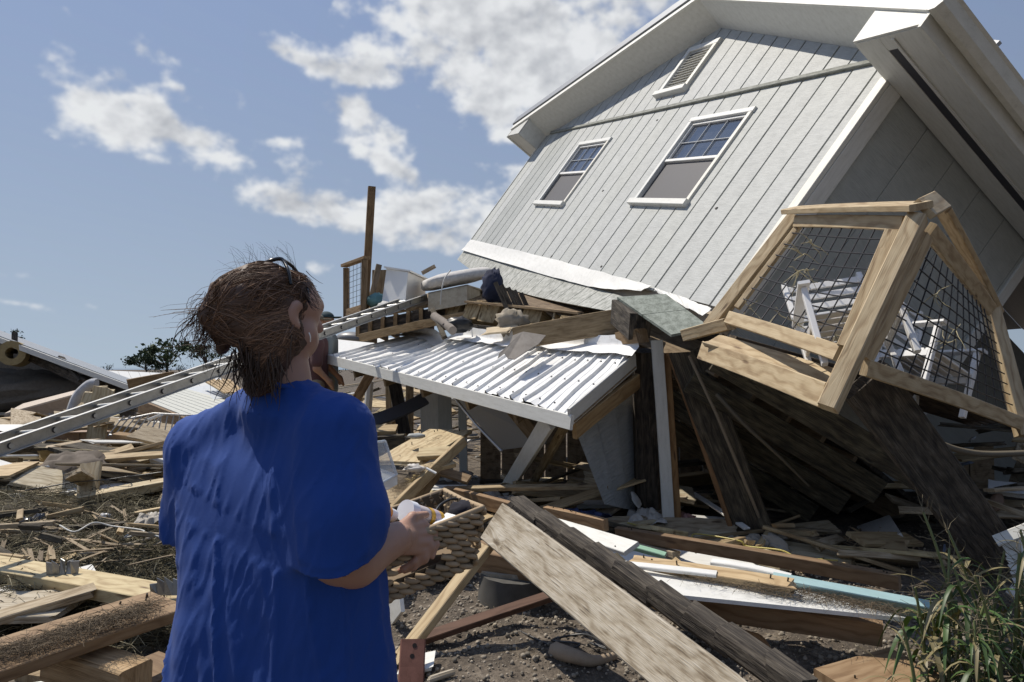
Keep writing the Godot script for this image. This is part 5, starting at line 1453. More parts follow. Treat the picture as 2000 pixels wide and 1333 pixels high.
	for w in [[303, 1042, 0.1, 0.035], [208, 1090, 0.055, 0.025], [190, 1108, 0.09, 0.02], [232, 1100, 0.05, 0.02], [92, 1008, 0.05, 0.04]]:
		var pos: Vector3 = Vector3((w[0] - 1000) / 1444.0, 0, -1) * (2094.0 / (w[1] - 720.0) - 0.2)
		pos.y = 0.2
		tag(mesh_node(self, "white_foam_scrap", blob_mesh(Vector3(w[2], w[3], w[2] * 0.7) * 0.8, 0.9, 3.0, w[0], Color(0.6, 0.59, 0.56), 10, 14), M.dusty, Transform3D(Basis(), pos)), "scrap of white foam lying on the brown wrack", "foam scrap", "white foam scraps on the wrack")
	tag(mesh_node(self, "pale_cane", tube_mesh(curve_pts([Vector3(-2.878, 0.2, -4.939), Vector3(-2.729, 0.22, -5.135), Vector3(-2.52, 0.24, -5.522)], 3), 0.011, 0.009, 6, Color(0.48, 0.42, 0.34)), M.plain), "long pale cane lying across the wrack", "cane")
	tag(mesh_node(self, "grey_cushion", blob_mesh(Vector3(0.42, 0.26, 0.3), 0.3, 1.7, 54, Color(0.17, 0.145, 0.12), 16, 20), M.dusty, Transform3D(Basis(), Vector3(-4.456, 0.329, -7.6))), "sodden grey-brown cushion behind the upright plank stub", "cushion")
	# plywood and plank pieces leaning on the heap
	plank("plywood_piece", "pale plywood piece lying against the shirt side of the heap", Vector3(-4.315, 0.128, -8.2), Vector3(-3.969, 0.387, -8.6), 0.5, 0.03, Vector3(0.1, 0.9, 0.45), "pine", {"tint": Color(1.09, 0.99, 0.86), "ragged": 0.04})
	plank("plywood_piece", "narrow plywood strip over the larger pale piece", Vector3(-4.156, 0.215, -8), Vector3(-3.727, 0.353, -8.2), 0.14, 0.03, Vector3(0.1, 0.9, 0.4), "pine", {"tint": Color(0.94, 0.85, 0.69)})
	plank("brown_strip", "brown strip standing across the plywood pieces", Vector3(-4.174, 0.231, -7.9), Vector3(-4.162, 0.421, -8.1), 0.05, 0.03, Vector3(0, 0, 1), "pine", {"tint": Color(0.54, 0.42, 0.33)})
	plank("long_light_board", "long light board running level along the heap", Vector3(-5.765, 0.301, -9), Vector3(-4.324, 0.454, -9.8), 0.1, 0.06, Vector3(0, 1, 0.2), "pine", {"tint": Color(1.06, 0.99, 0.87), "segs": 6})
	plank("deck_plank", "grey weathered plank over the dark hollow", Vector3(-5.616, 0.286, -8), Vector3(-5.026, 0.369, -8.2), 0.2, 0.08, Vector3(0, 1, 0.2), "old", {"tint": Color(0.75, 0.65, 0.5)})
	plank("litter_plank", "litter-strewn plank along the top of the hollow", Vector3(-6.323, 0.301, -9), Vector3(-5.672, 0.313, -9.2), 0.28, 0.05, Vector3(0, 1, 0.2), "old", {"tint": Color(0.9, 0.84, 0.7)})
	plank("peeling_plank", "white peeling plank behind the litter-strewn one", Vector3(-7.028, 0.283, -10), Vector3(-6.472, 0.271, -10.1), 0.12, 0.04, Vector3(0, 1, 0.3), "white", {"ragged": 0.05})
	# peach-coloured cabinet carcass, long and low
	var cab := base("peach_cupboard", "long low peach-coloured cupboard with three doors lying in the heap", "cupboard")
	var c0 := Vector3(-6.961, 0.518, -10.6)
	var c1 := Vector3(-5.645, 0.533, -10.6)
	for k in 3:
		var t0: float = [0.0, 0.3, 0.6][k]
		var t1: float = [0.293, 0.593, 1.0][k]
		mesh_node(cab, "door", poly_mesh([c0.lerp(c1, t0), c0.lerp(c1, t1), c0.lerp(c1, t1) + Vector3(0, -0.25, 0), c0.lerp(c1, t0) + Vector3(0, -0.25, 0)], Vector3(0, 0, -0.03), Color(0.46, 0.35, 0.275)), M.dusty)
	mesh_node(cab, "top", poly_mesh([c0 + Vector3(0, 0.02, -0.5), c1 + Vector3(0.02, 0.02, -0.5), c1 + Vector3(0.02, 0.02, 0.02), c0 + Vector3(0, 0.02, 0.02)], Vector3(0, -0.018, 0), Color(0.46, 0.35, 0.275)), M.dusty)
	mesh_node(cab, "side", poly_mesh([c1 + Vector3(0.002, 0, 0), c1 + Vector3(0.002, 0, -0.5), c1 + Vector3(0.002, -0.25, -0.5), c1 + Vector3(0.002, -0.25, 0)], Vector3(-0.02, 0, 0), Color(0.46, 0.35, 0.275)), M.dusty)
	mesh_node(cab, "plinth", poly_mesh([c0 + Vector3(0, -0.25, -0.04), c1 + Vector3(0, -0.25, -0.04), c1 + Vector3(0, -0.34, -0.04), c0 + Vector3(0, -0.34, -0.04)], Vector3(0, 0, -0.03), Color(0.46, 0.35, 0.275)), M.plain)
	# pink ribbed panel box
	var box := base("pink_wall_section", "pale pink boarded wall section lying tilted on the rubble", "wall section")
	var b0 := Vector3(-8.562, 0.695, -12.5)
	var b1 := Vector3(-7.548, 1.041, -13)
	var bk := Vector3(-0.35, 0.12, -1.0)
	for k in 6:
		mesh_node(box, "board", poly_mesh([b0 + bk * ((k + 0.96) / 6.0), b1 + bk * ((k + 0.96) / 6.0) * 0.7, b1 + bk * (k / 6.0) * 0.7, b0 + bk * (k / 6.0)], Vector3(0, -0.03, 0), Color(0.72, 0.6, 0.5)), M.white)
	mesh_node(box, "edge", poly_mesh([b0 + Vector3(0, -0.032, 0), b1 + Vector3(0, -0.032, 0), b1 + Vector3(-0.2, -0.36, 0.05), b0 + Vector3(0, -0.36, 0.05)], Vector3(0, 0, -0.06), Color(0.42, 0.34, 0.27)), M.dusty)
	# upright plank ends
	var ends := [[180, 762, 172, 815, 0.16, "mottled"], [197, 752, 190, 880, 0.17, "clean"], [216, 756, 203, 880, 0.12, "split"], [145, 800, 160, 812, 0.3, "square"]]
	for e in ends:
		var d := 9.9 if e[5] != "square" else 9.7
		var a := Vector3((e[0] - 1000) / 1444.0 * d, 1.45 + (720 - e[1]) / 1444.0 * d, -d)
		var b := Vector3((e[2] - 1000) / 1444.0 * d, 1.45 + (720 - e[3]) / 1444.0 * d, -d + 0.1)
		plank("upright_plank", "%s pale plank end sticking up behind the ladder" % e[5], a, b, e[4], 0.04, Vector3(0.1, 0.1, 1), "pine", {"tint": Color(1.10, 1.04, 0.92), "ragged": 0.05})
	tag(mesh_node(self, "rolled_tarp", tube_mesh(curve_pts([Vector3(-6.057, 0.834, -10.2), Vector3(-5.977, 1.066, -10.2), Vector3(-5.819, 1.228, -10.2), Vector3(-5.727, 1.242, -10.2)], 4), 0.08, 0.07, 9, Color(0.5, 0.52, 0.56)), M.dusty), "bent roll of blue-grey tarpaulin behind the plank ends", "tarpaulin")
	plank("white_slat_board", "white flat board lying over rubble at the edge of the heap", Vector3(-7.037, 0.64, -10), Vector3(-6.439, 0.624, -10.2), 0.2, 0.03, Vector3(0.05, 0.9, 0.4), "white", {"tint": Color(0.92, 0.92, 0.9)})
	# iron railing
	var iron := base("iron_railing", "twisted pale iron railing lying in the heap under the ladder", "railing")
	for k in 12:
		var x := 218 + k * 12
		var lean := 26.0 if k < 7 else 3.0
		var d := 9.6
		var top := Vector3((x + lean - 1000) / 1444.0 * d, 1.45 + (720 - 812) / 1444.0 * d, -d)
		var bot := Vector3((x - 1000) / 1444.0 * d, 1.45 + (720 - 850) / 1444.0 * d, -d + 0.05)
		mesh_node(iron, "baluster", tube_mesh([top, bot], 0.009, 0.009, 5, Color(0.4, 0.4, 0.4)), M.steel)
	mesh_node(iron, "handrail", tube_mesh([Vector3(-5.089, 0.778, -9.6), Vector3(-4.64, 0.87, -9.6), Vector3(-4.142, 0.844, -9.6)], 0.014, 0.014, 6, Color(0.4, 0.4, 0.4)), M.steel)
	mesh_node(iron, "bottom_rail", tube_mesh([Vector3(-5.19, 0.598, -9.55), Vector3(-4.611, 0.584, -9.55), Vector3(-4.116, 0.558, -9.55)], 0.014, 0.014, 6, Color(0.4, 0.4, 0.4)), M.steel)
	plank("white_stick", "short white stick on the iron railing", Vector3(-4.558, 0.812, -9.3), Vector3(-4.392, 0.876, -9.3), 0.06, 0.03, Vector3.UP, "white", {})
	plank("railing_sill", "brown beam under the iron railing", Vector3(-5.025, 0.611, -9.4), Vector3(-3.996, 0.515, -9.2), 0.12, 0.06, Vector3(0, 1, 0.2), "old", {"tint": Color(0.6, 0.45, 0.3)})
	# ribbed roof sheet with its brown edge board
	var rs := base("fallen_roof_sheet", "pale ribbed roof sheet with a brown edge board tipped over the rubble", "roof sheet")
	var s0 := Vector3(-5.761, 0.993, -11.5)
	var s1 := Vector3(-4.457, 0.715, -10.5)
	var s2 := Vector3(-4.393, 0.874, -12)
	var s3 := Vector3(-5.932, 1.135, -13.2)
	for k in 9:
		var t0 := k / 9.0
		var t1 := (k + 0.9) / 9.0
		mesh_node(rs, "rib_strip", poly_mesh([s0.lerp(s3, t1) , s1.lerp(s2, t1), s1.lerp(s2, t0), s0.lerp(s3, t0)], Vector3(0, -0.03, 0), Color(0.72, 0.72, 0.64)), M.roofing)
	stick(rs, "edge_board", s0 + Vector3(0, -0.12, 0.03), s1 + Vector3(0, -0.12, 0.03), 0.05, 0.2, Vector3.UP, "pine", {"tint": Color(0.45, 0.36, 0.28)})
	var rs2 := base("torn_roof_sheet", "grey-blue torn roof sheet with splintered battens beside the shoulder", "roof sheet")
	mesh_node(rs2, "sheet", poly_mesh([Vector3(-5.886, 1.077, -13), Vector3(-5.415, 1.175, -13.5), Vector3(-4.708, 0.98, -12.5), Vector3(-5.099, 0.916, -12)], Vector3(0, -0.03, 0), Color(0.62, 0.66, 0.7)), M.roofing)
	for k in 6:
		stick(rs2, "batten", Vector3(-5.439, 1.203, -13) + Vector3(k * 0.09, 0.06, 0), Vector3(-4.76, 0.987, -12.3) + Vector3(k * 0.06, 0.06, 0), 0.05, 0.03, Vector3.UP, "pine", {"tint": Color(0.94, 0.84, 0.69), "ragged": 0.05})

# ---- further off: a fallen roof, pale roofs, trees ----
func build_far() -> void:
	var fr := base("collapsed_house", "dark collapsed house with its roof slope slid down to the rubble", "house")
	var t0 := Vector3(-14.885, 3.345, -17)
	var t1 := Vector3(-11.99, 2.426, -17.5)
	var t2 := Vector3(-8.489, 1.091, -16.5)
	var dz := Vector3(-1.4, 0.03, -3.0)
	# roof slope: long ribbed sheets
	for k in 7:
		var a := dz * (k / 7.0)
		var b := dz * ((k + 0.97) / 7.0)
		mesh_node(fr, "roof_sheet", poly_mesh([t0 + b, t2 + b, t2 + a, t0 + a], Vector3(0, -0.05, 0), Color(0.42, 0.44, 0.46)), M.roofing)
	stick(fr, "rake_board", t0 + Vector3(0, -0.1, 0.03), t2 + Vector3(0, -0.08, 0.03), 0.04, 0.12, Vector3.UP, "white", {"tint": Color(0.92, 0.92, 0.9), "bow": 0.0})
	for k in 6:
		var p := t0.lerp(t2, 0.25 + k * 0.13)
		stick(fr, "rafter", p + Vector3(0, -0.15, -0.1), p + dz + Vector3(0, -0.2, 0), 0.05, 0.16, Vector3.UP, "dark", {"tint": Color(1.2, 1.0, 0.9)})
	stick(fr, "tie_beam", Vector3(-11.436, 1.813, -17.2), Vector3(-9.586, 1.135, -16.6), 0.06, 0.18, Vector3.UP, "dark", {"tint": Color(1.6, 1.4, 1.2)})
	stick(fr, "strut", Vector3(-10.321, 1.713, -16.9), Vector3(-9.667, 1.169, -16.6), 0.06, 0.16, Vector3(0, 0, 1), "dark", {"tint": Color(1.5, 1.2, 1.1)})
	stick(fr, "strut", Vector3(-11.591, 2.29, -17.2), Vector3(-11.512, 1.811, -17.1), 0.06, 0.14, Vector3(0, 0, 1), "dark", {"tint": Color(1.5, 1.3, 1.1)})
	mesh_node(fr, "back_wall", poly_mesh([t0 + dz + Vector3(0, -0.3, -0.2), t2 + dz + Vector3(0, -0.3, -0.2), Vector3(-10.012, -0.022, -19.5), Vector3(-17.39, -0.06, -20)], Vector3(0, 0, -0.1), Color(0.3, 0.26, 0.22)), M.dusty)
	mesh_node(fr, "floor_rubble", blob_mesh(Vector3(3.2, 0.55, 1.2), 0.4, 3.0, 61, Color(0.2, 0.18, 0.15), 14, 24), M.dusty, Transform3D(Basis(), Vector3(-12.327, 0.828, -18.2)))
	tag(mesh_node(self, "insulation_roll", hollow_roll(Vector3(-11.244, 1.8, -16.6), Vector3(-11.525, 1.767, -17.3), 0.28, 0.13, Color(0.4, 0.31, 0.16)), M.dusty), "torn roll of yellow insulation inside the collapsed dark house", "insulation roll")
	plank("tipped_wall", "brown plywood wall edge tipped up at the foot of the dark roof", Vector3(-7.519, 1.104, -14.5), Vector3(-6.849, 1.331, -15), 0.06, 0.28, Vector3(0.1, 1, 0.1), "old", {"tint": Color(0.55, 0.42, 0.28), "taper": 0.5}, "wall")
	# pale roofs beyond
	var pr := base("pale_far_roof", "long pale metal roof low behind the collapsed dark house", "roof")
	for k in 10:
		var a := Vector3(-18.586, 1.368, -34).lerp(Vector3(-11.83, 1.17, -30), k / 10.0)
		var b := Vector3(-18.586, 1.368, -34).lerp(Vector3(-11.83, 1.17, -30), (k + 0.97) / 10.0)
		var c := Vector3(-13.933, 0.884, -26).lerp(Vector3(-8.904, 0.791, -23), (k + 0.97) / 10.0)
		var d := Vector3(-13.933, 0.884, -26).lerp(Vector3(-8.904, 0.791, -23), k / 10.0)
		mesh_node(pr, "roof_panel", poly_mesh([a, b, c, d], Vector3(0, -0.06, 0), Color(0.72, 0.72, 0.7)), M.roofing)
	var pr2 := base("white_far_roof", "white roof edge and gutter seen over the porch roof", "roof")
	mesh_node(pr2, "roof_panel", poly_mesh([Vector3(-3.691, 2.12, -15), Vector3(-1.941, 2.017, -14), Vector3(-1.732, 1.757, -12.5), Vector3(-3.241, 1.724, -13)], Vector3(0, -0.05, 0), Color(0.8, 0.8, 0.78)), M.roofing)
	tag(mesh_node(self, "satellite_dish", blob_mesh(Vector3(0.3, 0.12, 0.16), 0.1, 1.0, 71, Color(0.2, 0.2, 0.2), 8, 16, -0.02), M.satin, Transform3D(Basis(Vector3(0, 0, 1), -0.1), Vector3(-2.447, 1.9, -11.5))), "grey dish-shaped shell lying on the pale roof edge", "dish")
	# trees against the sky
	tree("broad_tree", "tall spreading tree standing alone on the horizon beyond the rubble", Vector3(-51.4, 0, -110.0), 5.9, 8.0, 3, Color(0.05, 0.075, 0.03))
	tree("dense_tree", "dense dark tree next to the tall spreading one on the horizon", Vector3(-45.5, 0, -110.0), 5.4, 4.6, 5, Color(0.04, 0.06, 0.025))
	tree("low_tree", "low dark tree at the foot of the tall spreading one", Vector3(-53.5, 0, -108.0), 3.6, 5.0, 7, Color(0.03, 0.05, 0.022))
	tree("roof_tree", "dark tree top peeking over the collapsed roof ridge", Vector3(-75.0, 0, -110.0), 7.9, 3.6, 8, Color(0.03, 0.05, 0.022))
	for k in 26:
		var x := -58.0 + k * 4.4 + rng.randf_range(-1, 1)
		tree("far_tree", "small dark tree in the low distant tree line", Vector3(x, 0, -95.0 + rng.randf_range(-6, 6)), rng.randf_range(1.6, 2.5), rng.randf_range(2.0, 3.4), 100 + k, Color(0.035, 0.055, 0.028), "distant tree line", 90)

func tree(called: String, label: String, at: Vector3, height: float, spread: float, seed_: int, tint: Color, group := "", leaves := 900) -> void:
	var r := RandomNumberGenerator.new()
	r.seed = seed_
	var t := base(called, label, "tree", at, group)
	var st := SurfaceTool.new()
	st.begin(Mesh.PRIMITIVE_TRIANGLES)
	add_tube(st, [Vector3(0, -0.1, 0), Vector3(0.1, height * 0.3, 0), Vector3(0.0, height * 0.6, 0.1)], height * 0.035, height * 0.022, 7, Color(0.06, 0.05, 0.04))
	var clumps := []
	for k in 11:
		var a := r.randf() * TAU
		var rad := sqrt(r.randf()) * spread * 0.5
		var top := Vector3(cos(a) * rad, height * r.randf_range(0.62, 0.93) - rad * 0.22, sin(a) * rad)
		clumps.append(top)
		add_tube(st, [Vector3(0.05, height * r.randf_range(0.25, 0.5), 0), Vector3(top.x * 0.5, top.y * 0.75, top.z * 0.5), top], height * 0.016, height * 0.005, 5, Color(0.06, 0.05, 0.04))
	st.generate_normals()
	mesh_node(t, "trunk", st.commit(), M.plain)
	var lf := SurfaceTool.new()
	lf.begin(Mesh.PRIMITIVE_TRIANGLES)
	lf.set_smooth_group(-1)
	for k in leaves:
		var c: Vector3 = clumps[r.randi() % clumps.size()]
		var d := Vector3(r.randfn(), r.randfn() * 0.6, r.randfn()) * spread * 0.085
		var p := c + d
		var s := spread * r.randf_range(0.022, 0.05)
		var u := Vector3(r.randf_range(-1, 1), r.randf_range(-1, 1), r.randf_range(-1, 1)).normalized()
		var v := u.cross(Vector3(r.randf_range(-1, 1), r.randf_range(-1, 1), r.randf_range(-1, 1))).normalized()
		var g := r.randf_range(0.6, 1.35)
		lf.set_color(Color(tint.r * g, tint.g * g, tint.b * g))
		for q in [p - u * s, p + v * s * 0.6, p + u * s, p - u * s, p + u * s, p - v * s * 0.6]:
			lf.add_vertex(q)
	lf.generate_normals()
	mesh_node(t, "crown", lf.commit(), M.matte)

func hollow_roll(a: Vector3, b: Vector3, r_out: float, r_in: float, tint: Color) -> ArrayMesh:
	var st := SurfaceTool.new()
	st.begin(Mesh.PRIMITIVE_TRIANGLES)
	add_tube(st, [a, b], r_out, r_out, 16, tint, false)
	add_tube(st, [b, a], r_in, r_in, 16, tint, false)
	var ax := (b - a).normalized()
	var s := ax.cross(Vector3.UP).normalized()
	var t := s.cross(ax)
	st.set_smooth_group(-1)
	for k in 16:
		var d0 := s * cos(TAU * k / 16) + t * sin(TAU * k / 16)
		var d1 := s * cos(TAU * (k + 1) / 16) + t * sin(TAU * (k + 1) / 16)
		quad(st, a + d0 * r_out, a + d1 * r_out, a + d1 * r_in, a + d0 * r_in, Vector2.ZERO, Vector2.ZERO, Vector2.ZERO, Vector2.ZERO)
	st.generate_normals()
	return st.commit()


# ---- bodies: tapered capsules blended on a grid and meshed as surface nets ----
func cap_dist(p: Vector3, a: Vector3, b: Vector3, ra: float, rb: float) -> float:
	var ab := b - a
	var l := ab.length_squared()
	var t := 0.0 if l < 1e-9 else clampf((p - a).dot(ab) / l, 0.0, 1.0)
	return p.distance_to(a + ab * t) - lerpf(ra, rb, t)

func nets(prims: Array, cell: float, k: float, tint: Color, disp = null) -> ArrayMesh:
	# prims: [a, b, radius at a, radius at b, squash in z, clip point or null, clip normal]
	var lo := Vector3(1e9, 1e9, 1e9)
	var hi := -lo
	for q in prims:
		var r: float = maxf(q[2], q[3]) + 2.5 * cell + k * 0.3
		lo = lo.min((q[0] as Vector3).min(q[1]) - Vector3(r, r, r))
		hi = hi.max((q[0] as Vector3).max(q[1]) + Vector3(r, r, r))
	var nx := int((hi.x - lo.x) / cell) + 2
	var ny := int((hi.y - lo.y) / cell) + 2
	var nz := int((hi.z - lo.z) / cell) + 2
	var f := PackedFloat32Array()
	f.resize(nx * ny * nz)
	f.fill(1.0)
	for q in prims:
		var a: Vector3 = q[0]
		var b: Vector3 = q[1]
		var sq: float = q[4] if q.size() > 4 else 1.0
		var clip: bool = q.size() > 5 and q[5] != null
		var bz := Vector3(b.x, b.y, a.z + (b.z - a.z) / sq)
		var rr: float = maxf(q[2], q[3]) + k + 2.0 * cell
		var l0 := ((a.min(b) - Vector3(rr, rr, rr) - lo) / cell).floor()
		var l1 := ((a.max(b) + Vector3(rr, rr, rr) - lo) / cell).ceil()
		for z in range(maxi(int(l0.z), 0), mini(int(l1.z), nz - 1) + 1):
			for y in range(maxi(int(l0.y), 0), mini(int(l1.y), ny - 1) + 1):
				var o := (z * ny + y) * nx
				for x in range(maxi(int(l0.x), 0), mini(int(l1.x), nx - 1) + 1):
					var p := lo + Vector3(x, y, z) * cell
					var d: float
					if sq != 1.0:
						d = cap_dist(Vector3(p.x, p.y, a.z + (p.z - a.z) / sq), a, bz, q[2], q[3])
					else:
						d = cap_dist(p, a, b, q[2], q[3])
					if clip:
						var pl := (p - (q[5] as Vector3)).dot(q[6])
						var hm := clampf(0.5 - 0.5 * (d - pl) / 0.02, 0.0, 1.0)
						d = lerpf(d, pl, hm) + 0.02 * hm * (1.0 - hm)
					var e := f[o + x]
					var h := clampf(0.5 + 0.5 * (e - d) / k, 0.0, 1.0)
					f[o + x] = lerpf(e, d, h) - k * h * (1.0 - h)
	var index := PackedInt32Array()
	index.resize(nx * ny * nz)
	index.fill(-1)
	var verts := PackedVector3Array()
	var offs := [0, 1, nx, nx + 1, nx * ny, nx * ny + 1, nx * ny + nx, nx * ny + nx + 1]
	var cor := [Vector3(0, 0, 0), Vector3(1, 0, 0), Vector3(0, 1, 0), Vector3(1, 1, 0), Vector3(0, 0, 1), Vector3(1, 0, 1), Vector3(0, 1, 1), Vector3(1, 1, 1)]
	var edges := [[0, 1], [2, 3], [4, 5], [6, 7], [0, 2], [1, 3], [4, 6], [5, 7], [0, 4], [1, 5], [2, 6], [3, 7]]
	for z in nz - 1:
		for y in ny - 1:
			var o := (z * ny + y) * nx
			for x in nx - 1:
				var i := o + x
				var s0 := f[i] < 0.0
				if s0 == (f[i + 1] < 0.0) and s0 == (f[i + nx] < 0.0) and s0 == (f[i + nx + 1] < 0.0) and s0 == (f[i + offs[4]] < 0.0) and s0 == (f[i + offs[5]] < 0.0) and s0 == (f[i + offs[6]] < 0.0) and s0 == (f[i + offs[7]] < 0.0):
					continue
				var sum := Vector3.ZERO
				var n := 0
				for e in edges:
					var u := f[i + offs[e[0]]]
					var v := f[i + offs[e[1]]]
					if (u < 0.0) != (v < 0.0):
						sum += (cor[e[0]] as Vector3).lerp(cor[e[1]], u / (u - v))
						n += 1
				index[i] = verts.size()
				verts.append(lo + (Vector3(x, y, z) + sum / n) * cell)
	var tris := PackedInt32Array()
	for z in range(1, nz - 1):
		for y in range(1, ny - 1):
			for x in range(1, nx - 1):
				var i := (z * ny + y) * nx + x
				var s := f[i] < 0.0
				for ax in 3:
					var step: int = [1, nx, nx * ny][ax]
					if s == (f[i + step] < 0.0):
						continue
					var d1: int = [nx, nx * ny, 1][ax]
					var d2: int = [nx * ny, 1, nx][ax]
					var q := [index[i - d1 - d2], index[i - d2], index[i], index[i - d1]]
					if q[0] < 0 or q[1] < 0 or q[2] < 0 or q[3] < 0:
						continue
					if s:
						tris.append_array(PackedInt32Array([q[0], q[2], q[1], q[0], q[3], q[2]]))
					else:
						tris.append_array(PackedInt32Array([q[0], q[1], q[2], q[0], q[2], q[3]]))
	var norms := smooth_normals(verts, tris)
	if disp != null:
		for i in verts.size():
			verts[i] += norms[i] * float(disp.call(verts[i], norms[i]))
		norms = smooth_normals(verts, tris)
	var cols := PackedColorArray()
	cols.resize(verts.size())
	cols.fill(tint)
	var arr := []
	arr.resize(Mesh.ARRAY_MAX)
	arr[Mesh.ARRAY_VERTEX] = verts
	arr[Mesh.ARRAY_NORMAL] = norms
	arr[Mesh.ARRAY_COLOR] = cols
	arr[Mesh.ARRAY_INDEX] = tris
	var m := ArrayMesh.new()
	m.add_surface_from_arrays(Mesh.PRIMITIVE_TRIANGLES, arr)
	return m

func smooth_normals(verts: PackedVector3Array, tris: PackedInt32Array) -> PackedVector3Array:
	var n := PackedVector3Array()
	n.resize(verts.size())
	n.fill(Vector3.ZERO)
	for t in range(0, tris.size(), 3):
		var a := verts[tris[t]]
		var c := (verts[tris[t + 2]] - a).cross(verts[tris[t + 1]] - a)
		for j in 3:
			n[tris[t + j]] += c
	for i in n.size():
		n[i] = n[i].normalized()
	return n

func join_meshes(list: Array) -> ArrayMesh:
	var st := SurfaceTool.new()
	st.begin(Mesh.PRIMITIVE_TRIANGLES)
	for m in list:
		st.append_from(m, 0, Transform3D())
	return st.commit()

# ---- the woman in the blue shirt ----
func build_woman() -> void:
	var w := base("person", "person seen from behind in a royal blue T-shirt, brown hair pinned up, holding a basket", "person")
	var skin := Color(0.40, 0.235, 0.165)
	# shirt
	var rc := Vector3(-0.382, 1.038, -1.68)
	var hem_n := Vector3(0.06, -0.88, -0.42).normalized()
	var shirt := [
		[Vector3(-0.607, 1.375, -1.89), Vector3(-0.855, 1.236, -2.05), 0.07, 0.085, 0.9], [Vector3(-0.585, 1.38, -1.86), Vector3(-0.421, 1.302, -1.77), 0.07, 0.088, 0.9],
		[Vector3(-0.57, 1.41, -1.845), Vector3(-0.577, 1.348, -1.85), 0.07, 0.1, 1.0, Vector3(-0.565, 1.418, -1.84), Vector3(0.25, 0.95, 0.1).normalized()],
		[Vector3(-0.809, 1.217, -2.06), Vector3(-0.449, 1.261, -1.81), 0.105, 0.105, 0.95],
		[Vector3(-0.77, 1.08, -2), Vector3(-0.453, 1.133, -1.78), 0.125, 0.125, 0.95],
		[Vector3(-0.749, 0.989, -1.97), Vector3(-0.442, 1.041, -1.78), 0.126, 0.127, 1.0],
		[Vector3(-0.724, 0.906, -1.94), Vector3(-0.433, 0.951, -1.78), 0.128, 0.13, 1.0],
		[Vector3(-0.726, 0.818, -1.93), Vector3(-0.431, 0.859, -1.785), 0.132, 0.135, 1.0],
		[Vector3(-0.727, 0.731, -1.92), Vector3(-0.43, 0.767, -1.79), 0.137, 0.14, 1.0],
		[Vector3(-0.737, 0.645, -1.925), Vector3(-0.424, 0.689, -1.79), 0.141, 0.143, 1.0],
		[Vector3(-0.791, 1.151, -2.03), Vector3(-0.45, 1.197, -1.795), 0.117, 0.117, 0.95],
		[Vector3(-0.746, 0.559, -1.93), Vector3(-0.422, 0.607, -1.8), 0.145, 0.145, 1.0, Vector3(-0.565, 0.485, -1.85), Vector3(0, -1, 0)],
		[Vector3(-0.873, 1.222, -2.05), Vector3(-0.891, 0.994, -2.08), 0.086, 0.09, 1.0, Vector3(-0.872, 0.973, -2.05), Vector3(0, -0.95, -0.3)],
		[Vector3(-0.416, 1.3, -1.75), Vector3(-0.383, 1.112, -1.7), 0.09, 0.098, 1.0],
		[Vector3(-0.383, 1.112, -1.7), Vector3(-0.387, 0.991, -1.68), 0.098, 0.105, 1.0, rc, hem_n],
	]
	var fold := noise_of(301, 2)
	var creases := func(p: Vector3, n: Vector3) -> float:
		# vertical drape from the shoulder blades, slacker and deeper toward the waist
		var low := clampf((1.28 - p.y) * 1.6, 0.25, 1.0)
		var v := fold.get_noise_3d(p.x * 7.0 + p.y * 1.0, p.y * 0.9, p.z * 5.0)
		var v2 := fold.get_noise_3d(p.x * 15.0 - p.y * 5.0 + 9.0, p.y * 4.0, p.z * 9.0)
		var d := pow(clampf(1.0 - absf(v) * 2.2, 0.0, 1.0), 2.0) * 0.016 * low + pow(clampf(1.0 - absf(v2) * 2.0, 0.0, 1.0), 2.0) * 0.003
		d += fold.get_noise_3d(p.x * 3.0, p.y * 9.0 + 4.0, p.z * 3.0) * 0.0035 * low
		if absf((p - rc).dot(hem_n)) < 0.03:
			d *= 0.3
		return d - 0.010
	mesh_node(w, "shirt", nets(shirt, 0.0095, 0.05, Color(0.007, 0.05, 0.25), creases), M.cloth)
	# ribbed collar, sleeve hem and shoulder seam
	var ring := []
	var cc := Vector3(-0.566, 1.41, -1.845)
	for k in 25:
		var a := TAU * k / 24.0
		ring.append(cc + Vector3(cos(a) * 0.074, -cos(a) * 0.02 - sin(a) * -0.006 - 0.004, sin(a) * 0.072))
	mesh_node(w, "collar", tube_mesh(ring, 0.0065, 0.0065, 7, Color(0.007, 0.05, 0.25), false), M.cloth)
	# head and face, turned toward the house
	var hc := Vector3(-0.577, 1.588, -1.84)
	var fw := Vector3(0.64, 0.02, -0.77).normalized()
	var rt := Vector3(0.77, 0.0, 0.64).normalized()
	var up := Vector3(0, 1, 0)
	var head := [
		[hc + up * 0.025 - fw * 0.03, hc + up * 0.02 + fw * 0.03, 0.078, 0.074],
		[hc - up * 0.03 + fw * 0.045, hc - up * 0.085 + fw * 0.062, 0.056, 0.032],
		[hc - up * 0.055 + fw * 0.03 - rt * 0.03, hc - up * 0.055 + fw * 0.03 + rt * 0.036, 0.042, 0.045],
		[hc - up * 0.08 + fw * 0.02 + rt * 0.03, hc - up * 0.07 + fw * 0.06 + rt * 0.022, 0.03, 0.03],
		[hc - up * 0.005 + fw * 0.098, hc - up * 0.035 + fw * 0.112, 0.009, 0.014],
		[hc + up * 0.02 + fw * 0.085 - rt * 0.028, hc + up * 0.02 + fw * 0.085 + rt * 0.028, 0.018, 0.018],
		[hc - up * 0.062 + fw * 0.092 - rt * 0.014, hc - up * 0.062 + fw * 0.092 + rt * 0.014, 0.009, 0.009],
		[hc - up * 0.06, Vector3(-0.563, 1.387, -1.85), 0.056, 0.066],
	]
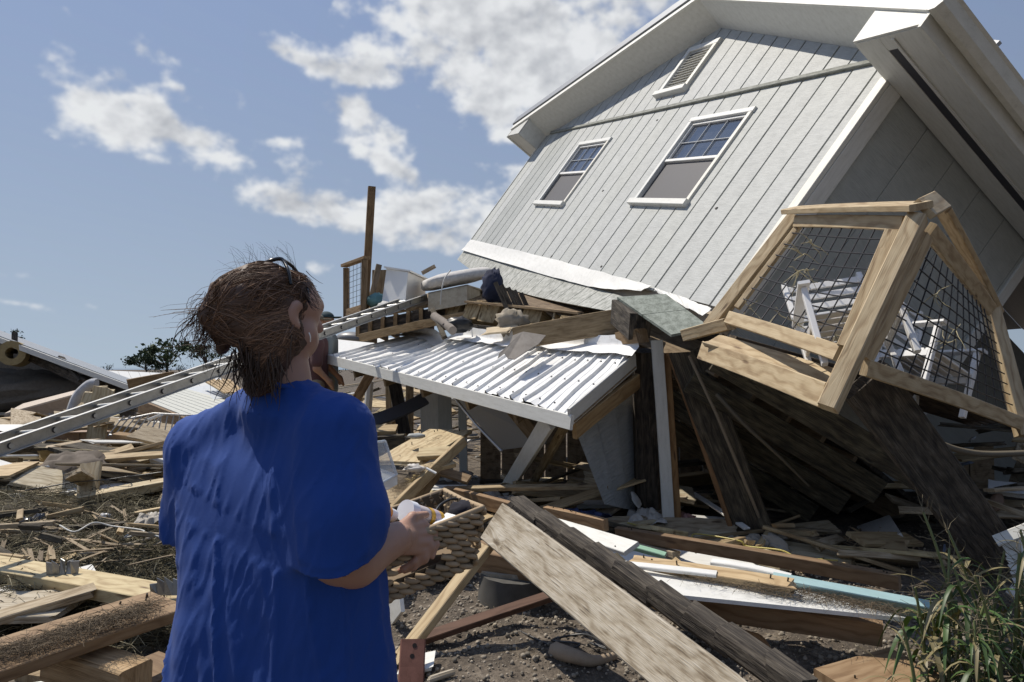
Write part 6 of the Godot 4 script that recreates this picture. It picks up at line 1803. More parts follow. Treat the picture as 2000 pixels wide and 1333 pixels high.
	for s in [-1.0, 1.0]:
		var e: Vector3 = hc + rt * 0.079 * s - fw * 0.012 - up * 0.01
		for k in 7:
			var a0 := -0.6 + k * 0.62
			var a1 := a0 + 0.62
			if k < 6:
				head.append([e + up * cos(a0) * 0.026 - fw * sin(a0) * 0.016 + rt * s * 0.008, e + up * cos(a1) * 0.026 - fw * sin(a1) * 0.016 + rt * s * 0.008, 0.0065, 0.0065])
		head.append([e - up * 0.024, e + up * 0.01 - fw * 0.004, 0.008, 0.008])
	var head_m := nets(head, 0.0048, 0.016, skin)
	# arms and hand
	var arms := [
		[Vector3(-0.402, 1.187, -1.74), Vector3(-0.394, 1.031, -1.69), 0.058, 0.062], [Vector3(-0.394, 1.031, -1.69), Vector3(-0.361, 1.015, -1.71), 0.062, 0.06], [Vector3(-0.361, 1.015, -1.71), Vector3(-0.278, 1.041, -1.8), 0.06, 0.04],
		[Vector3(-0.868, 1.191, -2.04), Vector3(-0.881, 0.933, -2.1), 0.05, 0.05], [Vector3(-0.881, 0.933, -2.1), Vector3(-0.553, 0.891, -2.24), 0.048, 0.033],
		[Vector3(-0.581, 1.347, -1.87), Vector3(-0.588, 1.089, -1.88), 0.05, 0.07], [Vector3(-0.588, 1.089, -1.88), Vector3(-0.582, 0.645, -1.88), 0.07, 0.08], [Vector3(-0.41, 1.27, -1.75), Vector3(-0.577, 1.258, -1.86), 0.045, 0.05], [Vector3(-0.864, 1.205, -2.04), Vector3(-0.609, 1.226, -1.92), 0.04, 0.045],
		[Vector3(-0.646, 0.547, -1.9), Vector3(-0.66, 0.5, -1.9), 0.12, 0.07], [Vector3(-0.66, 0.5, -1.9), Vector3(-0.66, 0.1, -1.88), 0.065, 0.045],
		[Vector3(-0.488, 0.576, -1.84), Vector3(-0.48, 0.5, -1.84), 0.12, 0.07], [Vector3(-0.48, 0.5, -1.84), Vector3(-0.48, 0.1, -1.82), 0.065, 0.045],
		[Vector3(-0.66, 0.05, -1.86), Vector3(-0.6, 0.04, -2.04), 0.05, 0.04], [Vector3(-0.48, 0.05, -1.8), Vector3(-0.40, 0.04, -1.98), 0.05, 0.04],
		[Vector3(-0.576, 1.489, -1.84), Vector3(-0.573, 1.361, -1.85), 0.055, 0.07],
	]
	var arm_m := nets(arms, 0.012, 0.03, skin)
	var wr := Vector3(-0.281, 1.04, -1.795)
	var kn := Vector3(-0.224, 1.027, -1.895)
	var hand := [
		[wr, Vector3(-0.262, 1.035, -1.835), 0.036, 0.029],
		# the back of the hand, knuckle by knuckle
		[Vector3(-0.267, 1.053, -1.835), Vector3(-0.227, 1.052, -1.9), 0.02, 0.0125], [Vector3(-0.266, 1.039, -1.83), Vector3(-0.216, 1.031, -1.9), 0.021, 0.013], [Vector3(-0.265, 1.025, -1.825), Vector3(-0.215, 1.011, -1.888), 0.021, 0.0125], [Vector3(-0.267, 1.014, -1.82), Vector3(-0.226, 0.994, -1.872), 0.019, 0.0115],
		# fingers closing through the slot
		[Vector3(-0.227, 1.052, -1.9), Vector3(-0.202, 1.033, -1.915), 0.0112, 0.0102], [Vector3(-0.202, 1.033, -1.915), Vector3(-0.195, 1, -1.912), 0.01, 0.0092], [Vector3(-0.195, 1, -1.912), Vector3(-0.203, 0.972, -1.9), 0.009, 0.0075],
		[Vector3(-0.216, 1.031, -1.9), Vector3(-0.205, 0.999, -1.892), 0.0112, 0.0102], [Vector3(-0.205, 0.999, -1.892), Vector3(-0.22, 0.968, -1.885), 0.0098, 0.009], [Vector3(-0.22, 0.968, -1.885), Vector3(-0.243, 0.952, -1.885), 0.0088, 0.0072],
		[Vector3(-0.215, 1.011, -1.888), Vector3(-0.221, 0.978, -1.875), 0.0108, 0.0098], [Vector3(-0.221, 0.978, -1.875), Vector3(-0.246, 0.954, -1.87), 0.0095, 0.0086], [Vector3(-0.246, 0.954, -1.87), Vector3(-0.269, 0.943, -1.872), 0.0085, 0.007],
		[Vector3(-0.226, 0.994, -1.872), Vector3(-0.244, 0.97, -1.858), 0.0098, 0.0088], [Vector3(-0.244, 0.97, -1.858), Vector3(-0.27, 0.953, -1.856), 0.0086, 0.0078], [Vector3(-0.27, 0.953, -1.856), Vector3(-0.29, 0.941, -1.86), 0.0076, 0.0062],
		# thumb along the rim
		[Vector3(-0.272, 1.058, -1.835), Vector3(-0.25, 1.077, -1.875), 0.0165, 0.0125], [Vector3(-0.25, 1.077, -1.875), Vector3(-0.223, 1.072, -1.93), 0.0122, 0.0095],
	]
	var hand_m := nets(hand, 0.0034, 0.007, skin)
	mesh_node(w, "body", join_meshes([arm_m, head_m, hand_m]), M.skin)
	# trousers, below the frame
	mesh_node(w, "trousers", nets([[Vector3(-0.64, 0.573, -1.9), Vector3(-0.665, 0.5, -1.9), 0.14, 0.095], [Vector3(-0.665, 0.5, -1.9), Vector3(-0.665, 0.14, -1.88), 0.095, 0.085], [Vector3(-0.488, 0.6, -1.84), Vector3(-0.475, 0.5, -1.84), 0.14, 0.095], [Vector3(-0.475, 0.5, -1.84), Vector3(-0.475, 0.14, -1.82), 0.095, 0.085]], 0.018, 0.03, Color(0.03, 0.035, 0.05)), M.cloth)
	build_hair(w, hc, fw, rt)
	# sunglasses pushed up on the head
	var sg := Node3D.new()
	put(w, sg, "sunglasses")
	mesh_node(sg, "temple", tube_mesh(curve_pts([Vector3(-0.611, 1.705, -1.8), Vector3(-0.589, 1.715, -1.8), Vector3(-0.569, 1.72, -1.81), Vector3(-0.556, 1.708, -1.8), Vector3(-0.539, 1.683, -1.775), Vector3(-0.53, 1.652, -1.765)], 4), 0.0052, 0.0042, 6, Color(0.012, 0.012, 0.012)), M.gloss)
	mesh_node(sg, "bridge", tube_mesh(curve_pts([Vector3(-0.569, 1.72, -1.81), Vector3(-0.556, 1.709, -1.86), Vector3(-0.533, 1.678, -1.87)], 4), 0.0045, 0.004, 6, Color(0.012, 0.012, 0.012)), M.gloss)
	mesh_node(sg, "temple", tube_mesh(curve_pts([Vector3(-0.533, 1.678, -1.87), Vector3(-0.506, 1.647, -1.82), Vector3(-0.493, 1.612, -1.79)], 4), 0.0038, 0.003, 6, Color(0.012, 0.012, 0.012)), M.gloss)
	mesh_node(w, "earring", tube_mesh(curve_pts([Vector3(-0.48, 1.535, -1.745), Vector3(-0.476, 1.525, -1.743), Vector3(-0.476, 1.513, -1.743)], 3), 0.0016, 0.0012, 5, Color(0.75, 0.72, 0.66)), M.steel)
	build_basket()

func build_hair(w: Node3D, hc: Vector3, fw: Vector3, rt: Vector3) -> void:
	var up := Vector3(0, 1, 0)
	var mass := [
		[hc + up * 0.03 - fw * 0.035, hc + up * 0.036 + fw * 0.022, 0.078, 0.072],
		[hc + up * 0.02 - fw * 0.04, hc - up * 0.05 - fw * 0.045, 0.078, 0.06],
		[Vector3(-0.628, 1.612, -1.79), Vector3(-0.65, 1.568, -1.785), 0.07, 0.06],
		[Vector3(-0.684, 1.615, -1.79), Vector3(-0.714, 1.581, -1.79), 0.053, 0.042],
		[Vector3(-0.708, 1.55, -1.79), Vector3(-0.704, 1.494, -1.79), 0.024, 0.012],
		[Vector3(-0.58, 1.525, -1.8), Vector3(-0.607, 1.423, -1.785), 0.074, 0.044],
		[Vector3(-0.61, 1.656, -1.8), Vector3(-0.662, 1.635, -1.79), 0.05, 0.042],
	]
	var rough := noise_of(331, 3)
	mesh_node(w, "hair", nets(mass, 0.008, 0.03, Color(0.075, 0.042, 0.026), func(p: Vector3, n: Vector3) -> float: return rough.get_noise_3d(p.x * 16, p.y * 16, p.z * 16) * 0.011), M.hair)
	var dist := func(p: Vector3) -> float:
		var e := 1.0
		for q in mass:
			var d := cap_dist(p, q[0], q[1], q[2], q[3])
			var h := clampf(0.5 + 0.5 * (e - d) / 0.03, 0.0, 1.0)
			e = lerpf(e, d, h) - 0.03 * h * (1.0 - h)
		return e
	var r := RandomNumberGenerator.new()
	r.seed = 9
	var st := SurfaceTool.new()
	st.begin(Mesh.PRIMITIVE_TRIANGLES)
	# hair is combed from brow, ear and crown back to the pinned-up knot
	var knot := Vector3(-0.7, 1.584, -1.775)
	var low_knot := Vector3(-0.637, 1.523, -1.735)
	var nape := Vector3(-0.598, 1.433, -1.745)
	for i in 2500:
		var wide := i < 1700
		var a := r.randf_range(-2.2, 2.9)
		var root := hc + (fw * cos(a) * 0.066 + rt * sin(a) * 0.08) + up * (0.02 + r.randf_range(-0.03, 0.085))
		var tail: Vector3 = knot
		var pick := r.randf()
		if pick < 0.30:
			root = Vector3(-0.566, 1.701, -1.8) + Vector3(r.randfn() * 0.045, r.randf_range(-0.02, 0.012), r.randfn() * 0.04)
		elif pick < 0.52:
			root = Vector3(-0.511, 1.549, -1.775) + Vector3(r.randfn() * 0.012, r.randfn() * 0.045, r.randfn() * 0.01)
			tail = low_knot if r.randf() < 0.4 else knot
		elif pick < 0.70:
			root = Vector3(-0.519, 1.511, -1.75) + Vector3(r.randfn() * 0.02, r.randfn() * 0.03, 0)
			tail = nape
		elif pick < 0.80:
			# strands brought back over the top of the ear
			root = Vector3(-0.495, 1.616, -1.8) + Vector3(r.randfn() * 0.006, r.randfn() * 0.014, r.randfn() * 0.008)
			tail = low_knot
		tail += Vector3(r.randfn() * 0.03, r.randfn() * 0.032, r.randfn() * 0.012)
		var pts := []
		var n := 10
		var len_ := r.randf_range(0.4, 0.95)
		var wave := r.randf_range(0.001, 0.006)
		var ph := r.randf() * TAU
		var side := (tail - root).cross(Vector3(0, 0, 1)).normalized()
		var lift := r.randf_range(-0.001, 0.004)
		var t0 := r.randf_range(0.0, 1.0 - len_)
		for k in n:
			var t := t0 + len_ * k / (n - 1.0)
			var p := root.lerp(tail, t) + side * sin(t * 7.0 + ph) * wave
			for it in 3:
				var d: float = dist.call(p)
				var e := 0.004
				var g := Vector3(dist.call(p + Vector3(e, 0, 0)) - d, dist.call(p + Vector3(0, e, 0)) - d, dist.call(p + Vector3(0, 0, e)) - d)
				if g.length() > 1e-6:
					p -= g.normalized() * clampf(d - lift, -0.03, 0.03)
			pts.append(p)
		var tone := r.randf()
		var c := Color(0.085, 0.047, 0.028).lerp(Color(0.34, 0.2, 0.12), tone * tone)
		if wide:
			# a lock: thin at both ends
			var rr := r.randf_range(0.0014, 0.0036)
			var cut := n / 2
			add_tube(st, pts.slice(0, cut + 1), rr * 0.25, rr, 5, c, false, 0.4)
			add_tube(st, pts.slice(cut), rr, rr * 0.15, 5, c, false, 0.4)
		else:
			add_tube(st, pts, r.randf_range(0.0005, 0.0014), 0.0003, 3, c * 1.1, false)
	# curls blown out at the back
	for i in 110:
		var p: Vector3 = Vector3(-0.714, 1.593, -1.79) + Vector3(r.randfn() * 0.02, r.randfn() * 0.03, r.randfn() * 0.015)
		var pts := [p]
		var ang := r.randf_range(2.4, 3.5)
		var bend := r.randf_range(0.35, 0.75)
		for k in r.randi_range(6, 11):
			ang += bend * r.randf_range(0.6, 1.3)
			p += Vector3(cos(ang), sin(ang) * 1.2, r.randfn() * 0.15) * 0.016
			pts.append(p)
		var c := Color(0.05, 0.025, 0.014).lerp(Color(0.22, 0.115, 0.06), r.randf())
		add_tube(st, pts, r.randf_range(0.0005, 0.0016), 0.0003, 3, c, false, 0.6)
	# loose wavy locks hanging from the knot
	for i in 110:
		var p: Vector3 = Vector3(-0.721, 1.584, -1.785) + Vector3(r.randfn() * 0.022, r.randfn() * 0.03, r.randfn() * 0.016)
		var pts := [p]
		var ang := r.randf_range(3.6, 4.6)
		var turn := r.randf_range(-0.35, 0.35)
		var len_n := r.randi_range(6, 10)
		for k in len_n:
			turn = turn * 0.6 + r.randf_range(-0.35, 0.4)
			ang += turn
			ang = clampf(ang, 3.2, 5.6)
			p += Vector3(cos(ang), sin(ang), r.randfn() * 0.1) * 0.0135
			pts.append(p)
		var rr := r.randf_range(0.001, 0.0032)
		var c := Color(0.06, 0.03, 0.018).lerp(Color(0.26, 0.15, 0.085), r.randf() * r.randf())
		add_tube(st, curve_pts(pts, 2), rr, rr * 0.25, 4, c, false, 0.5)
	# stray hairs over the crown and by the ear
	for i in 90:
		var p: Vector3 = hc + Vector3(r.randf_range(-0.1, 0.05), 0.095 + r.randf_range(-0.02, 0.012), r.randf_range(-0.04, 0.05))
		var pts := [p]
		var d := Vector3(r.randf_range(-1.3, 0.5), r.randf_range(0.1, 0.8), 0).normalized() * 0.012
		for k in 7:
			d = d.rotated(Vector3(0, 0, 1), r.randf_range(-0.1, 0.42))
			p += d
			pts.append(p)
		add_tube(st, pts, 0.00045, 0.0002, 3, Color(0.07, 0.04, 0.025), false)
	for i in 26:
		var p: Vector3 = Vector3(-0.505, 1.651, -1.8) + Vector3(r.randfn() * 0.008, r.randfn() * 0.012, r.randfn() * 0.01)
		var pts := [p]
		var d := Vector3(0.4, -0.8, 0.1).normalized() * 0.011
		for k in 5:
			d = d.rotated(Vector3(0, 0, 1), r.randf_range(-0.15, 0.3))
			p += d
			pts.append(p)
		add_tube(st, pts, 0.0011, 0.0004, 3, Color(0.06, 0.032, 0.02), false)
	# hanging ends at the nape
	for i in 160:
		var p: Vector3 = Vector3(-0.604, 1.487, -1.745) + Vector3(r.randfn() * 0.03, r.randfn() * 0.02, r.randfn() * 0.01)
		var pts := [p]
		var d := Vector3(r.randf_range(-0.3, 0.2), -1, r.randf_range(0, 0.3)).normalized() * 0.013
		for k in r.randi_range(4, 8):
			d = d.rotated(Vector3(0, 0, 1), r.randf_range(-0.2, 0.2))
			p += d
			pts.append(p)
		add_tube(st, pts, r.randf_range(0.0014, 0.0034), 0.0005, 3, Color(0.07, 0.04, 0.025), false)
	st.generate_normals()
	mesh_node(w, "hair_locks", st.commit(), M.hair)

func build_basket() -> void:
	var b := base("woven_basket", "woven seagrass basket with a handle slot carried by the person in blue", "basket")
	var c1 := Vector3(-0.319, 1.024, -1.8)
	var c2 := Vector3(-0.078, 1.073, -2.02)
	var c3 := Vector3(-0.211, 1.071, -2.32)
	var c4 := c1 + c3 - c2
	var mid := (c1 + c3) * 0.5
	var h := 0.155
	var foot := func(p: Vector3) -> Vector3: return mid.lerp(p, 0.86) + Vector3(0, -h, 0)
	var straw := Color(0.36, 0.27, 0.17)
	var sides := [[c1, c2], [c2, c3], [c3, c4], [c4, c1]]
	for s in 4:
		var a: Vector3 = sides[s][0]
		var e: Vector3 = sides[s][1]
		var st := SurfaceTool.new()
		st.begin(Mesh.PRIMITIVE_TRIANGLES)
		var rows := 7
		var per := 9 if s % 2 == 0 else 9
		var out := ((a + e) * 0.5 - mid).normalized()
		for r in rows:
			var v := (r + 0.5) / rows
			for k in per:
				var u := (k + (0.5 if r % 2 == 1 else 0.0)) / per
				if (s == 0 or s == 2) and v > 0.42 and v < 0.66 and u > 0.1 and u < 0.62:
					continue
				var du := 0.62 / per
				var p0 := a.lerp(e, clampf(u - du, 0, 1)).lerp((foot.call(a) as Vector3).lerp(foot.call(e), clampf(u - du, 0, 1)), v - 0.05)
				var p1 := a.lerp(e, clampf(u, 0, 1)).lerp((foot.call(a) as Vector3).lerp(foot.call(e), clampf(u, 0, 1)), v)
				var p2 := a.lerp(e, clampf(u + du, 0, 1)).lerp((foot.call(a) as Vector3).lerp(foot.call(e), clampf(u + du, 0, 1)), v + 0.05)
				var g := rng.randf_range(0.75, 1.25)
				add_tube(st, [p0 - out * 0.004, p0.lerp(p1, 0.5) + out * 0.003, p1 + out * 0.005, p1.lerp(p2, 0.5) + out * 0.003, p2 - out * 0.004], 0.0115, 0.0105, 6, Color(straw.r * g, straw.g * g, straw.b * g), true, 0.7)
		st.generate_normals()
		var wall := mesh_node(b, "woven_side", st.commit(), M.matte)
		wall.set_meta("kind", "stuff")
		mesh_node(b, "rim", tube_mesh([a, a.lerp(e, 0.5) + Vector3(0, -0.004, 0), e], 0.008, 0.008, 7, straw * 1.1), M.matte)
		# backing of the weave, above and below the slot
		for band in [[0.0, 0.36], [0.68, 1.0]]:
			var q := [a.lerp(foot.call(a), band[0]), e.lerp(foot.call(e), band[0]), e.lerp(foot.call(e), band[1]), a.lerp(foot.call(a), band[1])]
			mesh_node(b, "lining", poly_mesh([q[0] - out * 0.004, q[1] - out * 0.004, q[2] - out * 0.004, q[3] - out * 0.004], -out * 0.004, Color(0.1, 0.075, 0.05)), M.matte)
	mesh_node(b, "bottom", poly_mesh([foot.call(c1), foot.call(c4), foot.call(c3), foot.call(c2)], Vector3(0, 0.008, 0), Color(0.2, 0.15, 0.1)), M.matte)
	# what she has gathered in it
	var bo := base("pill_bottle", "white-capped plastic pill bottle with an orange label lying in the basket", "bottle")
	var b0 := Vector3(-0.269, 1.08, -1.93)
	var b1 := Vector3(-0.208, 1.038, -2.02)
	var dir := (b1 - b0).normalized()
	mesh_node(bo, "cap", tube_mesh([b0 - dir * 0.012, b0 - dir * 0.010, b0 + dir * 0.012, b0 + dir * 0.016], 0.0285, 0.029, 20, Color(0.82, 0.84, 0.9)), M.satin)
	mesh_node(bo, "body", tube_mesh([b0 + dir * 0.014, b0 + dir * 0.05, b1 + dir * 0.01], 0.025, 0.0265, 18, Color(0.62, 0.55, 0.55)), M.satin)
	mesh_node(bo, "label_band", tube_mesh([b1 - dir * 0.05, b1 + dir * 0.008], 0.0278, 0.0278, 18, Color(0.74, 0.42, 0.05), false), M.satin)
	mesh_node(bo, "label_print", tube_mesh([b1 - dir * 0.034, b1 - dir * 0.01], 0.0283, 0.0283, 18, Color(0.6, 0.5, 0.55), false), M.satin)
	tag(mesh_node(self, "paper_sheet", poly_mesh([Vector3(-0.181, 1.052, -2.06), Vector3(-0.142, 1.048, -2.03), Vector3(-0.195, 1.039, -1.915), Vector3(-0.214, 1.044, -1.905)], Vector3(0, -0.001, 0), Color(0.85, 0.85, 0.84)), M.plain), "folded white paper sticking out of the basket", "paper")
	var cb := base("small_pill_bottle", "small orange bottle with a white cap behind the wrist", "bottle")
	mesh_node(cb, "cap", tube_mesh([Vector3(-0.317, 1.082, -1.9), Vector3(-0.306, 1.071, -1.92)], 0.016, 0.016, 14, Color(0.85, 0.86, 0.88)), M.satin)
	mesh_node(cb, "body", tube_mesh([Vector3(-0.322, 1.087, -1.89), Vector3(-0.317, 1.082, -1.9)], 0.0165, 0.0165, 14, Color(0.8, 0.32, 0.03)), M.satin)
	tag(mesh_node(self, "dark_pouch", blob_mesh(Vector3(0.045, 0.03, 0.035), 0.4, 2.5, 81, Color(0.012, 0.014, 0.025), 10, 14), M.dusty, Transform3D(Basis(), Vector3(-0.133, 1.047, -2.1))), "dark pouch in the far corner of the basket", "pouch")
	tag(mesh_node(self, "cable_coil", tube_mesh(curve_pts([Vector3(-0.218, 1.043, -2.12), Vector3(-0.204, 1.059, -2.15), Vector3(-0.172, 1.069, -2.18), Vector3(-0.135, 1.061, -2.18), Vector3(-0.147, 1.051, -2.14), Vector3(-0.175, 1.043, -2.12)], 5), 0.004, 0.004, 5, Color(0.02, 0.02, 0.02)), M.satin), "thin black cable looped in the basket", "cable")
	tag(mesh_node(self, "rag", blob_mesh(Vector3(0.09, 0.03, 0.08), 0.6, 3.0, 83, Color(0.05, 0.04, 0.035), 10, 14), M.dusty, Transform3D(Basis(), (c1 + c3) * 0.5 + Vector3(0.03, -0.05, -0.03))), "dark rag at the bottom of the basket", "rag")
	# clear plastic tub in front of her
	var tub := base("plastic_tub", "clear plastic food tub held upright beside the blue sleeve", "tub")
	var t0 := Vector3(-0.403, 1.247, -2)
	var t1 := Vector3(-0.351, 1.25, -2.05)
	var t2 := Vector3(-0.32, 1.156, -2.06)
	var t3 := Vector3(-0.365, 1.134, -2)
	var deep := Vector3(-0.05, 0.0, -0.07)
	var ring := [t0, t1, t2, t3]
	var ctr: Vector3 = (t0 + t1 + t2 + t3) * 0.25
	for k in 4:
		var p: Vector3 = ring[k]
		var q: Vector3 = ring[(k + 1) % 4]
		mesh_node(tub, "wall", poly_mesh([p, q, ctr.lerp(q, 0.8) + deep, ctr.lerp(p, 0.8) + deep], (ctr - (p + q) * 0.5).normalized() * 0.0015), M.tub)
		mesh_node(tub, "rim", tube_mesh([p, q], 0.004, 0.004, 6, Color(0.8, 0.82, 0.84)), M.tub_rim)
	mesh_node(tub, "base", poly_mesh([ctr.lerp(t0, 0.8) + deep, ctr.lerp(t1, 0.8) + deep, ctr.lerp(t2, 0.8) + deep, ctr.lerp(t3, 0.8) + deep], deep.normalized() * 0.0015), M.tub)
	mesh_node(tub, "lid_edge", poly_mesh([t3 + Vector3(0.0, 0.0, 0), t2, t2 + Vector3(0.0, -0.028, -0.01), t3 + Vector3(0.0, -0.028, -0.01)], Vector3(0, 0, -0.012), Color(0.8, 0.84, 0.86)), M.tub_rim)

# ---- two people farther off, behind the ladder ----
func build_bystanders() -> void:
	bystander(Vector3(-2.417, 2.066, -9.6), 1, Color(0.22, 0.26, 0.27), Color(0.02, 0.05, 0.06), "person in a dark cap and grey shirt standing in profile behind the ladder")
	bystander(Vector3(-2.471, 2.02, -9.3), 1, Color(0.10, 0.05, 0.05), Color(0.16, 0.14, 0.10), "person in a tan cap half hidden behind the blue-shirted person's face")
	plank("standing_board", "wide board on the heap under the two people's feet", Vector3(-3.0, 0.46, -9.5), Vector3(-1.9, 0.46, -9.5), 0.8, 0.05, Vector3.UP, "old", {})
	for k in 2:
		plank("bearer", "short bearer under the board that the two people stand on", Vector3(-2.85 + k * 0.8, 0.0, -9.5), Vector3(-2.85 + k * 0.8, 0.43, -9.5), 0.3, 0.2, Vector3(0, 0, 1), "old", {}, "block", "bearers under the standing board")

func bystander(h: Vector3, s: float, shirt: Color, cap: Color, label: String) -> void:
	var p := base("person", label, "person", Vector3.ZERO)
	var skin := Color(0.36, 0.19, 0.11)
	var feet := 0.49
	var f := Vector3(0.9, 0, -0.3).normalized()
	var r := Vector3(0.3, 0, 0.9).normalized()
	var dn := Vector3(0, -1, 0)
	var sh := h + dn * 0.27
	var hip := h + dn * 0.78
	var body := [[h + dn * 0.0, h + f * 0.02, 0.09, 0.085], [h + f * 0.03 + dn * 0.05, h + f * 0.05 + dn * 0.1, 0.065, 0.045], [h + f * 0.1 + dn * 0.03, h + f * 0.115 + dn * 0.045, 0.012, 0.016], [h + dn * 0.06, sh, 0.055, 0.065], [sh - r * 0.17, sh + r * 0.17, 0.065, 0.065], [sh, hip, 0.13, 0.13]]
	for e in [-1.0, 1.0]:
		var el: Vector3 = sh + r * e * 0.23 + dn * 0.3
		body.append([sh + r * e * 0.19, el, 0.055, 0.045])
		body.append([el, el + f * 0.16 + dn * 0.17, 0.042, 0.03])
		body.append([el + f * 0.16 + dn * 0.17, el + f * 0.2 + dn * 0.25, 0.034, 0.022])
		var kn: Vector3 = hip + r * e * 0.1 + dn * 0.38
		body.append([hip + r * e * 0.09, kn, 0.085, 0.06])
		body.append([kn, Vector3(kn.x, feet + 0.06, kn.z), 0.058, 0.042])
		body.append([Vector3(kn.x, feet + 0.045, kn.z), Vector3(kn.x, feet + 0.04, kn.z) + f * 0.16, 0.04, 0.034])
	mesh_node(p, "body", nets(body, 0.018, 0.03, skin), M.skin)
	mesh_node(p, "shirt", nets([[sh - r * 0.18, sh + r * 0.18, 0.085, 0.085], [sh, hip + dn * 0.08, 0.155, 0.16], [sh + r * 0.19, sh + r * 0.23 + dn * 0.22, 0.08, 0.075], [sh - r * 0.19, sh - r * 0.23 + dn * 0.22, 0.08, 0.075]], 0.02, 0.04, shirt), M.cloth)
	mesh_node(p, "trousers", nets([[hip, hip + dn * 0.12, 0.15, 0.14], [hip + r * 0.09, hip + r * 0.1 + dn * 0.7, 0.1, 0.075], [hip - r * 0.09, hip - r * 0.1 + dn * 0.7, 0.1, 0.075]], 0.02, 0.04, Color(0.3, 0.25, 0.17)), M.cloth)
	var c := Node3D.new()
	put(p, c, "cap")
	mesh_node(c, "crown", blob_mesh(Vector3(0.105, 0.085, 0.1), 0.03, 1.0, 5, cap, 10, 16, 0.0), M.cloth, Transform3D(Basis(), h + Vector3(0, 0.045, 0)))
	stick(c, "brim", h + Vector3(0, 0.05, 0) + f * 0.07, h + Vector3(0, 0.055, 0) + f * 0.19, 0.14, 0.012, Vector3(-0.15, 1, 0), "plain", {"tint": cap * 1.1, "bow": 0.0})

# ---- weeds in the corner ----
func build_weeds() -> void:
	var spots := [[1800, 1345, 0.50], [1840, 1352, 0.66], [1880, 1340, 0.80], [1905, 1360, 0.58], [1930, 1335, 0.72], [1965, 1350, 0.66], [1990, 1325, 0.62], [2010, 1350, 0.95], [1860, 1310, 0.45], [1950, 1390, 0.6], [1780, 1380, 0.35], [2040, 1380, 0.7], [1822, 1325, 0.4], [1870, 1375, 0.5], [1915, 1310, 0.62], [1945, 1365, 0.45], [1985, 1370, 0.5], [1975, 1300, 0.55], [2025, 1320, 0.7], [1895, 1400, 0.4]]
	var i := 0
	for s in spots:
		var dist: float = 2094.0 / (s[1] - 720.0)
		var at := Vector3((s[0] - 1000) / 1444.0 * dist, 0.0, -dist)
		at.y = ground_height(at.x, at.z)
		weed(at, s[2], i)
		i += 1

func weed(at: Vector3, h: float, k: int) -> void:
	var r := RandomNumberGenerator.new()
	r.seed = 500 + k
	var w := base("weed_plant", "battered green weed with broad drooping leaves and bare stalks by the girder", "weed", at, "weeds by the fallen girder")
	var lean := Vector3(r.randf_range(-0.22, 0.1), 0, r.randf_range(-0.1, 0.15))
	var top := Vector3(0, h, 0) + lean * h * 1.2
	var cane := curve_pts([Vector3(0, -0.03, 0), Vector3(0, h * 0.4, 0) + lean * h * 0.3, Vector3(0, h * 0.75, 0) + lean * h * 0.75, top], 3)
	var green := Color(0.13, 0.16, 0.06)
	mesh_node(w, "stalk", tube_mesh(cane, 0.009, 0.005, 6, green), M.leaf)
	# dry twiggy head
	var st := SurfaceTool.new()
	st.begin(Mesh.PRIMITIVE_TRIANGLES)
	for j in 14:
		var p: Vector3 = (cane[cane.size() - 1 - r.randi() % 5] as Vector3)
		var pts := [p]
		var d := Vector3(r.randf_range(-1, 1), r.randf_range(-0.2, 0.9), r.randf_range(-1, 1)).normalized() * 0.02
		for q in 4:
			d = (d + Vector3(r.randfn(), r.randfn(), r.randfn()) * 0.007)
			p += d
			pts.append(p)
		add_tube(st, pts, 0.002, 0.0008, 4, Color(0.16, 0.13, 0.08))
	st.generate_normals()
	var tw := mesh_node(w, "twigs", st.commit(), M.matte)
	tw.set_meta("kind", "stuff")
	for j in 18:
		var t := r.randf_range(0.02, 0.7)
		var p: Vector3 = (cane[int(t * (cane.size() - 1))] as Vector3)
		var a := r.randf() * TAU
		var out := Vector3(cos(a), 0, sin(a))
		var l := r.randf_range(0.14, 0.34)
		var wd := r.randf_range(0.004, 0.012) * (1.5 if k < 2 else 1.0)
		var g := r.randf_range(0.6, 1.5)
		var dry := r.randf() < 0.45
		var c := Color(0.2, 0.17, 0.085) if dry else Color(0.055 * g, 0.1 * g, 0.026 * g)
		mesh_node(w, "leaf", blade(p, out, l, wd, r.randf_range(0.3, 1.4), r.randf_range(0.5, 1.9), c), M.leaf)

func blade(p: Vector3, out: Vector3, l: float, wd: float, rise: float, droop: float, c: Color) -> ArrayMesh:
	var st := SurfaceTool.new()
	st.begin(Mesh.PRIMITIVE_TRIANGLES)
	st.set_smooth_group(1)
	st.set_color(c)
	var side := out.cross(Vector3.UP).normalized()
	var n := 7
	var row := []
	for i in n + 1:
		var t := float(i) / n
		var q := p + out * l * t * 0.8 + Vector3.UP * l * (rise * t - droop * t * t)
		var w := wd * sin(PI * clampf(t * 0.92 + 0.08, 0.0, 1.0)) + 0.001
		row.append([q - side * w, q + Vector3(0, -w * 0.35, 0), q + side * w])
	for i in n:
		for k in 2:
			quad(st, row[i][k], row[i + 1][k], row[i + 1][k + 1], row[i][k + 1], Vector2.ZERO, Vector2.ZERO, Vector2.ZERO, Vector2.ZERO)
	st.generate_normals()
	return st.commit()

# ---- litter: wrack, gravel, stray planks ----
func multi(called: String, mesh: Mesh, mat: Material, xfs: Array, cols: Array) -> MultiMeshInstance3D:
	var mm := MultiMesh.new()
	mm.transform_format = MultiMesh.TRANSFORM_3D
	mm.use_colors = true
	mm.mesh = mesh
	mm.instance_count = xfs.size()
	for i in xfs.size():
		mm.set_instance_transform(i, xfs[i])
		mm.set_instance_color(i, cols[i])
	var n := MultiMeshInstance3D.new()
	n.multimesh = mm
	n.material_override = mat
	put(self, n, called)
	n.set_meta("kind", "stuff")
	return n

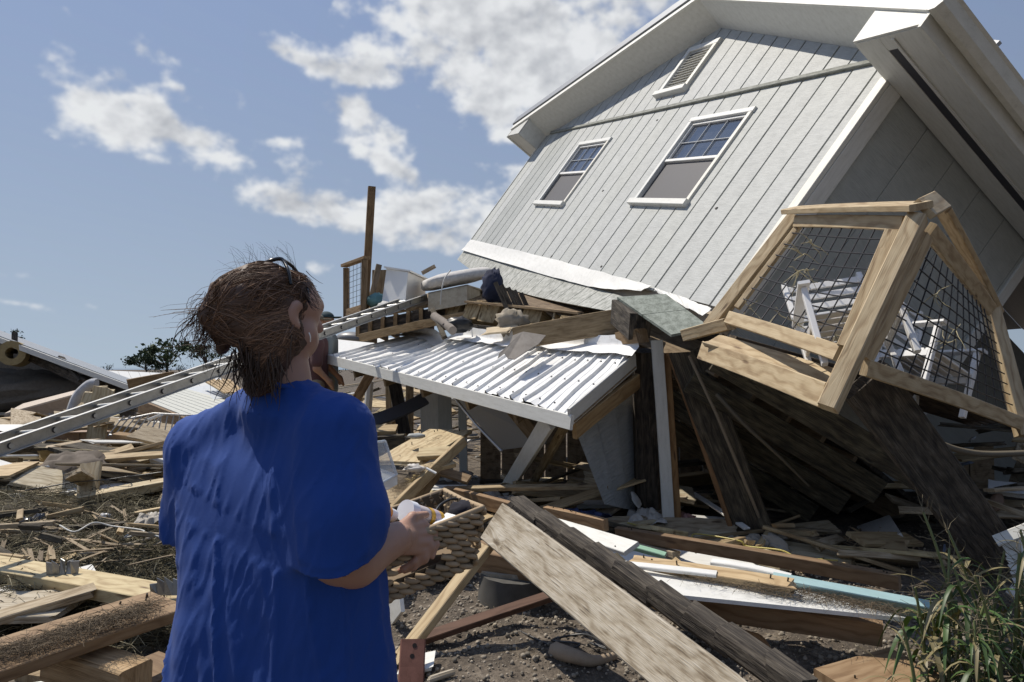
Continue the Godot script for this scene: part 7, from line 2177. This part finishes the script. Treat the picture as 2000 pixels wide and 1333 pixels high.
func straw_mesh(bend: float) -> ArrayMesh:
	return tube_mesh([Vector3(-0.5, 0, 0), Vector3(-0.18, bend, 0.02), Vector3(0.2, bend * 0.8, -0.03), Vector3(0.5, -bend * 0.3, 0)], 0.014, 0.007, 3, Color.WHITE, false)

func build_scatter() -> void:
	var r := RandomNumberGenerator.new()
	r.seed = 4242
	# low mounds of tangled wrack
	var mounds := []
	for m in [[-3.6, -5.6, 1.5, 0.22, 1.1], [-2.7, -5.2, 0.9, 0.18, 0.8], [-4.4, -6.6, 1.6, 0.3, 1.0], [-3.2, -4.3, 1.2, 0.2, 0.6], [-2.2, -4.4, 0.7, 0.12, 0.6], [-1.0, -6.0, 0.8, 0.22, 0.6], [-2.2, -7.0, 1.2, 0.3, 0.9]]:
		mounds.append(m)
		var mo := mesh_node(self, "wrack_mound", blob_mesh(Vector3(m[2], m[3], m[4]), 0.35, 3.0, int(m[0] * -37), Color(0.07, 0.055, 0.038), 18, 36), M.dusty, Transform3D(Basis(), Vector3(m[0], -0.02, m[1])))
		mo.set_meta("kind", "stuff")
		tag(mo, "low mound of dark matted sea wrack among the planks", "wrack", "wrack mounds")
	for kind in 3:
		var xfs := []
		var cols := []
		for i in 12000:
			var m: Array = mounds[r.randi() % mounds.size()]
			var a := r.randf() * TAU
			var q := sqrt(r.randf()) * 1.12
			var x: float = m[0] + cos(a) * q * m[2]
			var z: float = m[1] + sin(a) * q * m[4]
			var y: float = m[3] * sqrt(maxf(0.0, 1.0 - q * q)) + r.randf_range(-0.02, 0.06)
			y = maxf(y, ground_height(x, z) + r.randf_range(0.0, 0.02))
			var b := Basis.from_euler(Vector3(r.randfn() * 0.5, r.randf() * TAU, r.randfn() * 0.45))
			var l := r.randf_range(0.07, 0.28)
			xfs.append(Transform3D(b.scaled_local(Vector3(l, l * 0.8, l * 0.8)), Vector3(x, y, z)))
			var g := r.randf_range(0.35, 1.3)
			cols.append(Color(0.125 * g, 0.108 * g, 0.062 * g) if r.randf() < 0.85 else Color(0.38, 0.34, 0.23))
		var sm := multi("wrack_straw", straw_mesh([0.06, 0.16, -0.1][kind]), M.straw, xfs, cols)
		tag(sm, "dry brown reeds and sea grass strewn over the wrack", "wrack")
	# dry bits over open ground and on the boards
	var xf2 := []
	var co2 := []
	for i in 9000:
		var x := r.randf_range(-6.0, 4.0)
		var z := -r.randf_range(2.8, 11.0)
		var y := ground_height(x, z) + r.randf_range(0.0, 0.03)
		var b := Basis.from_euler(Vector3(r.randfn() * 0.15, r.randf() * TAU, r.randfn() * 0.2))
		var l := r.randf_range(0.03, 0.14)
		xf2.append(Transform3D(b.scaled_local(Vector3(l, l * 0.7, l * 0.7)), Vector3(x, y, z)))
		var g := r.randf_range(0.4, 1.4)
		co2.append(Color(0.2 * g, 0.16 * g, 0.1 * g))
	# on the stained plank, the white panel and the shelf board
	for z in [[Vector3(-1.959, 0.38, -2.71), Vector3(-1.558, 0.41, -3.256), 0.13, 2400], [Vector3(0.891, 0.345, -3.943), Vector3(1.716, 0.3, -3.585), 0.1, 500], [Vector3(1.253, 0.34, -3.814), Vector3(1.84, 0.29, -3.542), 0.05, 800], [Vector3(-0.911, 0.693, -6.3), Vector3(-0.628, 0.825, -7), 0.15, 60], [Vector3(1.55, -0.014, -3.5), Vector3(1.912, 0.036, -3.55), 0.14, 900], [Vector3(-0.917, 0.495, -5.8), Vector3(-0.579, 0.688, -6), 0.16, 900]]:
		for i in z[3]:
			var t := r.randf()
			var p: Vector3 = (z[0] as Vector3).lerp(z[1], t) + Vector3(r.randfn() * 0.03, r.randf_range(0.0, 0.02), r.randfn() * z[2] * 0.5)
			var l := r.randf_range(0.02, 0.11)
			xf2.append(Transform3D(Basis.from_euler(Vector3(r.randfn() * 0.3, r.randf() * TAU, r.randfn() * 0.3)).scaled_local(Vector3(l, l * 0.8, l * 0.8)), p))
			var g := r.randf_range(0.35, 1.2)
			co2.append(Color(0.17 * g, 0.13 * g, 0.085 * g))
	tag(multi("dry_litter", straw_mesh(0.05), M.straw, xf2, co2), "dry stalks and splinters littering the soil and boards", "litter")
	# gravel on the soil between the props
	var stone := blob_mesh(Vector3(1, 0.7, 0.85), 0.5, 1.6, 77, Color.WHITE, 5, 7)
	var xf3 := []
	var co3 := []
	for i in 26000:
		var x := r.randf_range(-1.3, 2.6) if r.randf() < 0.75 else r.randf_range(-5.0, 4.5)
		var z := -r.randf_range(2.9, 6.8)
		var s := 0.003 + pow(r.randf(), 4.0) * 0.014
		xf3.append(Transform3D(Basis.from_euler(Vector3(r.randf() * 3, r.randf() * TAU, r.randf() * 3)).scaled(Vector3(s, s, s)), Vector3(x, ground_height(x, z) + s * 0.3, z)))
		var g := r.randf_range(0.45, 1.35)
		co3.append(Color(0.27 * g, 0.235 * g, 0.185 * g))
	tag(multi("gravel", stone, M.straw, xf3, co3), "pale crushed-shell gravel scattered over the soil", "gravel")
	scatter_planks(r)

func scatter_planks(r: RandomNumberGenerator) -> void:
	# stray lumber: zone centre, half size, height of the heap, how many, label, group
	var zones := [
		[Vector3(-6.2, 0, -10.5), Vector3(3.2, 0.75, 2.6), 120, "splintered plank tossed into the heap behind the ladder", "stray planks behind the ladder", "stray_plank"],
		[Vector3(-4.5, 0, -8.1), Vector3(2.1, 0.62, 1.2), 100, "broken board lying among wrack near the upright plank stub", "stray boards near the plank stub", "broken_board"],
		[Vector3(-8.0, 0, -15.0), Vector3(4.5, 0.9, 2.5), 70, "broken plank in the rubble before the collapsed dark house", "stray planks before the collapsed house", "rubble_plank"],
		[Vector3(-2.4, 0, -13.5), Vector3(2.2, 0.8, 3.0), 80, "broken plank in the sunlit rubble beyond the porch posts", "stray planks beyond the porch", "sunlit_plank"],
		[Vector3(0.0, 0, -7.2), Vector3(1.6, 0.28, 0.8), 60, "short splintered plank on the ground before the dark porch", "stray planks before the porch", "short_splintered_plank"],
		[Vector3(1.8, 0, -5.9), Vector3(1.4, 0.14, 0.55), 36, "narrow splintered strip on the ground before the house hollow", "stray strips before the hollow", "splintered_strip"],
		[Vector3(2.3, 0, -7.4), Vector3(1.6, 0.6, 0.9), 24, "broken framing piece added to keep light out of the hollow under the house", "framing added to darken the hollow", "shade_framing"],  # added pieces that cut the sky light in the hollow
		[Vector3(4.2, 0, -6.2), Vector3(0.8, 1.0, 0.8), 44, "weathered plank jammed into the heap beyond the fallen girder", "planks jammed beyond the girder", "jammed_plank"],
		[Vector3(-4.0, 0, -24.0), Vector3(5.5, 1.3, 5.0), 60, "sun-bleached plank in the far rubble beyond the porch and ladder", "stray planks in the far rubble", "bleached_plank"],
		[Vector3(-0.9, 0, -5.8), Vector3(0.6, 0.42, 0.7), 34, "splintered offcut under the tilted pine shelf board", "stray offcuts under the shelf board", "splintered_offcut"],
		[Vector3(-3.5, 0.22, -5.5), Vector3(1.4, 0.1, 0.9), 34, "short weathered stick lying on the matted wrack", "sticks on the wrack", "weathered_stick"],
		[Vector3(-3.9, 0.1, -4.4), Vector3(1.2, 0.1, 0.7), 18, "split board end half buried in wrack near the yellow joist", "stray board ends near the yellow joist", "board_end"],
	]
	for z in zones:
		for i in z[2]:
			var q := Vector3(r.randf_range(-1, 1), 0, r.randf_range(-1, 1))
			var c: Vector3 = z[0]
			var e: Vector3 = z[1]
			var top: float = e.y * (1.0 - 0.6 * q.length_squared() * 0.5)
			var p := Vector3(c.x + q.x * e.x, c.y + 0.03 + r.randf() * top, c.z + q.z * e.z)
			var l := r.randf_range(0.4, 1.7) * (0.7 if e.x < 1.6 else (1.8 if e.x > 5.0 else 1.0))
			var flat := Vector3(r.randfn(), 0, r.randfn() * 0.7).normalized()
			var d := (flat + Vector3(0, clampf(r.randfn() * 0.14, -0.28, 0.28), 0)).normalized()
			var wd: float = [0.09, 0.09, 0.14, 0.19, 0.05, 0.3][r.randi() % 6]
			if z[5] == "weathered_stick":
				wd = r.randf_range(0.02, 0.06)
				l *= 0.5
			if z[5] == "stray_plank" or z[5] == "broken_board" or z[5] == "rubble_plank":
				wd = maxf(wd, [0.14, 0.09, 0.3, 0.4][r.randi() % 4])
				l *= 1.2
			var up := Vector3(r.randfn() * 0.3, 1, r.randfn() * 0.3)
			var kind := r.randf()
			var mat := "pine"
			var g := r.randf_range(0.55, 1.15)
			var tint := Color(g, g * 0.92, g * 0.76)
			if kind < 0.3:
				mat = "old"
				tint = Color(g, g * 0.93, g * 0.82)
			elif kind < 0.42:
				mat = "white"
				tint = Color(g, g, g)
			elif kind < 0.55 or (kind < 0.8 and (z[5] == "shade_framing" or z[5] == "jammed_plank")):
				mat = "dark"
				tint = Color(1.3, 1.1, 0.9)
			p.y = maxf(p.y, absf(d.y) * l * 0.5 + 0.02)
			plank(z[5], z[3], p - d * l * 0.5, p + d * l * 0.5, wd, r.randf_range(0.02, 0.045), up, mat, {"tint": tint, "ragged": r.randf_range(0.0, 0.07), "segs": 3}, "plank", z[4])
	# chips and splinters everywhere between the boards
	var chip := lumber(1.0, 0.13, 0.035, {"segs": 2, "ragged": 0.2, "bow": 0.0})
	var xfs := []
	var cols := []
	for i in 4200:
		var zone: Array = zones[[0, 0, 0, 1, 1, 1, 2, 3, 4, 4, 5, 9, 9, 10][r.randi() % 14]]
		var c: Vector3 = zone[0]
		var e: Vector3 = zone[1]
		var x := c.x + r.randf_range(-1.05, 1.05) * e.x
		var zz := c.z + r.randf_range(-1.05, 1.05) * e.z
		var l := r.randf_range(0.06, 0.34)
		var y := c.y + (e.y * 0.75 * r.randf() * r.randf() if e.y > 0.3 else r.randf() * 0.05) + 0.015
		xfs.append(Transform3D(Basis.from_euler(Vector3(r.randfn() * 0.25, r.randf() * TAU, r.randfn() * 0.25)).scaled_local(Vector3(l, l * 0.6, l * 0.6)), Vector3(x, y, zz)))
		var g := r.randf_range(0.5, 1.15)
		if zone[5] == "weathered_stick":
			g *= 0.6
		cols.append(Color(g, g * 0.93, g * 0.82))
	tag(multi("wood_splinters", chip, M.pine, xfs, cols), "pale wood chips and splinters strewn between the broken boards", "splinters")
	# small household scraps
	for i in 70:
		var zone: Array = zones[r.randi() % zones.size()]
		var c: Vector3 = zone[0]
		var e: Vector3 = zone[1]
		var p := Vector3(c.x + r.randf_range(-1, 1) * e.x, e.y * r.randf_range(0.3, 1.0), c.z + r.randf_range(-1, 1) * e.z)
		var pal := [Color(0.6, 0.6, 0.58), Color(0.5, 0.52, 0.55), Color(0.14, 0.17, 0.24), Color(0.35, 0.3, 0.24), Color(0.62, 0.58, 0.5), Color(0.05, 0.05, 0.05), Color(0.26, 0.18, 0.13)]
		var s := r.randf_range(0.03, 0.1)
		tag(mesh_node(self, "household_scrap", blob_mesh(Vector3(s, s * r.randf_range(0.15, 0.5), s * r.randf_range(0.4, 0.9)), 0.7, 2.0, i, pal[r.randi() % pal.size()], 7, 10), M.dusty, Transform3D(Basis.from_euler(Vector3(r.randfn() * 0.5, r.randf() * TAU, r.randfn() * 0.5)), p)), "small scrap of household rubbish lying on the broken planks", "scrap", "household scraps in the rubble")

func crumpled(size: float, seed_: int, tint: Color) -> ArrayMesh:
	# a dropped cloth or torn sheet: a square that has slumped into folds
	var n := noise_of(seed_, 2, 0.35)
	var st := SurfaceTool.new()
	st.begin(Mesh.PRIMITIVE_TRIANGLES)
	st.set_smooth_group(1)
	st.set_color(tint)
	var g := 22
	var pt := func(i: int, k: int) -> Vector3:
		var u := float(i) / g - 0.5
		var v := float(k) / g - 0.5
		var edge := 1.0 + n.get_noise_2d(atan2(v, u) * 1.5, 5.0) * 0.5
		return Vector3(u * size * edge + n.get_noise_3d(u * 4, v * 4, 1) * size * 0.12, (0.5 + n.get_noise_3d(u * 3.2, v * 2.2, 9)) * size * 0.2 - (u * u + v * v) * size * 0.35, v * size * edge * 0.8)
	for i in g:
		for k in g:
			quad(st, pt.call(i, k), pt.call(i + 1, k), pt.call(i + 1, k + 1), pt.call(i, k + 1), Vector2.ZERO, Vector2.ZERO, Vector2.ZERO, Vector2.ZERO)
	st.generate_normals()
	return st.commit()

func build_soft_wreckage() -> void:
	var r := RandomNumberGenerator.new()
	r.seed = 88
	var cloths := [
		[Vector3(-2.735, 0.3, -5.69), 0.26, Color(0.5, 0.47, 0.42), "muddy white rag"], [Vector3(-0.189, 0.2, -6.88), 0.5, Color(0.42, 0.41, 0.4), "grey torn sheet"], [Vector3(0.562, 0.2, -6.29), 0.45, Color(0.04, 0.06, 0.16), "navy blue cloth"],
		[Vector3(1.149, 0.15, -6.432), 0.4, Color(0.55, 0.53, 0.5), "white torn plastic"], [Vector3(1.91, 0.1, -5.8), 0.4, Color(0.4, 0.37, 0.32), "beige rag"], [Vector3(-0.621, 0.15, -9.022), 0.4, Color(0.55, 0.55, 0.55), "crumpled white plastic"],
	]
	var i := 0
	for c in cloths:
		tag(mesh_node(self, "torn_cloth", crumpled(c[1], 900 + i, c[2]), M.dusty, Transform3D(Basis(Vector3.UP, r.randf() * TAU), c[0])), "%s crumpled among the broken boards" % c[3], "cloth", "cloths and sheets in the wreckage")
		i += 1
	# pink and yellow insulation torn out of the walls
	for s in [[Vector3(-0.963, 0.25, -7.774), "yellow"], [Vector3(1.464, 0.1, -6.461), "pink"]]:
		var tint := Color(0.6, 0.46, 0.2) if s[1] == "yellow" else Color(0.62, 0.36, 0.33)
		tag(mesh_node(self, "insulation_tuft", blob_mesh(Vector3(0.16, 0.08, 0.12), 0.9, 3.2, i, tint, 14, 20), M.dusty, Transform3D(Basis(Vector3.UP, r.randf() * 6.0), s[0])), "torn tuft of %s fibre insulation caught between planks" % s[1], "insulation", "insulation tufts")
		i += 1
	# house wiring trailing over the heap
	for w in [[Vector3(-4.169, 0.4, -6.249), Vector3(-3.429, 0.4, -7.118), Color(0.03, 0.03, 0.03), "black"], [Vector3(-3.22, 0.3, -5.331), Vector3(-2.206, 0.3, -4.801), Color(0.5, 0.5, 0.47), "white"], [Vector3(-0.662, 0.2, -6.88), Vector3(0.705, 0.2, -5.704), Color(0.03, 0.03, 0.03), "black"], [Vector3(1.009, 0.15, -6.122), Vector3(2.22, 0.1, -5.062), Color(0.45, 0.38, 0.1), "yellow"], [Vector3(0.055, 0.02, -4.034), Vector3(0.593, 0.02, -3.622), Color(0.04, 0.04, 0.04), "black"]]:
		var pts := []
		for k in 9:
			pts.append((w[0] as Vector3).lerp(w[1], k / 8.0) + Vector3(r.randfn() * 0.06, absf(r.randfn()) * 0.04, r.randfn() * 0.1))
		tag(mesh_node(self, "house_cable", tube_mesh(curve_pts(pts, 5), 0.006, 0.006, 5, w[2]), M.satin), "%s cable trailing over the splintered boards" % w[3], "cable", "cables in the wreckage")
